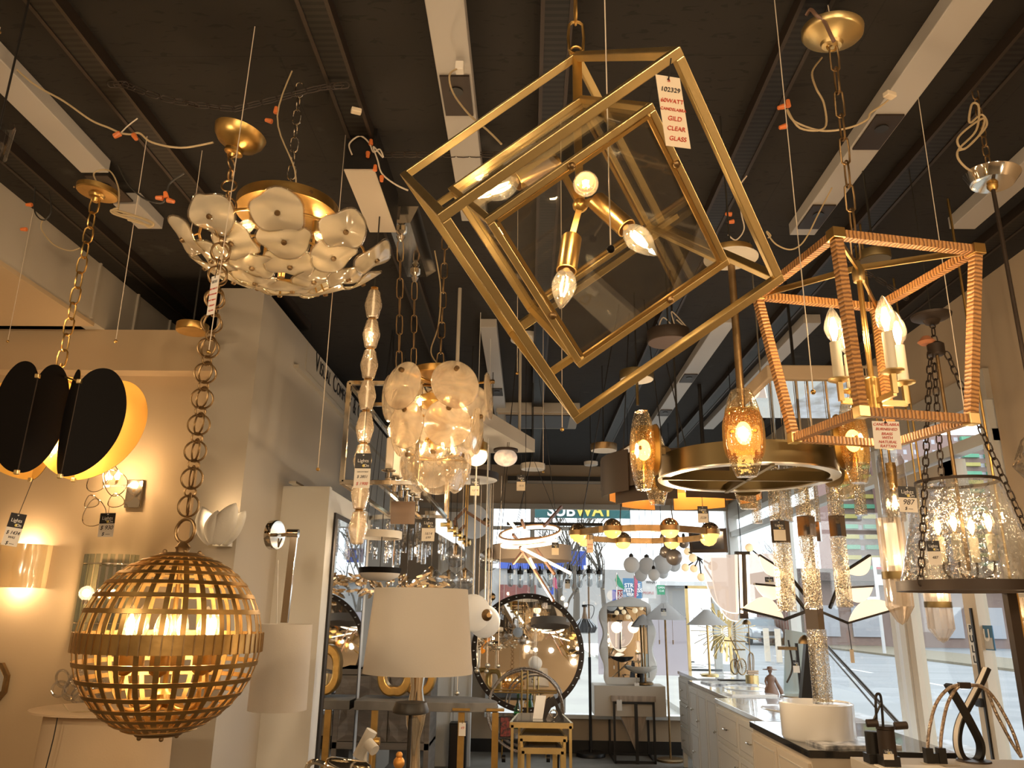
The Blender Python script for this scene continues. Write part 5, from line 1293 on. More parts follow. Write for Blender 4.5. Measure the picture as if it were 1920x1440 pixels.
# ---- big frosted acrylic sail light
def sail():
    Y = 5.2; t = thing('acrylic_sail_light', 'floor-to-head sail light of curved frosted acrylic sheets with a central LED post', 'floor lamp', atz(1393, 1290, 0) if 0 else at(1393, 1150, Y))
    def sheet(x0, x1, yt, yb, dY, s_, nm='acrylic_sail'):
        pts = []
        for i in range(17):
            s = i / 16; x = x0 + (x1 - x0) * (1 - (1 - math.cos(s * PI / 2)) ** .9) ; y = yt + (yb - yt) * math.sin(s * PI / 2)
            pts.append(at(x0 + (x1 - x0) * math.cos(s * PI / 2) ** .8 if 1 else x, y, Y + dY))
        pts.append(at(x0, yt, Y + dY))
        o = MB().prism(pts, (0, 1, 0), .008).build(nm, 'acrylic', t, smooth=False)
        MB().tube(pts[:-1], .0035, 6).build('lit_edge', 'edgelit', o)
    sheet(1384, 1318, 1040, 1150, -.1, 1); sheet(1384, 1334, 1046, 1165, .1, 1); sheet(1402, 1462, 1038, 1150, .0, 1)
    MB().bar(at(1390, 1036, Y), at(1395, 1160, Y), .05, .03).build('central_post', 'bronze_dark', t, smooth=False)
    for x in (1380, 1388, 1402): MB().bar(at(x, 1040, Y - .03), at(x + 3, 1150, Y - .03), .014).build('led_strip', 'led', t, smooth=False)
    MB().bar(at(1378, 1037, Y), at(1405, 1037, Y), .03, .02).build('top_bracket', 'black', t, smooth=False)
    MB().tube([at(1390, 1036, Y), (at(1390, 1036, Y).x, Y, H)], .003, 5).build('suspension_cable', 'black', t)
    light(at(1360, 1075, Y + .2), 1.2, t, r=.08); light(at(1430, 1075, Y + .2), 1.2, t, r=.08)
sail()
# ---- ceiling hung screen
p0, p1 = at(1300, 1020, 5.6), at(1362, 1005, 5.6)
t = thing('wall_screen', 'black framed flat screen hung at an angle near the window corner', 'screen', p0)
c = (p0 + p1) / 2 + Vector((0, .05, 0)); Rz = Matrix.Rotation(-.35, 3, 'Z') @ Matrix.Rotation(.15, 3, 'X'); k = mpp(1330, 1015, 5.6)
MB().box(c, (70 * k, .05, 44 * k), Rz).build('screen_housing', 'bronze_dark', t, smooth=False)
MB().box(c + Rz @ Vector((0, -.027, .002)), (58 * k, .004, 32 * k), Rz).build('glass_face', 'screen', t, smooth=False)
MB().tube([c, (c.x, c.y, H)], .015, 8).build('ceiling_mount', 'black', t)
# ---- globes
def cluster(pts, Y, m, label, name, group, cap=True, stem=True):
    x0 = sum(p[0] for p in pts) / len(pts); y0 = min(p[1] for p in pts); base = at(x0, y0, Y)
    t = thing(name, label, 'pendant light', base); s_ = MB()
    for i, (px, py, r, dY) in enumerate(pts):
        c = at(px, py, Y + dY); rr = r * mpp(px, py, Y + dY)
        g = MB().sphere(c, rr, 24, 14).build('globe', m, t)
        if stem: s_.tube([c + Vector((0, 0, rr)), (c.x, c.y, H)], .002, 4)
        else: s_.tube([c, base + Vector((0, 0, -.05))], .006, 6)
        if cap: MB().solid(c + Vector((0, 0, rr * .9)), [(rr * .3, 0), (rr * .28, .02), (.006, .03)], 14).build('globe_cap', 'black', g)
    s_.build('cable' if stem else 'branch_arm', 'black', t); return t
cluster([(1184, 1059, 15, 0), (1213, 1061, 16, .3), (1242, 1058, 18, .5), (1202, 1078, 12, .6), (1226, 1078, 11, .2), (1264, 1060, 12, .7), (1243, 1075, 10, 1.0)], 6.2, 'globewhite', 'cluster of white opal globes on thin cables before the back window', 'globe_cluster', '')
cluster([(1248, 1035, 11, 0), (1264, 1045, 15, -.05), (1282, 1018, 10, .1), (1246, 1008, 9, .1)], 5.0, 'greyglobe', 'grey mirrored globes on curling black arms under the globe ring', 'globe_cluster', '', stem=False)
cluster([(1285, 1064, 7.5, 0), (1301, 1066, 7.5, .1), (1289, 1034, 7, .2), (1299, 1046, 8, .0), (1315, 1082, 8, .1), (1337, 1061, 9, .1), (1345, 1101, 8, 0)], 6.3, 'globewarm', 'scatter of small lit cream globes on dark twigs before the window', 'globe_cluster', '', stem=False, cap=False)
cluster([(1405, 1027, 8, 0), (1434, 1058, 7, .2)], 5.9, 'globewarm', 'two small lit cream globes near the window corner', 'globe_cluster', '', stem=False, cap=False)
# ---- ten bottle pendants
k = mpp(1040, 1090, 8.0)
t = thing('bottle_chandelier', 'linear light of ten slim clear bottle pendants on looped black cords before the back window', 'pendant light', at(1040, 1100, 8.0))
for i in range(10):
    px = 957 + i * 18.5; py = 1073 + (2 if i % 2 else 0); p = at(px, py, 8.0)
    r = 5.6 * k; L = 27 * k
    b_ = MB().lathe(p, [(r * .9, 0), (r, -L * .1), (r, -L * .8), (r * .7, -L * .95), (1e-4, -L)], 16).build('glass_bottle', 'bottleclear', t)
    MB().solid(p, [(r * 1.05, -.01), (r * 1.05, .022), (r * .4, .035), (r * .3, .07)], 16).build('black_cap', 'black', t)
    MB().tube([p + Vector((-r, 0, .02)), p + Vector((0, 0, .17)), p + Vector((r, 0, .02))], .0035, 5).tube([p + Vector((0, 0, .07)), (p.x, p.y, 2.32)], .003, 5).build('cord_loop', 'black', t)
MB().span((at(950, 1000, 8).x, 7.97, 2.30), (at(1130, 1000, 8).x, 8.03, 2.33)).build('hanging_bar', 'black', t, smooth=False)
# ---- clear globes with brass sockets near the white shade
for i, (px, py, r, Y, lb) in enumerate(((808, 1085, 20, 5.2, 'clear double-walled glass globe pendant above the white drum shade, lowest one'), (841, 1088, 17, 5.4, 'clear globe pendant above the white drum shade, between two others'), (871, 1087, 19, 5.0, 'clear globe pendant at the outer rim of the white drum shade'), (854, 1043, 21, 5.3, 'clear globe pendant highest of the cluster under the mirrored box light'), (917, 1050, 20, 5.2, 'clear globe pendant hanging alone by the back window frame'), (762, 1098, 16, 5.5, 'clear globe pendant half hidden behind the shade top'))):
    c = at(px, py, Y); k = mpp(px, py, Y); rr = r * k; t = thing('clear_globe_pendant', lb, 'pendant light', c, 'clear glass globe pendants')
    MB().sphere(c, rr, 24, 16).build('outer_globe', 'crystalthin', t)
    MB().lathe(c, [(rr * .97, -rr * .12), (rr * .75, -rr * .3), (rr * .3, -rr * .36), (1e-4, -rr * .36)], 24).build('inner_dish', 'crystalthin', t)
    MB().solid(c + Vector((0, 0, rr * .15)), [(rr * .2, 0), (rr * .2, rr * .55), (rr * .3, rr * .8), (rr * .1, rr * 1.0)], 16).build('brass_socket', 'antique', t)
    MB().tube([c + Vector((0, 0, rr)), (c.x, c.y, 2.6 if py > 1080 else H)], .003, 5).build('cord', 'black', t)
# ---- white disc sconces
for (px, py, r, Y, lb, dx) in ((888, 978, 32, 6.0, 'large white disc lamp with a dark peg, below the grey soffit', .55), (912, 1119, 15, 6.2, 'small white globe above the round mirror rim', .8)):
    c = at(px, py, Y); rr = r * mpp(px, py, Y); t = thing('disc_lamp', lb, 'lamp', c, 'white round lamps')
    MB().solid(c, [(rr * .9, -.02), (rr, -.01), (rr, .01), (rr * .9, .02)] if r > 20 else [(rr * math.sin(PI * j / 8), -rr * math.cos(PI * j / 8)) for j in range(1, 8)], 36, (dx, -1, 0)).build('white_body', 'globewhite', t)
    MB().solid(c + Vector((rr * .75, -.03, 0)), [(.02, 0), (.028, .005), (.012, .03)], 14, (.3, -1, 0)).build('peg', 'antique', t)
    MB().tube([c + Vector((0, .02, 0)), (c.x, c.y + .02, H)], .006, 6).build('stem', 'white', t)
# angular wooden bar pendants with a brass pole
t = thing('zigzag_bar_pendant', 'angular pendant of dark wooden bars on a brass pole', 'pendant light', at(875, 1000, 5.8))
for (a, b) in (((853, 975), (875, 953)), ((875, 960), (917, 987)), ((857, 1000), (872, 985)), ((853, 975), (857, 1000))): MB().bar(at(*a, 5.8), at(*b, 5.8), .03, .02).build('wooden_bar', 'walnut2', t, smooth=False)
MB().bar(at(873, 1025, 5.8), (at(873, 1025, 5.8).x, 5.8, H), .022).build('brass_pole', 'brass', t, smooth=False)
MB().bar(at(838, 985, 5.6), (at(838, 985, 5.6).x, 5.6, H), .018).build('brass_pole', 'brass', t, smooth=False)
# mirrored ceiling box with a row of pegs, and the dark square card
t = thing('box_light', 'long box light with bright lit sides and a row of small brass pegs', 'pendant light', at(800, 990, 4.6))
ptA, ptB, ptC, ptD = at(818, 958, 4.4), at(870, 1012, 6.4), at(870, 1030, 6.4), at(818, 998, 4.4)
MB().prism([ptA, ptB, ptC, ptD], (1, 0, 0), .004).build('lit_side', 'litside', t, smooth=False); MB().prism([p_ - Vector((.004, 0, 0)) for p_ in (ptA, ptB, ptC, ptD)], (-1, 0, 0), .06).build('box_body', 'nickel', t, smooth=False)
for i in range(5):
    s = (i + .5) / 5; p = (ptA.lerp(ptB, s) + ptD.lerp(ptC, s)) / 2; MB().solid(p, [(.012, 0), (.012, .05), (.03, .055), (.02, .07)], 12, (1, -.3, 0)).build('brass_peg', 'gold', t)
MB().tube([(ptA.x - .10, 5, ptA.z - .05), (ptA.x - .10, 5, H - .002)], .006, 6).build('rod', 'black', t)
# rows of clear hanging tubes
t = thing('glass_tube_chandelier', 'chandelier of clear hanging glass tubes and crystal sprays behind the price tags', 'chandelier', at(760, 1040, 5.6))
rnd = random.Random(5)
MB().solid((at(765, 1000, 5.6).x, 5.6, 2.05), [(.30, 0), (.30, .03)], 32).build('top_plate', 'nickel', t)
for i in range(16):
    a = i * PI / 8; r_ = .27 if i % 2 else .15; p = Vector((at(765, 1000, 5.6).x + r_ * math.cos(a), 5.6 + r_ * math.sin(a), 2.03))
    MB().lathe(p, [(.018, 0), (.018, -.20 - .03 * (i % 3))], 8).build('glass_tube', 'crystalclear', t)
MB().tube([(at(765, 1000, 5.6).x, 5.6, 2.05), (at(765, 1000, 5.6).x, 5.6, H)], .006, 6).build('rod', 'nickel', t)
light(at(765, 1030, 5.3), 2.5, t)
# crystal spray ring lower
c = at(735, 1098, 4.9); t = thing('crystal_spray_chandelier', 'round chandelier of golden crystal sprays just above the white drum shade', 'chandelier', c)
mbs = [MB() for _ in range(12)]
for i in range(120):
    a = rnd.uniform(0, 2 * PI); r_ = rnd.uniform(.12, .32); p = c + Vector((r_ * math.cos(a), r_ * math.sin(a), rnd.uniform(-.05, .06))); d = Vector((math.cos(a), math.sin(a), rnd.uniform(-.6, .6))).normalized()
    mbs[i % 12].solid(p, [(.008, 0), (.012, .03), (.004, .055)], 4, d)
for m_ in mbs: m_.build('crystal_fringe', 'goldcrystal', t, ang=10)
MB().tube([c, (c.x, c.y, H)], .006, 6).build('rod', 'nickel', t); light(c + Vector((0, -.1, .1)), 2, t)
# dark bowl lamp and ring lamps seen through the gap
c = at(712, 1075, 4.5); k = mpp(712, 1075, 4.5); t = thing('half_dome_pendant', 'dark topped half dome pendant with white underside', 'pendant light', c)
MB().solid(c, [(38 * k, 0), (40 * k, .03), (36 * k, .032)], 36).build('dark_top', 'blackgloss', t); MB().solid(c, [(20 * k, -.04), (34 * k, -.02), (38 * k, 0)], 36).build('white_bowl', 'fabric', t); MB().tube([c, (c.x, c.y, H)], .003, 5).build('cord', 'black', t)
c = at(712, 1003, 4.5); t = thing('ring_pendant', 'white ring pendant beside the mirror cabinet', 'pendant light', c)
MB().lathe(c, [(42 * k, -.02), (42 * k, .02), (37 * k, .02), (37 * k, -.02)], 48, close=True).build('white_ring', 'paperwhite', t)
ca = MB()
for i in range(3): ca.tube([c + Vector((40 * k * math.cos(i * 2.1), 40 * k * math.sin(i * 2.1), 0)), (c.x, c.y, H)], .0015, 4)
ca.build('suspension_cable', 'black', t)
q0, q1 = at(734, 940, 3.4), at(777, 983, 3.4)
o = tag(MB().span((q0.x, 3.4, q1.z), (q1.x, 3.404, q0.z)).build('brown_card', 'walnut', smooth=False), 'plain dark brown square card hung on a black cord', 'card'); MB().tube([((q0.x + q1.x) / 2, 3.402, q0.z), ((q0.x + q1.x) / 2, 3.402, q0.z + .35)], .0015, 4).build('thread', 'cord_black', o)
tagcard(804, 971, 3.9, 24, 43, 'price tag beside the plain brown card, with its own logo header', string=20, lines=(('1614', .68, .3, 'inkblack'), ('699', .85, .26, 'inkblack')))
tagcard(774, 843, 2.9, 20, 40, 'bent price tag half behind the lower discs', string=6, lines=()) if 0 else None
tagcard(891, 897, 4.2, 17, 32, 'small tag hanging below the lit gold-capped globe', string=20, paper='paper', lines=(('1,249', .7, .3, 'inkblack'),))
tagcard(977, 890, 4.6, 16, 30, 'small tag on a long thread below the crackled glass dome', string=38, paper='paper', lines=(('1515', .7, .3, 'inkblack'),))
tagcard(1317, 949, 3.0, 19, 31, 'price tag with black header under the panel drum chandelier', string=20, lines=(('3228', .7, .3, 'inkblack'),))
tagcard(1041, 1017, 4.3, 13, 23, 'tiny price tag below the lower light loop', string=10, paper='paper')
tagcard(1106, 1011, 3.9, 12, 25, 'narrow handwritten tag by the half globe ring', head=False, paper='paper', string=10, lines=(('BRASS', .4, .3, 'inkred'), ('RING', .7, .3, 'inkred')))
tagcard(1064, 1032, 6.5, 10, 21, 'tiny tag in front of the bottle pendants, upper one', string=6)
tagcard(1064, 1086, 6.5, 9, 17, 'tiny tag low between the bottle pendants', string=10)
tagcard(1392, 860, 1.8, 56, 24, 'white tag half hidden behind the near amber lozenge', head=False, lines=(('$', .5, .12, 'inkblack'),), string=2) if 0 else None
tagcard(1460, 977, 3.1, 22, 36, 'price tag stuck to the chrome joint of the crystal cascade', string=3, lines=())
tagcard(1442, 1082, 4.9, 16, 20, 'dark card hanging in front of the sail light', string=18)
# ---- white shelf box with two small flush lamps beneath
p0, p1 = at(860, 815, 4.2), at(1003, 842, 5.2)
t = thing('display_bulkhead', 'white boxed bulkhead carrying two small flush lamps', 'shelf', (-.2, 4.5, 2.5))
zt, zb = at(1003, 822, 4.1).z, at(1003, 848, 4.1).z
F_, N_ = at(1003, 824, 4.9), at(850, 788, 3.75); N_.z = F_.z; hv = Vector((0, 0, at(1003, 848, 4.9).z - F_.z)); MB().prism([N_, F_, F_ + hv, N_ + hv], (-1, .15, 0), .30).build('boxed_panel', 'wall_pale', t, smooth=False)
MB().tube([(F_.x - .1, F_.y - .1, F_.z), (F_.x - .1, F_.y - .1, H)], .01, 8).tube([(N_.x, N_.y + .1, F_.z), (N_.x, N_.y + .1, H)], .01, 8).build('hanger_tube_frame', 'wall_pale', t)
c = at(893, 852, 4.0); k = mpp(893, 852, 4.0); t = thing('gold_cap_globe_lamp', 'lit globe lamp with a brushed gold cap under the white bulkhead', 'lamp', c)
MB().solid(c, [(15 * k, 0), (21 * k, .02), (21 * k, .06), (14 * k, .07), (13 * k, .085)], 30).build('gold_cap', 'gold', t); MB().sphere(c + Vector((0, 0, -.006)), 21 * k, 24, 14, (1, 1, .95)).build('lit_globe', 'glowdiffuser', t); light(c - Vector((0, 0, .12)), 1.2, t, r=.05)
c = at(948, 858, 4.2); k = mpp(948, 858, 4.2); t = thing('crackled_glass_lamp', 'crackled glass flush lamp under the white bulkhead corner', 'lamp', c)
MB().solid(c + Vector((0, 0, .035)), [(23 * k, 0), (23 * k, .012)], 30).build('dark_plate', 'bronze_dark', t); MB().sphere(c, 22 * k, 24, 14, (1, 1, .75)).build('crackled_dome', 'crackle', t)
# ---- ceiling canopies seen down the room
def can_disc(px, py, Y, w, h, m1, m2, label, dz=None):
    c = at(px, py, Y); k = mpp(px, py, Y); t = thing('ceiling_canopy', label, 'canopy', c)
    MB().solid(c, [(w / 2 * k * .97, 0), (w / 2 * k, .004), (w / 2 * k, h * k)], 40).build('canopy_drum', m1, t)
    MB().solid(c - Vector((0, 0, .002)), [(w / 2 * k * .95, 0), (w / 2 * k * .95, .002)], 40).build('white_underside', m2, t)
    MB().tube([c + Vector((0, 0, h * k)), (c.x, c.y, H)], .004, 5).build('cable', 'cord_black', t); return c, t
c, t = can_disc(1254, 642, 3.3, 80, 22, 'bronze_dark', 'brown_under', 'dark saucer canopy with tangled wires over the cube lantern corner')
MB().tube(smoothpath([c + Vector((-.05, 0, .05)), c + Vector((-.02, 0, .12)), c + Vector((.03, 0, .07)), c + Vector((.02, 0, .15)), c + Vector((.09, -.02, .05)), c + Vector((.04, 0, .11))]), .003, 5).build('tangled_wire', 'string', t)
c, t = can_disc(1194, 712, 3.9, 64, 16, 'gold_olive', 'paperwhite', 'brass canopy with white underside, below the cube lantern'); MB().tube([c, (c.x, c.y, at(1194, 760, 3.9).z)], .008, 8).build('stem', 'gold_olive', t)
can_disc(1386, 486, 2.6, 70, 26, 'gold_olive', 'paperwhite', 'brass canopy with white underside and red wire nuts behind the cube lantern') if 0 else None
can_disc(1132, 845, 5.2, 50, 12, 'antique', 'paperwhite', 'small round canopy with white underside over the panel drum')
can_disc(999, 880, 5.5, 46, 10, 'beigebox', 'paperwhite', 'pale round canopy above the cables of the light loops')
can_disc(1108, 872, 6.4, 26, 6, 'paperwhite', 'paperwhite', 'tiny white canopy with splayed wires by the beige soffit')
can_disc(880, 900, 4.8, 110, 12, 'bronze_dark', 'paperwhite', 'wide thin disc canopy with white underside, under the disc chandelier')
can_disc(1640, 488, 2.6, 58, 16, 'gold_olive', 'gold_olive', 'plain brass canopy seen through the top of the rattan lantern')
can_disc(360, 622, 3.3, 58, 14, 'gold', 'gold', 'shallow brass canopy above the partition beside the large chain')
# square dark-edged plate canopy and black box canopy
p = at(1180, 838, 4.9); t = thing('ceiling_canopy', 'slanted white plate canopy with a dark edge above the panel drum', 'canopy', p)
MB().bar(at(1140, 862, 4.9), at(1212, 815, 4.9), .05, .02).build('plate', 'bronze_dark', t, smooth=False); MB().bar(at(1145, 866, 4.88), at(1200, 832, 4.88), .10, .01, up=(0, .3, 1)).build('white_underside', 'paperwhite', t, smooth=False)
p = at(690, 330, 2.5); t = thing('box_canopy', 'black box fitting with bare wires and orange wire nuts under the slotted channel', 'fitting', p)
b0 = atz(662, 322, 2.98); MB().span((b0.x - .02, b0.y - .05, 2.96), (b0.x + .09, b0.y + .42, H)).build('box_body', 'black', t, smooth=False)
MB().span((b0.x - .02, b0.y - .05, 2.955), (b0.x + .09, b0.y + .42, 2.962)).build('pale_underside', 'beigebox', t, smooth=False)
# ================================================================= LEFT WALL LAMPS AND FURNITURE
YW = 3.80
def glass_petals(px, py, Y, label):
    c = at(px, py, Y); k = mpp(px, py, Y); t = thing('glass_petal_sconce', label, 'wall light', c)
    MB().span((c.x + .03, YW - .02, c.z - .08), (c.x + .11, YW, c.z + .06)).build('wall_plate', 'nickel', t, smooth=False, bev=.003)
    for (dx, dy, w_, h_, ang, dY) in ((-14, -18, 18, 32, .25, 0), (2, -24, 15, 26, -.1, .03), (22, -8, 20, 32, -.75, -.02), (-20, 28, 13, 13, 0, 0), (26, 26, 15, 14, 0, 0), (-4, 50, 21, 28, .05, -.03)):
        q = c + Vector((dx * k, dY, -dy * k)); R = Matrix.Rotation(ang, 3, 'Y'); pts = []
        for i in range(24):
            a = 2 * PI * i / 24; pts.append(q + R @ Vector((w_ * k * math.cos(a) * (1 - .25 * math.sin(a)), .02 * math.cos(a) ** 2, h_ * k * math.sin(a) * .9)))
        o = MB().add([q + Vector((0, .015, 0))] + pts, [(0, i + 1, (i + 1) % 24 + 1) for i in range(24)]).build('glass_petal', 'glass', t)
        MB().tube(pts, .0022, 5, closed=True).build('petal_edge', 'nickel', o)
    for dx, dy in ((0, -12), (18, -14)):
        bulb(c + Vector((dx * k, .03, -dy * k)), (0, 0, 1), t, h=.05, r=.014, w=4.5)
    MB().bar(c, c + Vector((.08, .1, .02)), .012).build('arm', 'nickel', t, smooth=False)
    return t
glass_petals(193, 912, 3.62, 'wall light of clear glass petals with lit bulbs, below the heart pendant')
tagcard(203, 962, 3.35, 29, 44, 'price tag reading 930 under the glass petal wall light', roll=.03, string=12, lines=(('$ 930', .62, .36, 'inkblack'), ('$ ---', .88, .3, 'inkblack')))
tagcard(36, 963, 2.25, 31, 60, 'price tag reading 1434 hanging from the heart pendant on a black cord', roll=-.14, string=66, sx=14, lines=(('$ 1434', .6, .3, 'inkblack'), ('WAS', .74, .2, 'inkblack'), ('$ ---', .92, .3, 'inkblack')))
def bar_sconce():
    c = at(180, 1112, 3.68); k = mpp(180, 1112, 3.68); t = thing('glass_bar_sconce', 'half-round wall light of upright clear glass bars with a lit round bulb', 'wall light', c)
    for i in range(11):
        a = PI + PI * (i + .5) / 11; x = c.x + 50 * k * math.cos(a); y = YW - .02 + .07 * math.sin(a)
        MB().span((x - .010, y - .003, c.z - 73 * k), (x + .010, y + .003, c.z + 73 * k)).build('glass_bar', 'barglass', t, smooth=False)
    for z in (54, -54):
        MB().arc((c.x, YW - .02, c.z + z * k), 50 * k, PI, 2 * PI, -.003, .003, .004, 20).build('nickel_rail', 'nickel', t)
    MB().span((c.x - .06, YW - .02, c.z - .14), (c.x + .06, YW, c.z + .14)).build('back_plate', 'nickel', t, smooth=False)
    b = at(162, 1112, 3.66); g = MB().sphere(b, .033, 20, 12).build('round_bulb', 'bulb', t); MB().sphere(b, .012, 10, 8).build('glowing_filament', 'filament', g); light(b, 6, t)
    MB().solid(b + Vector((.0, 0, -.05)), [(.012, 0), (.012, .02)], 12).build('bulb_socket', 'nickel', t)
bar_sconce()
# parchment shade with the wrapper still on
c = at(22, 1060, 3.7); k = mpp(22, 1060, 3.7); t = thing('half_shade_sconce', 'wall light with a parchment half shade still in clear wrapping', 'wall light', c)
MB().arc((c.x, YW - .0, c.z), 48 * k, PI, 2 * PI, -40 * k, 40 * k, .003, 24).build('parchment_shade', 'parchment', t)
MB().arc((c.x, YW - .0, c.z), 49.5 * k, PI, 2 * PI - .3, -41 * k, 41 * k, .001, 24).build('plastic_wrap', 'wrap', t)
for s in (.09, -.09): light((c.x, YW - .05, c.z + s), 2.4, t, (1, .70, .40), r=.03)
MB().span((c.x - .05, YW - .02, c.z - .05), (c.x + .05, YW, c.z + .05)).build('wall_plate', 'gold', t, smooth=False)
# white tulip wall light on the pier side
c = at(407, 1002, 3.55); k = mpp(407, 1002, 3.55); t = thing('tulip_sconce', 'white plaster tulip wall light with a lit round bulb', 'wall light', c)
for (dx, dz, an, w_, h_, dY) in ((-26, 10, -.30, 20, 36, 0), (-6, 2, .12, 18, 30, -.04), (16, 0, .42, 22, 40, -.05), (34, 6, .55, 16, 36, 0), (4, 10, .1, 20, 34, .06)):
    R = Matrix.Rotation(an, 3, 'Y'); q = c + Vector((dx * .4 * k, dY, -.045)); vs = []; n = 10
    for i in range(n + 1):
        s = i / n; hw = w_ * k * math.sin(PI * min(1, s * .93 + .07)) ** .7 * (1 if s < .5 else 1)
        for j in (-1, -.5, 0, .5, 1): vs.append(q + R @ Vector((j * hw, (abs(j) ** 2) * .012 - .03 * math.sin(s * 2.2), s * h_ * k * 2)))
    fs = [(i * 5 + j, i * 5 + j + 1, i * 5 + 6 + j, i * 5 + 5 + j) for i in range(n) for j in range(4)]
    MB().add(vs, fs).build('petal', 'plaster', t, solid=.004)
b = at(400, 985, 3.53); g = MB().sphere(b, .034, 20, 12).build('round_bulb', 'bulb', t); MB().sphere(b, .014, 10, 8).build('glowing_filament', 'frostbulb', g); light(b + Vector((0, -.01, .02)), 2.5, t)
MB().span((c.x - .02, 3.56, c.z - .05), (c.x + .05, 3.62, c.z)).build('wall_bracket', 'plaster', t, smooth=False)
# octagonal mirror edge, glass scroll sconce
t = thing('octagonal_mirror', 'gold rimmed octagonal mirror on the cream wall at the picture edge', 'mirror', at(-8, 1282, 3.76)); c = at(-14, 1282, 3.77); k = mpp(0, 1282, 3.77)
MB().prism([c + Vector((28 * k * math.cos(a * PI / 4 + .39), 0, 40 * k * math.sin(a * PI / 4 + .39))) for a in range(8)], (0, 1, 0), .02).build('gold_rim', 'antique', t, smooth=False)
MB().prism([c + Vector((21 * k * math.cos(a * PI / 4 + .39), -.003, 31 * k * math.sin(a * PI / 4 + .39))) for a in range(8)], (0, 1, 0), .003).build('mirror_glass', 'mirror', t, smooth=False)
t = thing('glass_scroll_lamp', 'curly clear glass wall ornament behind the oval shade', 'wall light', at(140, 1300, 3.7)); rnd = random.Random(3)
for i in range(9):
    c = at(115 + i * 8 + rnd.uniform(-6, 6), 1290 + rnd.uniform(-18, 18), 3.7 - .02 * (i % 3)); MB().ring(c, .028 + rnd.uniform(0, .012), .006, (rnd.uniform(-.6, .6), -1, rnd.uniform(-.5, .5)), 20, 8).build('glass_curl', 'crystalclear', t)
# big oval shade lower left
c = at(208, 1332, 2.75); k = mpp(208, 1332, 2.75)
t = thing('oval_shade_lamp', 'large cream lampshade with a lidded oval top, standing below the globe lantern', 'table lamp', (c.x, c.y, .3))
def oval(z, rx, ry, m, nm, hgt, taper=1, par=t):
    vs = []; K = 48
    for zz, s in ((z, taper), (z + hgt, 1)):
        for j in range(K): a = 2 * PI * j / K; vs.append((c.x + rx * s * math.cos(a), c.y + ry * s * math.sin(a), zz))
    return MB().add(vs, [(j, (j + 1) % K, K + (j + 1) % K, K + j) for j in range(K)] + [tuple(range(K - 1, -1, -1)), tuple(K + j for j in range(K))]).build(nm, m, par)
oval(c.z - .55, 115 * k, .16, 'creamshade', 'shade', .55, 1.08); oval(c.z, 143 * k, .20, 'creamshade', 'lid', .006)
MB().tube([(c.x, c.y, 0), (c.x, c.y, c.z - .5)], .03, 12).build('lamp_base', 'gold', t)
MB().tube(smoothpath([at(108, 1345, 2.56), at(100, 1385, 2.56), at(86, 1440, 2.56)]), .0018, 5).build('pull_thread', 'cord_black', t)
MB().tube([at(118, 1320, 2.7), at(130, 1335, 2.65), at(192, 1333, 2.6)], .0018, 5).build('loose_thread', 'cord_tan', t)
# ---- nickel swing-arm wall light with a white cylinder shade
def swing():
    Y = 3.3; t = thing('swing_arm_sconce', 'polished nickel wall light with a long arm and white cylinder shade', 'wall light', at(525, 1200, Y))
    sc = at(527, 1250, Y); k = mpp(527, 1250, Y); z1, z0 = at(527, 1170, Y).z, at(527, 1331, Y).z
    MB().lathe((sc.x, Y, 0), [(.0 + 53 * k, z0), (51 * k, z1), (50 * k, z1), (52 * k, z0)], 48, close=True).build('cylinder_shade', 'fabric', t)
    MB().solid((sc.x, Y, z1 - .01), [(49 * k, 0), (49 * k, .004)], 40).build('shade_top', 'fabric', t)
    pl = at(521, 1003, 3.45); MB().solid(pl, [(.062, 0), (.065, .004), (.065, .03), (.06, .033)], 40, (-1, .25, 0)).build('round_back_plate', 'nickel', t)
    a = at(552, 1000, Y); b = at(533, 1168, Y)
    MB().bar(a, b, .030, .016, up=(.0, -1, 0)).build('square_arm', 'nickel', t, smooth=False, bev=.002)
    MB().solid(a + Vector((-.01, 0, 0)), [(.018, -.02), (.018, .028)], 20, (1, 0, 0)).build('knuckle', 'nickel', t)
    MB().tube([pl, at(530, 1003, Y), a], .008, 10).build('pivot_rod', 'nickel', t); MB().tube([at(522, 1010, 3.4), at(522, 1025, 3.38), at(528, 1010, 3.35)], .004, 6).build('switch_wire', 'nickel', t)
    MB().tube([at(521, 1050, 3.45), at(518, 1200, 3.6)], .003, 5).build('cord_cover', 'white', t)
swing()
# ---- tall mirror cabinet standing against the sign wall
def cabinet():
    x0 = -1.36; fx = at(590, 915, 4.6).x
    A = at(612, 912, 4.45); Bp = at(697, 943, 6.0)
    t = thing('mirror_cabinet', 'tall white wall cabinet with a black framed mirror door', 'cabinet', (-1.2, 5.1, 0))
    z1 = A.z; xf = A.x; y0, y1 = 4.45, 6.0
    xf = -1.12
    y0 = atx(612, 912, xf).y; y1 = atx(697, 943, xf).y; z1 = atx(612, 912, xf).z
    MB().span((-1.36, y0, 0), (xf, y1, z1)).build('cabinet_body', 'white', t, smooth=False)
    m0 = atx(628, 962, xf); m1 = atx(686, 984, xf)
    d = MB().span((xf, m0.y - .02, .35), (xf + .012, m1.y + .02, m0.z)).build('black_frame', 'black', t, smooth=False)
    MB().span((xf + .012, m0.y + .02, .38), (xf + .016, m1.y - .03, m0.z - .03)).build('mirror_glass', 'mirror', d, smooth=False)
    MB().span((xf, y0, 0), (xf + .02, y0 + .05, z1)).build('door_stile', 'white', t, smooth=False)
    MB().span((-1.30, y0 - .10, z1 + .0), (-1.26, y0 + .05, z1 + .012)).build('bracket', 'nickel', t, smooth=False)
cabinet()
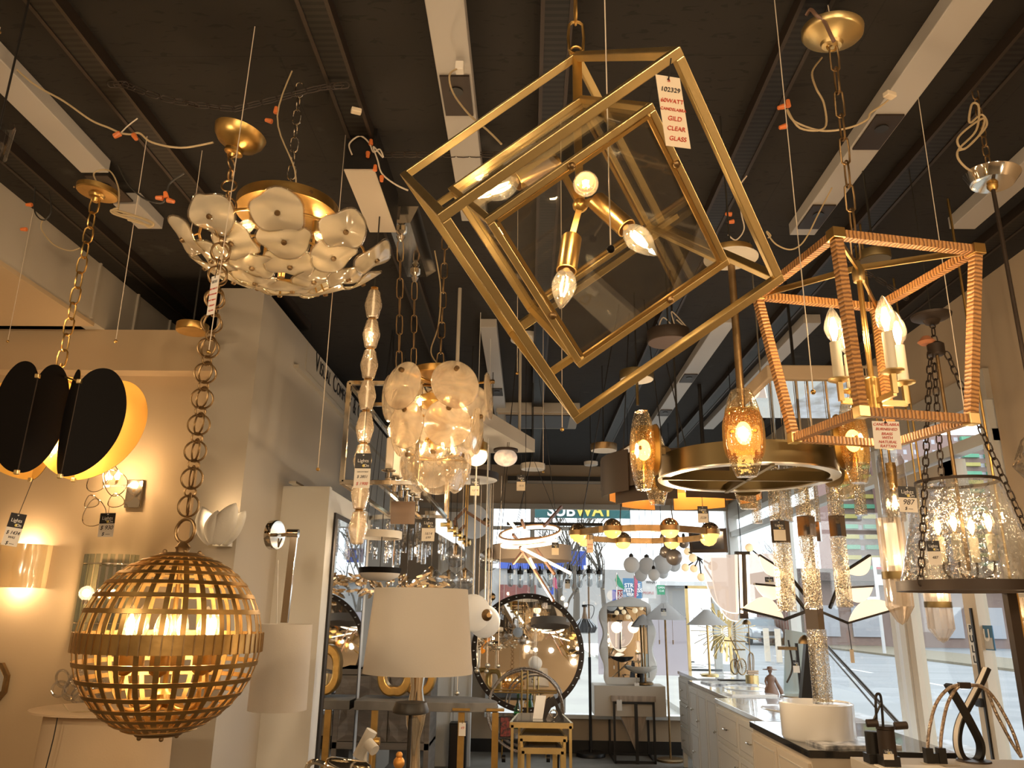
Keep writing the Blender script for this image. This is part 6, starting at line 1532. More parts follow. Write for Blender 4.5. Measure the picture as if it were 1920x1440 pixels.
# ---- turned nickel lamp with large drum shade
def drumlamp():
    Y = 2.75; c = at(787, 1180, Y); k = mpp(787, 1180, Y); z1, z0 = at(787, 1104, Y).z, at(787, 1262, Y).z
    t = thing('drum_shade_lamp', 'tall lamp with a large white drum shade on a knobbly polished nickel stem', 'floor lamp', (c.x, Y, 0))
    MB().lathe((c.x, Y, 0), [(101 * k, z0), (88 * k, z1), (87 * k, z1), (100 * k, z0)], 64, close=True).build('drum_shade', 'fabric', t)
    sp = MB()
    for i in range(3): a = i * 2.1; sp.tube([(c.x, Y, z1 - .02), (c.x + 87 * k * math.cos(a), Y + 87 * k * math.sin(a), z1 - .01)], .002, 5)
    sp.build('shade_spider', 'nickel', t)
    pr = []; zz = z0 + .05; rnd = random.Random(2)
    zs = [z0 + .06, z0 - .0, z0 - .05, z0 - .12, z0 - .16, z0 - .20, z0 - .27, z0 - .33, z0 - .36, z0 - .38, z0 - .40, z0 - .44, z0 - .55, z0 - .6, z0 - .64, z0 - .8, z0 - 1.0]
    rs = [.012, .026, .02, .034, .03, .018, .021, .026, .034, .020, .030, .016, .018, .028, .017, .02, .03]
    MB().solid((c.x, Y, 0), sorted([(r, z) for r, z in zip(rs, zs) if z > .02], key=lambda q: q[1]), 20).build('knobbly_stem', 'nickel', t)
    MB().solid((c.x, Y, 0), [(.12, 0), (.12, .02), (.03, .05)], 30).build('base', 'nickel', t)
    # low disc topped stand in front of it
    p = at(770, 1330, 2.45); k2 = mpp(770, 1330, 2.45); s = thing('disc_top_stand', 'slim stand with a flat round dark top, in front of the drum shade lamp', 'stand', (p.x, 2.45, 0))
    MB().solid(p, [(27 * k2, -.012), (34 * k2, -.008), (34 * k2, .0), (29 * k2, .020), (1e-4, .021)], 40).build('disc_top', 'black', s)
    MB().tube([(p.x, 2.45, 0), (p.x, 2.45, p.z)], .006, 10).build('pole', 'black', s); MB().solid((p.x, 2.45, 0), [(.12, 0), (.12, .012)], 30).build('base', 'black', s)
drumlamp()
# small white cylinder spotlight lamp and chrome lamp top at the lower edge
def spot():
    Y = 3.0; c = at(686, 1403, Y); k = mpp(686, 1403, Y); t = thing('crossed_cylinder_lamp', 'white lamp of two crossed cylinders on a brass and white post', 'floor lamp', (c.x, Y, 0))
    MB().solid(at(671, 1420, Y), [(11 * k, 0), (11 * k, 52 * k)], 24, (.45, 0, .9)).build('white_cylinder', 'white', t); MB().solid(at(690, 1393, Y - .03), [(10 * k, 0), (10 * k, 22 * k)], 24, (.7, -.5, -.5)).build('white_cylinder', 'white', t)
    MB().solid(at(700, 1390, Y), [(7 * k, 0), (7 * k, 12 * k)], 16, (1, 0, 0)).build('brass_joint', 'gold', t)
    MB().tube([(c.x, Y, 0), c], .008, 8).build('white_post', 'white', t); MB().tube([(c.x + .02, Y, 0), c + Vector((.02, 0, 0))], .005, 8).build('brass_post', 'gold', t)
    Y = 1.9; a, b = at(585, 1432, Y), at(672, 1438, Y); t = thing('pharmacy_lamp', 'polished nickel lamp head poking in at the lower edge', 'floor lamp', (b.x, Y, 0))
    MB().solid(at(610, 1440, Y), [(.02, 0), (.026, .01), (.026, .09), (.02, .10)], 24, (1, 0, -.12)).build('lamp_head', 'nickel', t); MB().tube(smoothpath([at(575, 1460, Y), at(577, 1437, Y), at(590, 1428, Y), at(612, 1435, Y)]), .006, 8).build('bent_arm', 'nickel', t)
    MB().tube([at(575, 1460, Y), (at(575, 1460, Y).x, Y, 0)], .006, 8).build('pole', 'nickel', t)
    c = at(748, 1430, 3.2); t = thing('copper_gourd', 'small copper gourd finial beside the disc top stand', 'ornament', c); MB().sphere(c, .022, 16, 10).sphere(c + Vector((0, 0, .026)), .013, 12, 8).build('gourd_body', 'copper', t); MB().tube([c, (c.x, c.y, 0)], .004, 6).build('pin', 'black', t)
spot()
# ================================================================= FURNITURE ON THE FLOOR
def fl(px, py): return atz(px, py, 0)
# sideboard with hexagon-carved doors
def sideboard():
    y0 = 6.3; x0, x1 = at(660, 1350, y0).x, at(806, 1350, y0).x; z1 = at(740, 1256, y0).z; z0 = at(740, 1412, y0).z
    t = thing('sideboard', 'weathered grey sideboard with raised hexagon carving on its doors', 'sideboard', ((x0 + x1) / 2, y0 + .2, 0))
    MB().span((x0, y0 + .02, z0 + .04), (x1, y0 + .45, z1)).span((x1 - .04, y0, 0.03), (x1, y0 + .45, z1)).span((x0, y0, z0 + .02), (x1, y0 + .45, z0 + .07)).span((x0, y0, z1 - .04), (x1, y0 + .45, z1)).build('carcass', 'greywood', t, smooth=False, bev=.003)
    xs = [x0, (x0 + x1) / 2 - .02, x1 - .04]; k = mpp(740, 1350, y0); r = 34 * k
    xs = [x0 - .02, at(727, 1350, y0).x, at(797, 1350, y0).x]
    for i in range(2):
        a, b = xs[i] + .004, xs[i + 1] - .004; d = MB().span((a, y0, z0 + .075), (b, y0 + .02, z1 - .045)).build('door', 'greywood', t, smooth=False, bev=.002); hx = MB()
        for row in range(6):
            for col in range(4):
                cx = x0 + (col + (.5 if row % 2 else 0)) * r * 1.76; cz = z0 + .1 + row * r * 1.5
                pts = [(cx + r * .96 * math.sin(j * PI / 3), cz + r * .96 * math.cos(j * PI / 3)) for j in range(6)]
                pts = [(min(max(x, a), b), min(max(z, z0 + .08), z1 - .05)) for x, z in pts]
                if max(p[0] for p in pts) - min(p[0] for p in pts) < .03 or max(p[1] for p in pts) - min(p[1] for p in pts) < .03: continue
                m = (sum(p[0] for p in pts) / 6, sum(p[1] for p in pts) / 6)
                vs = [(x, y0, z) for x, z in pts] + [(m[0] + (x - m[0]) * .25, y0 - .014, m[1] + (z - m[1]) * .25) for x, z in pts]
                hx.add(vs, [(j, (j + 1) % 6, 6 + (j + 1) % 6, 6 + j) for j in range(6)] + [tuple(6 + j for j in range(6))])
        hx.build('hexagon_pattern_tile', 'greywood', d, smooth=False)
sideboard()
# console with rounded dark top and brass legs
def console():
    Y = 5.2; z = at(800, 1316, Y).z; xa, xb = at(664, 1316, Y).x, at(933, 1316, Y).x
    t = thing('console_table', 'half-oval console table with charcoal top and flat brass legs', 'table', ((xa + xb) / 2, Y, 0))
    pts = [(xa, Y), (xa, Y + .36)] + [(xb - .28 + .28 * math.sin(i * PI / 2 / 10), Y + .36 - (1 - math.cos(i * PI / 2 / 10)) * .34) for i in range(11)] + [(xb - .02, Y + .01), (xb - .2, Y - .03)]
    MB().prism([(x, y, z - .055) for x, y in pts], (0, 0, 1), .055).build('table_top', 'concrete', t, smooth=False, bev=.003)
    k = mpp(860, 1380, Y)
    for px in (864, 928, 700):
        x = at(px, 1380, Y).x; MB().span((x - .02, Y - .0, 0), (x + .02, Y + .03, z - .055)).span((x - .055, Y - .034 if px != 700 else Y, z - .045), (x + .055, Y + .03, z - .03)).build('brass_leg', 'gold', t, smooth=False)
    return z
zc = console()
tagcard(867, 1355, 5.15, 13, 23, 'small handwritten tag tied to the brass leg of the console table', head=False, string=4, lines=(('49', .4, .5, 'inkred'),))
# two gold ring vases on the console
for (px, w_, lb) in ((742, 60, 'gold leaf ring-shaped vase on the console, the nearer one to the mirror cabinet'), (788, 56, 'gold leaf ring-shaped vase on the console, behind the nickel lamp stem')):
    c = at(px, 1262, 5.38 if px < 760 else 5.45); k = mpp(px, 1262, 5.4); t = thing('ring_vase', lb, 'vase', (c.x, c.y, zc), 'gold ring vases')
    R = w_ * k * .72; mb = MB(); vs = []; fs = []; K = 40
    for i in range(K):
        a = 2 * PI * i / K
        for j, (ir, dy) in enumerate(((.56, -.05), (1.0, -.05), (1.0, .05), (.56, .05))):
            sq = .9 + .1 * abs(math.sin(2 * a)); vs.append((c.x + R * .82 * ir * math.cos(a) * sq, c.y + dy, zc + R * 1.12 + R * 1.12 * (ir if ir == 1 else .62) * math.sin(a) * sq))
    for i in range(K):
        a, b = i * 4, ((i + 1) % K) * 4
        for j in range(4): fs.append((a + j, a + (j + 1) % 4, b + (j + 1) % 4, b + j))
    mb.add(vs, fs).build('gold_body', 'gold', t, bev=.01)
# pale panelled column behind, black speaker box
t = thing('panelled_screen', 'white panelled screen standing between sideboard and back window', 'screen', (at(840, 1350, 8.2).x, 8.2, 0))
MB().span((at(812, 1300, 8.2).x, 8.2, 0), (at(884, 1300, 8.2).x, 8.26, at(850, 960, 8.2).z)).build('panel', 'white', t, smooth=False)
m_ = MB()
for x in (818, 846, 852, 879): m_.span((at(x, 1300, 8.2).x, 8.18, .25), (at(x, 1300, 8.2).x + .025, 8.2, 2.3))
m_.build('panel_moulding', 'white', t, smooth=False)
x0, x1 = at(842, 1380, 8.0).x, at(874, 1380, 8.0).x
t = thing('black_speaker', 'black floor speaker box beside the console table leg', 'speaker', ((x0 + x1) / 2, 8.05, 0)); MB().span((x0, 8.0, 0), (x1, 8.15, at(858, 1356, 8.0).z)).build('cabinet_box', 'black', t, smooth=False, bev=.004); MB().span((x0 + .015, 7.995, .03), (x1 - .015, 8.0, at(858, 1360, 8.0).z)).build('front_cloth', 'bronze_dark', t, smooth=False)
# ---- studded round mirror leaning on the window
def roundmirror():
    Y = 8.15; c = at(989, 1222, Y); k = mpp(989, 1222, Y); R = 106 * k; n = Vector((-.05, -1, .09)).normalized()
    t = thing('round_mirror', 'huge round mirror with a dark studded rim leaning before the back window', 'mirror', c - Vector((0, 0, R)))
    MB().lathe(c, [(R, -.02), (R, .02), (R * .91, .025), (R * .91, -.02)], 96, n, close=True).build('dark_rim', 'bronze_dark', t)
    MB().solid(c, [(R * .92, .004), (R * .92, .006)], 96, n).build('mirror_glass', 'mirror', t)
    u = n.cross(Vector((0, 0, 1))).normalized(); v = n.cross(u)
    proto = None
    for i in range(42):
        a = 2 * PI * i / 42; p = c + (u * math.cos(a) + v * math.sin(a)) * R * .955 + n * .024
        if proto is None: proto = MB().sphere((0, 0, 0), .011, 10, 6).build('mirror_stud', 'nickel', org=Vector((0, 0, 0))); proto.parent = t; proto.location = p - Vector(t['_o'])
        else: q = proto.copy(); COL.objects.link(q); q.parent = t; q.location = p - Vector(t['_o'])
    ft = MB(); ft.bar((c.x - .3, Y + .1, 0), (c.x - .3, Y + .03, c.z - R * .9), .03).bar((c.x + .3, Y + .1, 0), (c.x + .3, Y + .03, c.z - R * .9), .03); ft.build('easel_strut', 'black', t, smooth=False)
roundmirror()
# string of small pewter balls hanging before the mirror
for i, (px, py, r, lb) in enumerate(((919, 1207, 4.5, 'pewter ball on a thread, highest before the round mirror'), (935, 1215, 3.8, 'pewter ball beside the highest one'), (914, 1248, 4.8, 'pewter ball at mid height before the round mirror'), (934, 1249, 3.6, 'smaller pewter ball level with the mid one'), (912, 1259, 4, 'pewter ball just under the mid one'), (894, 1258, 4.5, 'pewter ball at the rim of the round mirror'), (857, 1300, 4.5, 'bronze ball hanging low over the console table'))):
    c = at(px, py, 5.0); k = mpp(px, py, 5.0); o = MB().sphere(c, r * k, 16, 10).build('hanging_ball', 'pewter'); tag(o, lb, 'ornament', 'small balls hanging on threads'); MB().tube([c, (c.x, c.y, 2.3)], .0015, 4).build('thread', 'string', o)
# big pale paper globe near the shade
for i, (px, py, r, Y, lb) in enumerate(((886, 1149, 34, 4.2, 'large white globe lamp with a dark peg beside the drum shade'), (908, 1165, 30, 4.5, 'second large white globe lamp overlapping the mirror rim'))):
    c = at(px, py, Y); k = mpp(px, py, Y); t = thing('white_globe_lamp', lb, 'lamp', c, '')
    MB().sphere(c, r * k, 32, 18, (1, .45, 1)).build("globe", "globewhite", t)
    if i == 0: MB().solid(c + Vector((r * k * .78, -.05, -.01)), [(.022, 0), (.03, .01), (.012, .035)], 16, (.5, -1, 0)).build("peg", "antique", t)
    MB().tube([c, (c.x, c.y, 2.4)], .004, 6).tube([(c.x, c.y, 2.4), (c.x, c.y, H)], .002, 5).build("stem", "white", t)
# ---- round-framed bar cart of braided metal
def cart():
    Y = 6.9; c = at(985, 1333, Y); k = mpp(985, 1333, Y); R = 72 * k
    t = thing('bar_cart', 'bar cart with a big braided metal hoop frame on black wheels', 'cart', (c.x, Y + .1, 0))
    for dy in (0, .28):
        MB().ring((c.x, Y + dy, c.z), R, .007, (0, 1, 0), 56, 8).ring((c.x, Y + dy + .012, c.z), R * .975, .006, (0, 1, 0), 56, 8).build('hoop', 'rope_metal', t)
    for x in (978, 989): xx = at(x, 1300, Y).x; MB().tube([(xx, Y, c.z - R * .1), (xx, Y, c.z + R)], .008, 8).build('upright', 'gold', t)
    zs = at(985, 1294, Y).z
    for z in (zs, zs - .02): MB().tube([(c.x - R * .82, Y, z), (c.x + R * .82, Y, z)], .006, 8).build('rail', 'gold', t)
    for z, w_ in ((at(985, 1385, Y).z, .98), (at(985, 1345, Y).z, 1.0)): MB().span((c.x - R * w_ * .8, Y, z - .008), (c.x + R * .8, Y + .28, z)).build('glass_shelf', 'smoke', t, smooth=False)
    for (px, py) in ((940, 1427), (1025, 1427)):
        p = at(px, py, Y); MB().solid((p.x, Y + .12, p.z + .0), [(.030, 0), (.030, .03)], 20, (1, 0, 0)).build('wheel', 'black', t); MB().tube([(p.x, Y + .12, p.z), (p.x, Y + .12, at(px, 1385, Y).z)], .007, 8).build('caster_stem', 'gold', t)
    return at(985, 1345, Y).z
zct = cart()
b = at(971, 1352, 6.95); o = MB().solid((b.x, 6.98, b.z - .06), [(.035, 0), (.036, .12), (.03, .16), (.012, .2), (.011, .26), (.013, .27)], 20).build('green_bottle', 'bottle'); tag(o, 'dark green bottle with a pale label on the bar cart', 'bottle')
MB().lathe((b.x, 6.98, b.z - .06), [(.037, .03), (.037, .10)], 20).build('label', 'paperwhite', o)
p0, p1 = at(937, 1343, 6.7), at(959, 1383, 6.7)
t = thing('menu_board', 'small framed board with red and white lettering leaning on the bar cart', 'board', ((p0.x + p1.x) / 2, 6.7, p1.z)); MB().span((p0.x, 6.7, p1.z), (p1.x, 6.715, p0.z)).build('board_frame', 'black', t, smooth=False); MB().span((p0.x + .008, 6.697, p1.z + .008), (p1.x - .008, 6.70, p0.z - .008)).build('printed_face', 'bookart', t, smooth=False)
# ---- nesting tables with brass frames and smoked tops
def nesting():
    rows = ((958, 1072, 1360, 4.9, 'largest of three nested tables, brass frame and smoked mirror top', .42, 1349), (975, 1061, 1385, 4.82, 'middle nested table with a black glass top', .36, 1378), (978, 1057, 1408, 4.74, 'smallest nested table with a black glass top', .32, 1402))
    for (a, b, py, Y, lb, dep, pt) in rows:
        z = at((a + b) / 2, py, Y).z; x0, x1 = at(a, py, Y).x, at(b, py, Y).x
        t = thing('nesting_table', lb, 'table', ((x0 + x1) / 2, Y + dep / 2, 0), 'three nested brass tables')
        mb = MB()
        for (p, q) in (((x0, Y), (x1, Y)), ((x0 + .04, Y + dep), (x1 - .04, Y + dep)), ((x0, Y), (x0 + .04, Y + dep)), ((x1, Y), (x1 - .04, Y + dep))): mb.bar((*p, z), (*q, z), .016, .03, ext=.004)
        mb.build('brass_apron', 'brass_pale', t, smooth=False)
        MB().add([(x0 + .01, Y + .01, z + .016), (x1 - .01, Y + .01, z + .016), (x1 - .045, Y + dep - .01, z + .016), (x0 + .045, Y + dep - .01, z + .016)], [(0, 1, 2, 3)]).build('glass_top', 'blackstone', t, smooth=False, solid=.006)
        for (x, y) in ((x0 + .008, Y), (x1 - .008, Y), (x0 + .045, Y + dep), (x1 - .045, Y + dep)): MB().bar((x, y, 0), (x, y, z), .016).build('leg', 'brass_pale', t, smooth=False)
        if pt == 1349:
            c = Vector(((x0 + x1) / 2 + .03, Y + .12, z + .02)); s = thing('angular_sculpture', 'black and white angular sculpture with an open ring on the largest nested table', 'sculpture', c)
            MB().prism([c + Vector((-.08, 0, 0)), c + Vector((-.02, 0, .0)), c + Vector((0.0, 0, .13)), c + Vector((-.06, 0, .13))], (0, 1, 0), .02).build('white_wedge', 'whitegloss', s, smooth=False)
            MB().prism([c + Vector((0, .0, .10)), c + Vector((.05, 0, .13)), c + Vector((.11, 0, .0)), c + Vector((.09, 0, 0)), c + Vector((.045, 0, .09)), c + Vector((.0, 0, 0)), c + Vector((-.02, 0, 0))], (0, 1, 0), .02).build('black_chevron', 'black', s, smooth=False)
            MB().ring(c + Vector((.045, -.01, .03)), .022, .004, (0, 1, 0), 20, 6).build('open_ring', 'nickel', s)
            for (dx, ph, col, lb2) in ((-.09, .05, 'clay', 'little brown butterfly shaped ornament, lower one'), (-.07, .09, 'clay', 'little brown butterfly shaped ornament, upper one')):
                pass
    c = at(1015, 1325, 6.6); s = thing('agate_slice_stand', 'stack of two brown agate slices on a stand', 'ornament', c - Vector((0, 0, .08)))
    for dz, r in ((0, .05), (-.085, .06)): MB().solid(c + Vector((0, 0, dz)), [(r, 0), (r * .96, .012)], 9, (0.1, -1, 0)).build('agate_slice', 'clay', s, smooth=False)
    MB().tube([c + Vector((0, .01, .05)), (c.x, c.y + .01, zct)], .006, 6).build('stand', 'gold', s)
nesting()
# ---- tall floor lamp with glass collar
def collar_lamp():
    b = fl(1108, 1418); Y = b.y; t = thing('glass_collar_floor_lamp', 'slim black floor lamp with a turned wood neck and pleated smoky glass collar', 'floor lamp', b)
    k = mpp(1100, 1170, Y); z = lambda py: at(1100, py, Y).z
    MB().solid(b, [(26 * k, 0), (26 * k, .03), (25 * k, .038)], 40).build('round_base', 'black', t)
    MB().tube([b + Vector((0, 0, .03)), (b.x, b.y, z(1232))], .016, 12).build('black_pole', 'black', t)
    MB().tube([(b.x, b.y, z(1232)), (b.x, b.y, z(1060))], .011, 12).build('wood_pole', 'lampwood', t)
    s = Vector((b.x - .05, b.y - .02, 0))
    MB().solid(s, [(.045, z(1166)), (.032, z(1158)), (.018, z(1148)), (.014, z(1140)), (.022, z(1136))], 24).build('wood_neck', 'lampwood', t)
    MB().lathe(s, [(.05, z(1188)), (.105, z(1186)), (.13, z(1176)), (.118, z(1172)), (.05, z(1160))], 40, flute=.08).build('pleated_collar', 'smoke', t)
    MB().solid(s, [(.03, z(1138)), (.03, z(1134))], 16).build('top_cap', 'black', t)
    MB().tube(smoothpath([(b.x + .02, b.y, z(1160)), (b.x + .05, b.y, z(1150)), (b.x + .05, b.y, z(1136)), (s.x, s.y, z(1134))]), .004, 6).build('switch_cord', 'black', t)
collar_lamp()
# ---- side table with inverted pyramid of wood in an iron frame
def pyramid():
    Y = 7.9; cx = at(1188, 1330, Y).x; k = mpp(1188, 1330, Y); z = at(1188, 1312, Y).z; hw = 43 * k; d = .42
    Y0 = fl(1190, 1432).y
    k = mpp(1188, 1330, Y0); cx = at(1188, 1312, Y0).x; z = at(1188, 1309, Y0).z; hw = 42 * k
    t = thing('pyramid_side_table', 'side table of an inverted washed-wood pyramid in a black iron frame', 'table', (cx, Y0 + .2, 0))
    MB().span((cx - hw, Y0, z - .035), (cx + hw, Y0 + .5, z + .02)).build('wood_top', 'oak', t, smooth=False, bev=.002)
    a = [(cx - hw * .82, Y0 + .05, z - .04), (cx + hw * .82, Y0 + .05, z - .04), (cx + hw * .82, Y0 + .45, z - .04), (cx - hw * .82, Y0 + .45, z - .04), (cx + .02, Y0 + .12, .10)]
    MB().add(a, [(0, 1, 4), (1, 2, 4), (2, 3, 4), (3, 0, 4), (3, 2, 1, 0)]).build('pyramid_body', 'oak', t, smooth=False)
    mb = MB()
    L = [(cx - hw * .88, Y0), (cx + hw * .88, Y0), (cx + hw * .9, Y0 + .46), (cx - hw * .9, Y0 + .46)]
    fr = MB()
    for i in range(4): fr.bar((*L[i], z - .045), (*L[(i + 1) % 4], z - .045), .022, ext=.011).bar((*L[i], .015), (*L[(i + 1) % 4], .015), .022, ext=.011)
    fr.build('iron_frame', 'black', t, smooth=False)
    for p in L: MB().bar((*p, 0), (*p, z - .045), .022).build('leg', 'black', t, smooth=False)
    MB().bar((cx + .02, Y0 - .01, 0), (cx + .02, Y0 - .01, z - .05), .03).build('leg', 'black', t, smooth=False)
    for (px, py, w_, base, top_m, foot_m, lb) in ((1165, 1240, 25, 1302, 'black', 'bowlwhite', 'pedestal bowl with a black dish on a white cone foot'), (1203, 1259, 29, 1302, 'bowlwhite', 'black', 'pedestal bowl with a cream dish on a black cone foot')):
        Yb = Y0 + (.30 if px == 1165 else .12); p = at(px, py, Yb); kk = mpp(px, py, Yb); zb = z + .02; w = w_ * kk; s = thing('pedestal_bowl', lb, 'bowl', (p.x, Yb, zb), '') ; del s['label']; s['label'] = lb
        MB().solid((p.x, Yb, zb), [(.052, 0), (.05, .02), (.022, (p.z - zb) * .6), (.024, p.z - zb - .01)], 24).build('cone_foot', foot_m, s)
        h = p.z - zb; MB().lathe((p.x, Yb, zb), [(1e-4, h - .02), (.05, h - .018), (w * .9, h + .03), (w, h + .055), (w * .95, h + .055), (w * .7, h + .03), (1e-4, h + .01)], 36).build('dish', top_m, s)
    tagcard(1161, 1312, Y0 - .03, 10, 19, 'small white tag hanging from the pyramid side table top', head=False, string=6)
    tagcard(1194, 1280, Y0 + .05, 9, 18, 'small white tag tied to the cream pedestal bowl', head=False, string=14)
pyramid()
# ---- wavy white mirror on a plinth
def wavy():
    Y = 8.75; c = at(1177, 1203, Y); k = mpp(1177, 1203, Y); W, Hh = 50 * k, 78 * k; n = 96; out = []
    for i in range(n):
        a = 2 * PI * i / n; ca, sa = math.cos(a), math.sin(a); q = (abs(ca) ** 5 + abs(sa) ** 5) ** (-1 / 5)
        x, z = ca * q * W, sa * q * Hh; x += .022 * math.sin(z / Hh * 8) * (abs(ca) > .3); z += .02 * math.sin(x / W * 4.5 + 1) * (abs(sa) > .5)
        out.append(c + Vector((x, 0, z)))
    t = thing('wavy_mirror', 'rectangular mirror in a thick white wavy frame on the window ledge', 'mirror', c - Vector((0, 0, Hh)))
    inn = []
    iw, ih = 37.5 * k, 63 * k
    for i in range(n):
        a = 2 * PI * i / n; ca, sa = math.cos(a), math.sin(a); q = 1 / max(abs(ca), abs(sa)); inn.append(c + Vector((ca * q * iw, 0, sa * q * ih)))
    F = Vector((0, -.04, 0)); vs = out + [p + F * .7 for p in out] + [c + (p - c) * .95 + F for p in out] + [p + F for p in inn] + inn
    MB().add(vs, [(r * n + j, r * n + (j + 1) % n, (r + 1) * n + (j + 1) % n, (r + 1) * n + j) for r in range(4) for j in range(n)]).build('wavy_frame', 'plaster', t)
    MB().span(c + Vector((-iw, -.012, -ih)), c + Vector((iw, -.004, ih))).build('mirror_glass', 'mirror', t, smooth=False); t.rotation_euler = (-.07, 0, 0)
    p0, p1 = at(1114, 1285, 8.55), at(1250, 1345, 8.55)
    tag(MB().span((p0.x, 8.55, p1.z), (p1.x, 8.9, p0.z)).build('display_plinth', 'beigebox', smooth=False, bev=.004), 'tan boxed plinth under the wavy white mirror', 'plinth')
wavy()
struct('trim_5', MB().span((-.42, YB - .16, .62), (XR - .05, YB - .12, 1.62)).build if 0 else MB().span((.78, YB - .02, .80), (XR - .3, YB - .014, 1.42)).span((-.40, YB - .02, .80), (.0, YB - .014, 1.42)), 'film', smooth=False)
# ---- lamps with white coolie shades
def coolie(px, pyt, pyb, w, Y, label, base_py=None, m='antique', kind='floor lamp', zb=0, chains=True):
    p = at(px, pyb, Y); k = mpp(px, pyb, Y); z1 = at(px, pyt, Y).z; R = w / 2 * k; bx = p.x
    t = thing('cone_shade_lamp', label, kind, (bx, Y, zb))
    MB().lathe((bx, Y, 0), [(R, p.z), (R * .13, z1), (R * .11, z1), (R * .985, p.z)], 48, close=True).build('cone_shade', 'fabric2', t)
    MB().tube([(bx, Y, zb + .02), (bx, Y, z1)], .011, 12).build('pole', m, t)
    MB().solid((bx, Y, zb), [(.14 if zb == 0 else .08, 0), (.14 if zb == 0 else .08, .018), (.13 if zb == 0 else .07, .024)], 40).build('round_base', m, t)
    if chains:
        for s in (-1, 1): MB().tube([(bx + s * R * .3, Y - .02, p.z + .03), (bx + s * R * .3, Y - .02, p.z - .2)], .002, 4).solid((bx + s * R * .3, Y - .02, p.z - .25), [(.006, 0), (.006, .045)], 8).build('pull_chain', m, t)
    return t
b = fl(1256, 1427); coolie(1247, 1130, 1162, 84, b.y, 'antique brass floor lamp with a wide white cone shade and two pull chains')
coolie(1207, 1152, 1172, 38, 8.66, 'small white cone shade lamp half behind the brass floor lamp', chains=False, kind='table lamp', zb=at(1207, 1285, 8.55).z)
tagcard(1244, 1141, b.y - .25, 10, 13, 'small tag pinned on the front of the white cone shade', string=8)
# ---- tall gilt framed mirror in the corner
def tallmirror():
    Y = 8.6; p0, p1 = at(1284, 1098, Y), at(1345, 1260, Y); p1.x = 2.15
    t = thing('tall_framed_mirror', 'tall mirror in a slim gilt frame standing in the window corner', 'mirror', ((p0.x + p1.x) / 2, Y, .4)); z1, z0 = p0.z, .3; w = .03
    MB().span((p0.x, Y, z0), (p0.x + w, Y + .03, z1)).span((p1.x - w, Y, z0), (p1.x, Y + .03, z1)).span((p0.x, Y, z1 - w), (p1.x, Y + .03, z1)).span((p0.x, Y, z0), (p1.x, Y + .03, z0 + w)).build('gilt_frame', 'brass_pale', t, smooth=False)
    MB().span((p0.x + w, Y + .01, z0 + w), (p1.x - w, Y + .016, z1 - w)).build('mirror_glass', 'mirror', t, smooth=False)
    s = thing('sunburst_ornament', 'gold sunburst wall ornament behind the bicycle sculpture', 'ornament', at(1362, 1185, 8.4)); c = at(1364, 1185, 8.4)
    for i in range(26):
        a = 2 * PI * i / 26; d = Vector((math.cos(a), -.1, math.sin(a))); MB().bar(c + d * .05, c + d * (.22 + .07 * (i % 2)), .022, .006).build('gold_ray', 'brass_pale', s, smooth=False)
tallmirror()
coolie(1326, 1143, 1172, 76, 7.6, 'brass table lamp with a white cone shade standing on a marble vanity', chains=False, kind='table lamp', zb=.90, m='brass_pale')
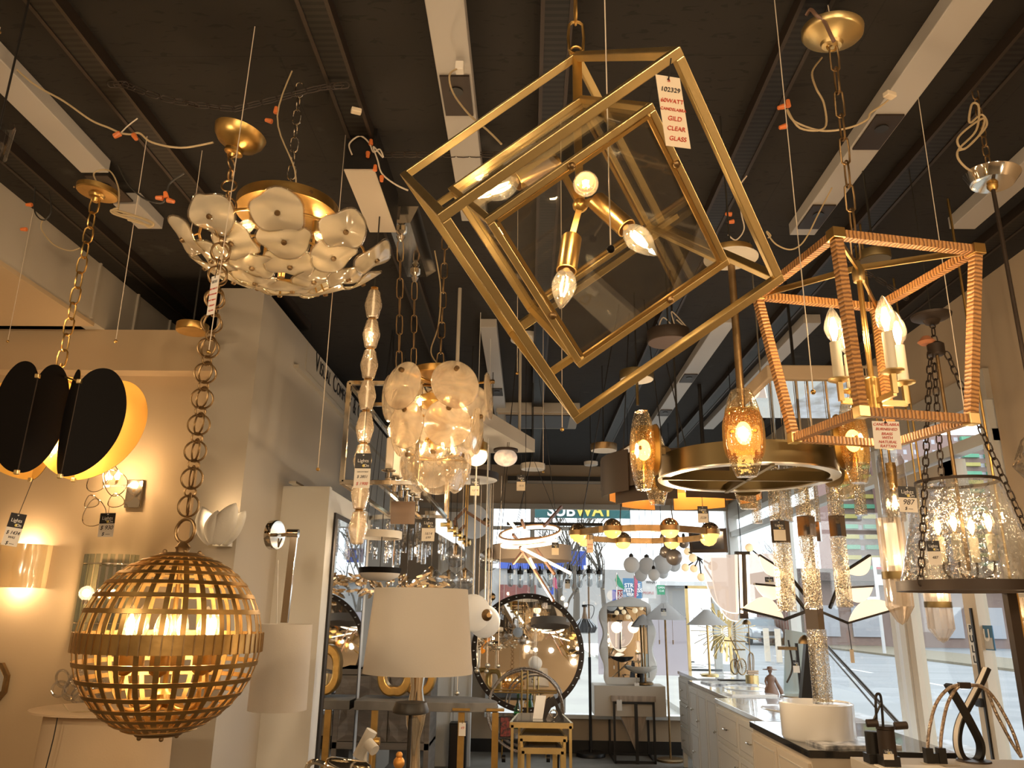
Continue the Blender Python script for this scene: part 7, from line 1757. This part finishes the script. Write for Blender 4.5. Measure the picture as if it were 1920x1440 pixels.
# ---- vanities in a row along the window side
def knob(p, par, pull=False):
    if pull:
        MB().tube(smoothpath([p + Vector((0, -.05, 0)), p + Vector((-.022, -.04, 0)), p + Vector((-.022, .04, 0)), p + Vector((0, .05, 0))]), .004, 6).build('drawer_pull', 'nickel', par)
    else: MB().solid(p, [(.005, 0), (.005, -.012), (.011, -.016), (.012, -.022), (.006, -.026)], 12, (1, 0, 0)).build('door_knob', 'nickel', par)
def vanity(xf, y0, y1, z, label, top, layout, depth=.5, legs=True, m='vanity', basin=True):
    t = thing('bathroom_vanity', label, 'vanity', (xf + depth / 2, (y0 + y1) / 2, 0)); zb = .14
    MB().span((xf, y0, zb), (xf + depth, y1, z - .03)).build('cabinet_body', m, t, smooth=False, bev=.002)
    tb = MB().span((xf - .015, y0 - .012, z - .03), (xf + depth + .01, y1 + .012, z)).build('stone_top', top, t, smooth=False, bev=.003)
    if legs:
        for y in (y0 + .02, y1 - .02):
            for x in (xf + .02, xf + depth - .02): MB().span((x - .02, y - .02, 0), (x + .02, y + .02, zb)).build('leg', m, t, smooth=False)
    n = len(layout)
    wseg = (y1 - y0 - .02) / n
    for i, col in enumerate(layout):
        a = y0 + .01 + i * wseg; zz = z - .05; hs = sum(c_[1] for c_ in col); H_ = (zz - zb - .02)
        for kind, frac in col:
            hh = H_ * frac / hs; b0, b1 = zz - hh + .006, zz - .006
            nm = 'door' if kind == 'd' else 'drawer'
            d = MB().span((xf - .014, a + .005, b0), (xf, a + wseg - .005, b1)).build(nm, m, t, smooth=False, bev=.0015)
            if hh > .10 and wseg > .12: MB().span((xf - .0165, a + .035, b0 + .03), (xf - .013, a + .041, b1 - .03)).span((xf - .0165, a + wseg - .041, b0 + .03), (xf - .013, a + wseg - .035, b1 - .03)).span((xf - .0165, a + .035, b1 - .036), (xf - .013, a + wseg - .035, b1 - .03)).span((xf - .0165, a + .035, b0 + .03), (xf - .013, a + wseg - .035, b0 + .036)).build('panel_moulding', 'vanity_line', d, smooth=False)
            if kind == 'd': knob(Vector((xf - .014, a + (wseg - .04 if i % 2 == 0 else .04), (b0 + b1) / 2 + hh * .15)), d)
            elif kind == 'p': knob(Vector((xf - .014, a + wseg / 2, (b0 + b1) / 2)), d, True)
            else: knob(Vector((xf - .014, a + wseg / 2, (b0 + b1) / 2)), d)
            zz -= hh
    if basin:
        yc = (y0 + y1) / 2; sr = MB().lathe((xf + depth * .55, yc, z + .004), [(.17, -.003), (.16, .003), (.155, 0), (.12, -.002), (1e-4, -.002)], 40).build('sink_rim', 'whitegloss', t)
        for v in sr.data.vertices: v.co.y = v.co.y * 1.35
    return t
Z = .89
vanity(1.55, 7.50, 8.42, Z, 'greige vanity next to the back window, with three small drawers and marble top', 'marble', ((('d', 1),), (('w', 1), ('w', 1), ('w', 1))), depth=.52)
vanity(1.45, 5.98, 7.38, Z - .01, 'long greige vanity with marble top, doors and drawers carrying the dark magazine', 'marble', ((('w', 1), ('w', 1)), (('d', 1),), (('d', 1),), (('w', 1), ('w', 1))), depth=.55)
vanity(1.345, 4.72, 5.90, Z - .01, 'greige vanity with bar pulls and a marble top, beside the black-topped one', 'marble', ((('p', 1), ('d', 2)), (('p', 1), ('d', 1), ('d', 1))), depth=.58)
v4 = vanity(1.235, 3.69, 4.60, Z, 'black-topped beige vanity carrying the round white basin', 'blackstone', ((('d', 1),), (('d', 1),)), depth=.62, basin=False, m='beigebox')
# lowest grey table near the lens
t = thing('grey_display_table', 'pale grey display table top at the lower edge with the ribbon lamp on it', 'table', (1.35, 2.45, 0))
za = .92; pA = atz(1605, 1424, za); MB().span((pA.x, 2.2, za - .04), (2.30, pA.y + .06, za)).build('table_top', 'wall_pale', t, smooth=False, bev=.003); MB().span((pA.x + .05, 2.25, 0), (pA.x + .1, pA.y - .05, za - .04)).span((2.2, 2.25, 0), (2.25, pA.y - .05, za - .04)).build('table_leg', 'wall_pale', t, smooth=False)
q = atz(1700, 1436, za); o = MB().span((q.x - .12, q.y - .1, za), (q.x + .12, q.y, za + .004)).build('brochure', 'paperwhite', smooth=False); tag(o, 'white brochure lying on the pale grey display table', 'brochure')
# round basin with crystal post above
c = atz(1533, 1392, Z); c = Vector((1.235 + .33, 4.02, Z)); pb = at(1533, 1355, 4.02); k = mpp(1533, 1355, 4.02)
t = thing('vessel_basin', 'big round white vessel basin on the black-topped vanity', 'basin', (pb.x, 4.02, Z)); R = 66 * k; hB = at(1533, 1320, 4.02 - .0).z - Z
hB = .16
MB().lathe((pb.x, 4.02, Z), [(1e-4, .0), (R * .96, 0), (R, .01), (R, hB), (R * .94, hB + .004), (R * .9, hB - .01), (R * .82, .04), (1e-4, .03)], 64).build('basin_shell', 'whitegloss', t)
MB().solid((pb.x + R * .55, 3.98, Z + hB - .002), [(.05, 0), (.05, .004), (.02, .006)], 24).build('tap_hole_ring', 'whitegloss', t)
# magazines, flat things on the tops
def mag(px, py, z, w, d, rz, label, m='magazine', th=.012):
    p = atz(px, py, z); R = Matrix.Rotation(rz, 3, 'Z'); o = MB().box((p.x, p.y, z + th / 2), (w, d, th), R).build('magazine', m, smooth=False); tag(o, label, 'magazine'); MB().box((p.x, p.y, z + th + .0005), (w * .94, d * .94, .001), R).build('cover_sheet', m, o, smooth=False); return o
mag(1590, 1395, Z, .36, .26, .15, 'open magazine with grey and white artwork on the black vanity top')
mag(1366, 1283, Z - .01, .40, .28, .1, 'dark magazine with torn white print on the long marble vanity')
mag(1405, 1303, Z - .01, .34, .22, .1, 'plain glossy booklet on the marble vanity with bar pulls', 'whitegloss')
# figurine with wide hat
def hatlady():
    Y = 5.55; b = atz(1447, 1302, Z - .01); Y = b.y; k = mpp(1447, 1285, Y); t = thing('hat_figurine', 'small bronze seated figurine wearing a very wide hat', 'figurine', b); P = lambda px, py: at(px, py, Y)
    body = MB().solid(b, [(.055, 0), (.05, .02), (.038, .05), (.026, .075), (.030, .10), (.034, .115), (.028, .13), (.010, .14), (.009, .155)], 18)
    body.tube([b + Vector((-.03, 0, .12)), b + Vector((-.04, 0, .09)), b + Vector((-.035, -.01, .06)), b + Vector((-.05, -.01, .03))], [.009, .008, .007, .006], 8).tube([b + Vector((.03, 0, .12)), b + Vector((.045, 0, .08)), b + Vector((.07, 0, .03)), b + Vector((.08, 0, .0))], [.009, .012, .016, .016], 8)
    body.sphere(b + Vector((0, 0, .168)), .016, 12, 8, (1, 1, 1.3)); body.build('body', 'clay', t)
    MB().lathe(b + Vector((0, 0, .178)), [(.055, -.004), (.05, .0), (.022, .003), (.018, .018), (1e-4, .022)], 28).build('wide_hat', 'clay', t)
hatlady()
# bicycle sculpture
def bike():
    Y = 7.3; b = at(1381, 1262, Y); z = Z; k = mpp(1381, 1230, Y); t = thing('bicycle_sculpture', 'small metal bicycle sculpture standing on the marble vanity', 'sculpture', (b.x, Y, z)); P = lambda px, py, dy=0: at(px, py, Y + dy)
    for (px, py, r, nm) in ((1378, 1250, 13, 'wheel'), (1391, 1250, 14, 'wheel')):
        w_ = MB().ring(P(px, py), r * k, .006, (.85, -1, 0), 28, 6).build(nm, 'antique', t); s = MB()
        for i in range(8): a = i * PI / 8; e = Vector((math.cos(a) * .76, math.cos(a) * .65, math.sin(a))) * r * k; s.tube([P(px, py) - e, P(px, py) + e], .0015, 4)
        s.build('wheel_spoke', 'antique', w_)
    MB().tube([P(1378, 1250), P(1383, 1222), P(1391, 1250)], .006, 6).tube([P(1383, 1222), P(1373, 1203), P(1369, 1195)], .006, 6).tube([P(1358, 1201), P(1398, 1203)], .006, 6).tube([P(1374, 1218), P(1397, 1218)], .007, 6).tube([P(1378, 1250), P(1375, 1215)], .005, 6).build('bike_frame', 'antique', t)
    MB().span((b.x - .16, Y - .05, z), (b.x + .16, Y + .05, z + .012)).build('base', 'black', t, smooth=False)
bike()
# brass block lamp with a slim stem and half-dome
def blocklamp():
    b = atz(1411, 1284, Z - .01); Y = b.y; k = mpp(1411, 1270, Y); t = thing('slender_dome_lamp', 'desk lamp with brass block base, hairpin loops and tiny dome head', 'table lamp', b); P = lambda px, py: at(px, py, Y)
    MB().solid(b, [(12 * k, 0), (12 * k, 17 * k)], 24).build('brass_block', 'brass_pale', t)
    m_ = MB()
    for dz in (20, 24): m_.span(P(1401, 1284 - dz) - Vector((0, .02, 0)), P(1421, 1284 - dz - 3) + Vector((0, .02, 0)))
    m_.build('wood_bar', 'lampwood', t, smooth=False)
    m_ = MB()
    for w_ in (5, 2.5): m_.tube(smoothpath([P(1408 - w_, 1266), P(1408 - w_, 1232), P(1408, 1224), P(1408 + w_, 1232), P(1408 + w_, 1266)]), .004, 6)
    m_.build('hairpin_loop', 'antique', t); MB().tube([P(1408, 1266), P(1403, 1170)], .004, 6).build('stem', 'antique', t)
    MB().lathe(P(1400, 1171), [(8.5 * k, 0), (8 * k, 4 * k), (5 * k, 8 * k), (1e-4, 9.5 * k)], 20).build('dome_head', 'antique', t)
blocklamp()
# leaning mirror panel, black lamps, tags
def panels():
    Y = 5.35; p = [at(x, y, Y) for x, y in ((1473, 1180), (1512, 1187), (1506, 1302), (1470, 1302))]; t = thing('leaning_glass_sheet', 'tall pale glass panel leaning by the window on the marble vanity', 'glass panel', p[3])
    MB().prism(p, (0, 1, 0), .012).build('glass_sheet', 'seaglass', t, smooth=False)
    t = thing('black_post_lamp', 'black jointed desk lamp with a flat head before the leaning glass panel', 'table lamp', at(1500, 1305, 5.2)); Y = 5.2
    MB().bar(at(1493, 1206, Y), at(1503, 1306, Y), .016).build('black_post', 'black', t, smooth=False); MB().bar(at(1459, 1215, Y), at(1493, 1216, Y), .03, .02).build('flat_head', 'antique', t, smooth=False); MB().solid(at(1497, 1307, Y), [(.10, 0), (.10, .01)], 28).build('round_base', 'nickel_dark', t)
    MB().tube(smoothpath([at(1478, 1200, Y), at(1485, 1240, Y), at(1484, 1260, Y), at(1475, 1280, Y)]), .006, 6).build('bent_arm', 'black', t)
    tagcard(1492, 1238, 5.15, 12, 22, 'price tag on the black jointed desk lamp', string=5)
    Y = 4.75; t = thing('mushroom_lamp', 'tall black tapering lamp with a small half-dome head and a long counterweighted arm', 'floor lamp', at(1520, 1310, Y)); k = mpp(1520, 1250, Y)
    MB().prism([at(1512, 1205, Y), at(1526, 1205, Y), at(1535, 1310, Y), at(1503, 1310, Y)], (0, 1, 0), .05).build('tapered_body', 'black', t, smooth=False)
    MB().lathe(at(1510, 1207, Y - .03), [(13 * k, 0), (12.5 * k, 5 * k), (9 * k, 11 * k), (4 * k, 15 * k), (1e-4, 16 * k)], 28).build('dome_head', 'antique', t)
    a, b = at(1548, 1208, 4.4), at(1688, 1360, 3.1); t = thing('counterweight_lamp', 'long thin black diagonal rods with cylinder counterweights over a black cylinder stand', 'floor lamp', at(1652, 1440, 3.15))
    MB().tube([a, b], .008, 8).build('upper_rod', 'black', t); MB().tube([at(1548, 1218, 4.42), at(1640, 1325, 3.35)], .004, 6).build('lower_rod', 'black', t)
    for (px, py, d, L) in ((1624, 1356, (1, -.2, .06), 20), (1677, 1361, (1, -.1, .08), 22)):
        p_ = at(px, py, 3.1); k = mpp(px, py, 3.1); MB().solid(p_, [(6 * k, 0), (7 * k, .002), (7 * k, L * k), (6 * k, L * k + .002)], 24, d).build('counterweight', 'bronze_dark', t)
    MB().tube(smoothpath([at(1644, 1360, 3.1), at(1642, 1310, 3.1), at(1647, 1301, 3.1), at(1652, 1310, 3.1), at(1656, 1362, 3.1)]), .005, 6).build('loop_handle', 'black', t)
    MB().tube([at(1652, 1318, 3.1), at(1638, 1350, 3.1)], .004, 6).build('strut', 'black', t)
    for (px, py, w_, h_, m, nm) in ((1634, 1372, 13, 38, 'black', 'black_pot'), (1660, 1368, 15, 44, 'bronze_dark', 'fluted_cylinder')):
        p_ = at(px, py, 3.15 if px > 1640 else 3.22); k = mpp(px, py, 3.15); MB().solid((p_.x, p_.y, p_.z), [(w_ * k, -h_ * k), (w_ * k, 0), (w_ * .9 * k, .002)], 28, flute=.04 if px > 1640 else 0).build(nm, m, t)
        MB().span((p_.x - .03, p_.y - .03, .921), (p_.x + .03, p_.y + .03, p_.z - h_ * k)).build('stand_foot', 'black', t, smooth=False)
    MB().solid(at(1660, 1367, 3.15), [(16.5 * k, 0), (16.5 * k, .012)], 28).build('cylinder_lid', 'bronze_dark', t)
    tagcard(1665, 1405, 3.05, 19, 18, 'price tag with white lettering on the fluted black cylinder', string=4)
panels()
# ribbon lamp
def ribbon():
    b = atz(1826, 1428, za); Y = b.y; t = thing('ribbon_lamp', 'black looped ribbon table lamp with an inner light strip', 'table lamp', (b.x, Y, za)); P = lambda px, py, dy=0: at(px, py, Y + dy)
    MB().solid((b.x, Y, za), [(30 * mpp(1820, 1430, Y), 0), (29 * mpp(1820, 1430, Y), .006)], 40).build('round_base', 'bronze_dark', t)
    path = [P(1777, 1283, -.03), P(1800, 1320, -.03), P(1822, 1360, -.02), P(1838, 1395, 0), P(1836, 1420, .01), P(1822, 1428, .02), P(1803, 1418, .02), P(1795, 1390, .02), P(1800, 1355, .03), P(1820, 1315, .03), P(1838, 1280, .02), P(1850, 1253, .02)]
    sp = smoothpath(path, 8); n = len(sp); vs = []; w2 = .030
    for i, p in enumerate(sp):
        d = (sp[min(i + 1, n - 1)] - sp[max(i - 1, 0)]).normalized(); s = Vector((.35, -1, 0)).normalized(); nn = d.cross(s).normalized(); h = .008
        vs += [p - s * w2 / 2 - nn * h, p + s * w2 / 2 - nn * h, p + s * w2 / 2 + nn * h, p - s * w2 / 2 + nn * h]
    fs = [(i * 4 + j, i * 4 + (j + 1) % 4, i * 4 + 4 + (j + 1) % 4, i * 4 + 4 + j) for i in range(n - 1) for j in range(4)] + [(3, 2, 1, 0), tuple((n - 1) * 4 + j for j in range(4))]
    o = MB().add(vs, fs).build('ribbon_loop', 'black', t)
    vs = []
    for i, p in enumerate(sp):
        d = (sp[min(i + 1, n - 1)] - sp[max(i - 1, 0)]).normalized(); s = Vector((.35, -1, 0)).normalized(); nn = d.cross(s).normalized()
        vs += [p - s * .010 - nn * .0085, p + s * .010 - nn * .0085]
    MB().add(vs, [(i * 2, i * 2 + 1, i * 2 + 3, i * 2 + 2) for i in range(n - 1)]).build('diffuser_strip', 'paperwhite', o)
ribbon()
# rope arches (braided console legs) by the window
def ropes():
    Y = 3.22; t = thing('braided_arch_stand', 'pair of braided rope-metal arches on square black feet by the window', 'stand', at(1755, 1430, Y))
    for dx in (0, 24):
        MB().tube(smoothpath([at(1739 + dx, 1412, Y), at(1742 + dx, 1370, Y), at(1755 + dx * .9, 1320, Y), at(1780 + dx * .6, 1290, Y), at(1812, 1284 + dx * .1, Y), at(1845, 1290, Y), at(1870, 1318 + dx, Y), at(1898, 1370 + dx, Y), at(1915, 1420, Y)]), .0065, 8).build('braided_arch', 'rope_metal', t)
        p = at(1741 + dx, 1418, Y); MB().span((p.x - .014, Y - .014, p.z - .04), (p.x + .014, Y + .014, p.z + .03)).build('square_foot', 'black', t, smooth=False)
    a, b = at(1741, 1422, Y), at(1765, 1422, Y); MB().bar(a, b, .02, .035).build('foot_tie', 'black', t, smooth=False)
    c = at(1808, 1285, Y); MB().bar(c - Vector((.02, 0, 0)), c + Vector((.02, 0, 0)), .022).build('binding', 'bronze_dark', t, smooth=False)
    MB().span((a.x - .02, Y - .03, .921), (a.x + .10, Y + .03, a.z - .016)).build('plinth', 'wall_pale', t, smooth=False)
ropes()
# dark upright and glass sconce at the picture edge
p = at(1892, 1112, 2.75); t = thing('dark_display_post', 'dark bronze display post rising past the rippled lantern rim', 'post', (p.x, 2.75, 0))
MB().span((p.x - .016, 2.735, 0), (p.x + .016, 2.765, p.z)).build('square_post', 'bronze_dark', t, smooth=False); MB().span((p.x + .016, 2.74, 0), (p.x + .024, 2.76, p.z)).build('gold_edge', 'gold', t, smooth=False)
# hanging display wires with small brass beads
for (xt, yt, xb, yb, Y, lb) in ((485, 0, 380, 660, 1.9, 'thin white wire crossing the petal flush mount'), (282, 215, 228, 640, 2.4, 'thin white wire dropping past the coiled tan cord'), (372, 330, 360, 440, 2.55, 'short white wire tied to the slotted channel beside the petals'),
        (651, 215, 600, 880, 2.45, 'white wire in front of the thin dark capitals'), (1134, 0, 1144, 467, 1.25, 'white wire with a dark bead in front of the cube lantern'), (1052, 380, 1054, 805, 2.3, 'white wire with a brass bead ending under the cube lantern corner'), (1472, 195, 1522, 735, 1.75, 'white wire with a brass bead passing the rattan corner post'),
        (1742, 310, 1800, 780, 2.2, 'white wire between rattan lantern and dark stem'), (1018, 700, 1020, 885, 3.9, 'white wire ending at a brass bead before the beige soffit'), (12, 0, 0, 60, 1.9, 'short bit of white wire at the upper corner'), (55, 430, 20, 640, 3.0, 'faint white wire before the high pale wall'), (970, 440, 975, 700, 2.9, 'thin wire behind the glazed inner cube')):
    p, q = at(xt, yt, Y), at(xb, yb, Y); q.x, q.y = p.x + (q.x - p.x) * .4, p.y; top = Vector((p.x, p.y, H)) if p.z > 2.3 else p
    if p.z < H: p = Vector((p.x, p.y, H))
    o = MB().tube([p, q], .0013, 5).build('hanging_wire', 'string'); tag(o, lb, 'wire', 'thin display wires hanging from the ceiling'); MB().sphere(q, .006 if yb != 467 else .0075, 12, 8).build('wire_bead', 'gold' if yb != 467 else 'blackgloss', o)
# cords and wire nuts slung under the ceiling
Yc = 2.05
def A(*pts, Y=Yc): return [at(x, y, Y) for x, y in pts]
cord('ceiling_wire', A((0, 100), (60, 155), (120, 190), (170, 225), (205, 240), (226, 250)), .0032, 'cord_tan', 'tan cord running along the raceway at the upper corner', nutpts=((at(226, 250, Yc), (-1, 0, -.8)),))
cord('ceiling_wire', A((226, 250), (245, 252), (262, 250), (285, 267), (340, 277), (400, 267)), .0032, 'cord_tan', 'tan cord from the gold bowl canopy to its orange wire nut', nutpts=((at(250, 252, Yc), (.7, 0, -1)), (at(226, 250, Yc), (-1, 0, -.4))))
cord('ceiling_wire', A((226, 250), (240, 236), (258, 222)), .002, 'string', 'short thin lead ending in a white wire nut'); 
cord('ceiling_wire', A((222, 310), (240, 345), (270, 372), (300, 381), (310, 372), (318, 345), (345, 325)), .003, 'cord_black', 'black cord under the raceway end with three orange wire nuts', nutpts=((at(306, 372, Yc), (-1, 0, .1)), (at(312, 372, Yc), (-.3, 0, 1)), (at(314, 375, Yc), (1, 0, -.3))))
cord('coiled_wire', A((222, 390), (212, 394), (225, 402), (250, 405), (275, 412), (288, 420), (280, 426), (262, 416), (235, 408), (212, 400), (210, 394), (232, 398), (262, 408), (284, 418), (286, 424), (268, 420), (240, 412), Y=2.35), .004, 'cord_tan', 'coil of tan lamp cord beside the flat gold canopy')
cord('ceiling_wire', A((66, 350), (64, 390), (72, 408), (85, 412), (96, 395), (92, 360), Y=2.6), .0026, 'cord_black', 'black cord loop near the high pale wall with tan wire nuts', nutpts=((at(60, 384, 2.6), (-1, 0, 0)), (at(50, 430, 2.6), (-1, 0, 0))))
cord('ceiling_wire', A((80, 412), (78, 430), (100, 458), (130, 470), (150, 465), Y=2.7), .0026, 'cord_tan', 'drooping grey cord against the high pale wall')
cord('ceiling_wire', A((575, 5), (585, 25), (578, 50), (560, 66), (540, 58), (545, 48), (570, 48), (583, 40), (578, 10)), .0042, 'cord_tan', 'looped white cord by the hook of the petal flush mount chain', nutpts=((at(517, 212, 2.1), (0, 0, 1)), (at(510, 228, 2.1), (-1, 0, .3))))
cord('ceiling_wire', A((660, 290), (655, 270), (675, 255), (692, 268), (700, 285), (712, 280), (718, 295), (700, 275), (708, 300), (716, 325), (740, 345), (765, 357), Y=2.4), .003, 'string', 'white tangled wires at the black box fitting', nutpts=((at(695, 272, 2.4), (0, 0, 1)), (at(690, 285, 2.4), (0, 0, -1)), (at(703, 320, 2.4), (0, 0, 1)), (at(716, 330, 2.4), (0, 0, -1))))
cord('ceiling_wire', A((1541, 108), (1523, 135), (1530, 165), (1545, 195), (1546, 240), (1500, 240), (1476, 205), (1490, 228), (1540, 245), (1590, 240), (1625, 225), (1632, 212), (1650, 200), (1665, 188), Y=1.95), .003, 'cord_tan', 'tan cords from the deep brass dish canopy to the raceway socket', nutpts=((at(1472, 199, 1.95), (-1, 0, -.3)), (at(1478, 200, 1.95), (0, 0, 1)), (at(1475, 236, 1.95), (-1, 0, -.3))))
cord('ceiling_wire', A((1560, 352), (1535, 400), (1515, 440), (1500, 460), (1480, 468), (1455, 458), (1440, 440), (1438, 434), (1445, 442), (1440, 446), Y=2.3), .0025, 'cord_tan', 'curling tan cord hanging between cube and rattan lantern')
cord('ceiling_wire', A((1400, 330), (1385, 355), (1390, 400), (1395, 430), (1380, 450), (1365, 440), Y=2.5), .0025, 'string', 'twisted leads with red and orange wire nuts on the ring chandelier canopy', nutpts=((at(1372, 402, 2.5), (-1, 0, .1)), (at(1376, 415, 2.5), (-1, 0, -.2)), (at(1392, 458, 2.5), (1, 0, -.4)), (at(1374, 470, 2.5), (0, 0, -1))))
for (pts, lb, Y) in ((((215, 145), (250, 165), (330, 190), (440, 205)), 'dark chain slung across the ceiling towards the gold bowl canopy', 2.1), (((440, 205), (520, 185), (600, 165), (645, 160)), 'dark chain slung across the ceiling by the petal chain', 2.1), (((700, 240), (760, 262), (830, 280), (905, 275), (960, 262)), 'dark chain slung across behind the cube lantern', 2.5), (((1560, 480), (1640, 520), (1700, 560)), 'dark chain across the ceiling seen through the rattan lantern', 2.9)):
    P_ = smoothpath(A(*pts, Y=Y), 3); P_ = [Vector((p.x, p.y, min(p.z, H - .05))) for p in P_]; o = MB().tube(P_, .002, 5).build('slung_chain', 'bronze_dark'); tag(o, lb, 'chain')
    for a_, b_ in zip(P_[:-1], P_[1:]): chain('chain', a_, b_, .05, .02, .002, 'bronze_dark', o)
for (px, py, Y, lb) in ((668, 208, 2.2, 'pale junction knob on the slotted channel by the black box fitting'), (1668, 178, 1.95, 'cream plug in the raceway socket near the deep brass dish')):
    c = at(px, py, Y); tag(MB().box(c, (.034, .022, .016), Matrix.Rotation(.4, 3, 'Z')).build('cord_plug', 'paper', smooth=False, bev=.003), lb, 'plug')
c = atz(862, 127, H - .08); tag(MB().box(c, (.026, .03, .03)).build('cord_plug', 'paperwhite', smooth=False, bev=.003), 'white plug in the raceway socket above the cube lantern', 'plug')
cord('ceiling_wire', [c, at(843, 140, 1.95), at(850, 175, 1.95), at(880, 215, 1.9), at(915, 245, 1.85), at(940, 270, 1.8)], .003, 'cord_tan', 'tan cord running from the raceway plug behind the cube lantern')
p = at(0, 250, 1.7); t = thing('hurricane_pendant', 'edge of a clear glass cylinder shade at the picture edge', 'glass shade', at(-12, 300, 1.7)); MB().lathe(at(-14, 292, 1.7), [(.032, 0), (.036, .09), (.034, .10)], 30).build('glass_cylinder', 'glass', t); q = at(-14, 292, 1.7); MB().tube([q, (q.x, q.y, H)], .003, 6).build('cord', 'black', t)
# ================================================================= LIGHT
w = bpy.data.worlds.new('sky'); S.world = w; w.use_nodes = True; n = w.node_tree.nodes; l = w.node_tree.links; n.clear()
o = n.new('ShaderNodeOutputWorld'); b = n.new('ShaderNodeBackground'); l.new(b.outputs[0], o.inputs[0])
tc = n.new('ShaderNodeTexCoord'); z = n.new('ShaderNodeTexNoise'); z.inputs['Scale'].default_value = 3; z.inputs['Detail'].default_value = 5; l.new(tc.outputs['Generated'], z.inputs['Vector'])
r = n.new('ShaderNodeValToRGB'); r.color_ramp.elements[0].color = (.72, .82, .95, 1); r.color_ramp.elements[1].color = (.98, .98, .98, 1); r.color_ramp.elements[0].position = .35; r.color_ramp.elements[1].position = .6
l.new(z.outputs[0], r.inputs[0]); l.new(r.outputs[0], b.inputs[0]); b.inputs[1].default_value = 2.7
# added fill lamps behind and beside the camera; domes keep light off the ceiling
for i, (x, y, z_, p) in enumerate(((-.9, -.6, 2.45, 50), (.9, -.8, 2.45, 50), (0, -2.2, 2.4, 50), (-1.6, .9, 2.3, 20), (1.7, .7, 2.2, 20))):
    t = thing('added_fill_pendant', ('added fill lamp under a light-blocking dome behind the camera, by the pale side', 'added fill lamp under a light-blocking dome behind the camera, by the window side', 'added fill lamp under a light-blocking dome deep behind the camera', 'added fill lamp under a light-blocking dome beside the camera near the high pale wall', 'added fill lamp under a light-blocking dome beside the camera near the window wall')[i], 'pendant light', (x, y, z_))
    MB().sphere((x, y, z_), .055, 24, 14).build('fill_ball', 'fillglow', t); MB().lathe((x, y, z_), [(.17, -.02), (.15, .05), (.08, .10), (1e-4, .12)], 32).build('light_blocking_dome', 'black', t); MB().tube([(x, y, z_ + .1), (x, y, H)], .006, 8).build('down_rod', 'gold', t)
    light((x, y, z_ - .16), p, t, (1, .74, .46), r=.05)
S.view_settings.view_transform = 'Standard'; S.view_settings.look = 'None'; S.view_settings.exposure = 0.3; S.view_settings.gamma = 1
S.view_settings.use_curve_mapping = False
cy = S.cycles
cy.max_bounces = 8; cy.diffuse_bounces = 4; cy.glossy_bounces = 4; cy.transmission_bounces = 4; cy.transparent_max_bounces = 28
cy.sample_clamp_indirect = 4; cy.sample_clamp_direct = 0; cy.caustics_reflective = False; cy.caustics_refractive = False
cy.use_denoising = True; cy.use_light_tree = True
for o in list(S.objects):
    if '_o' in o: del o['_o']
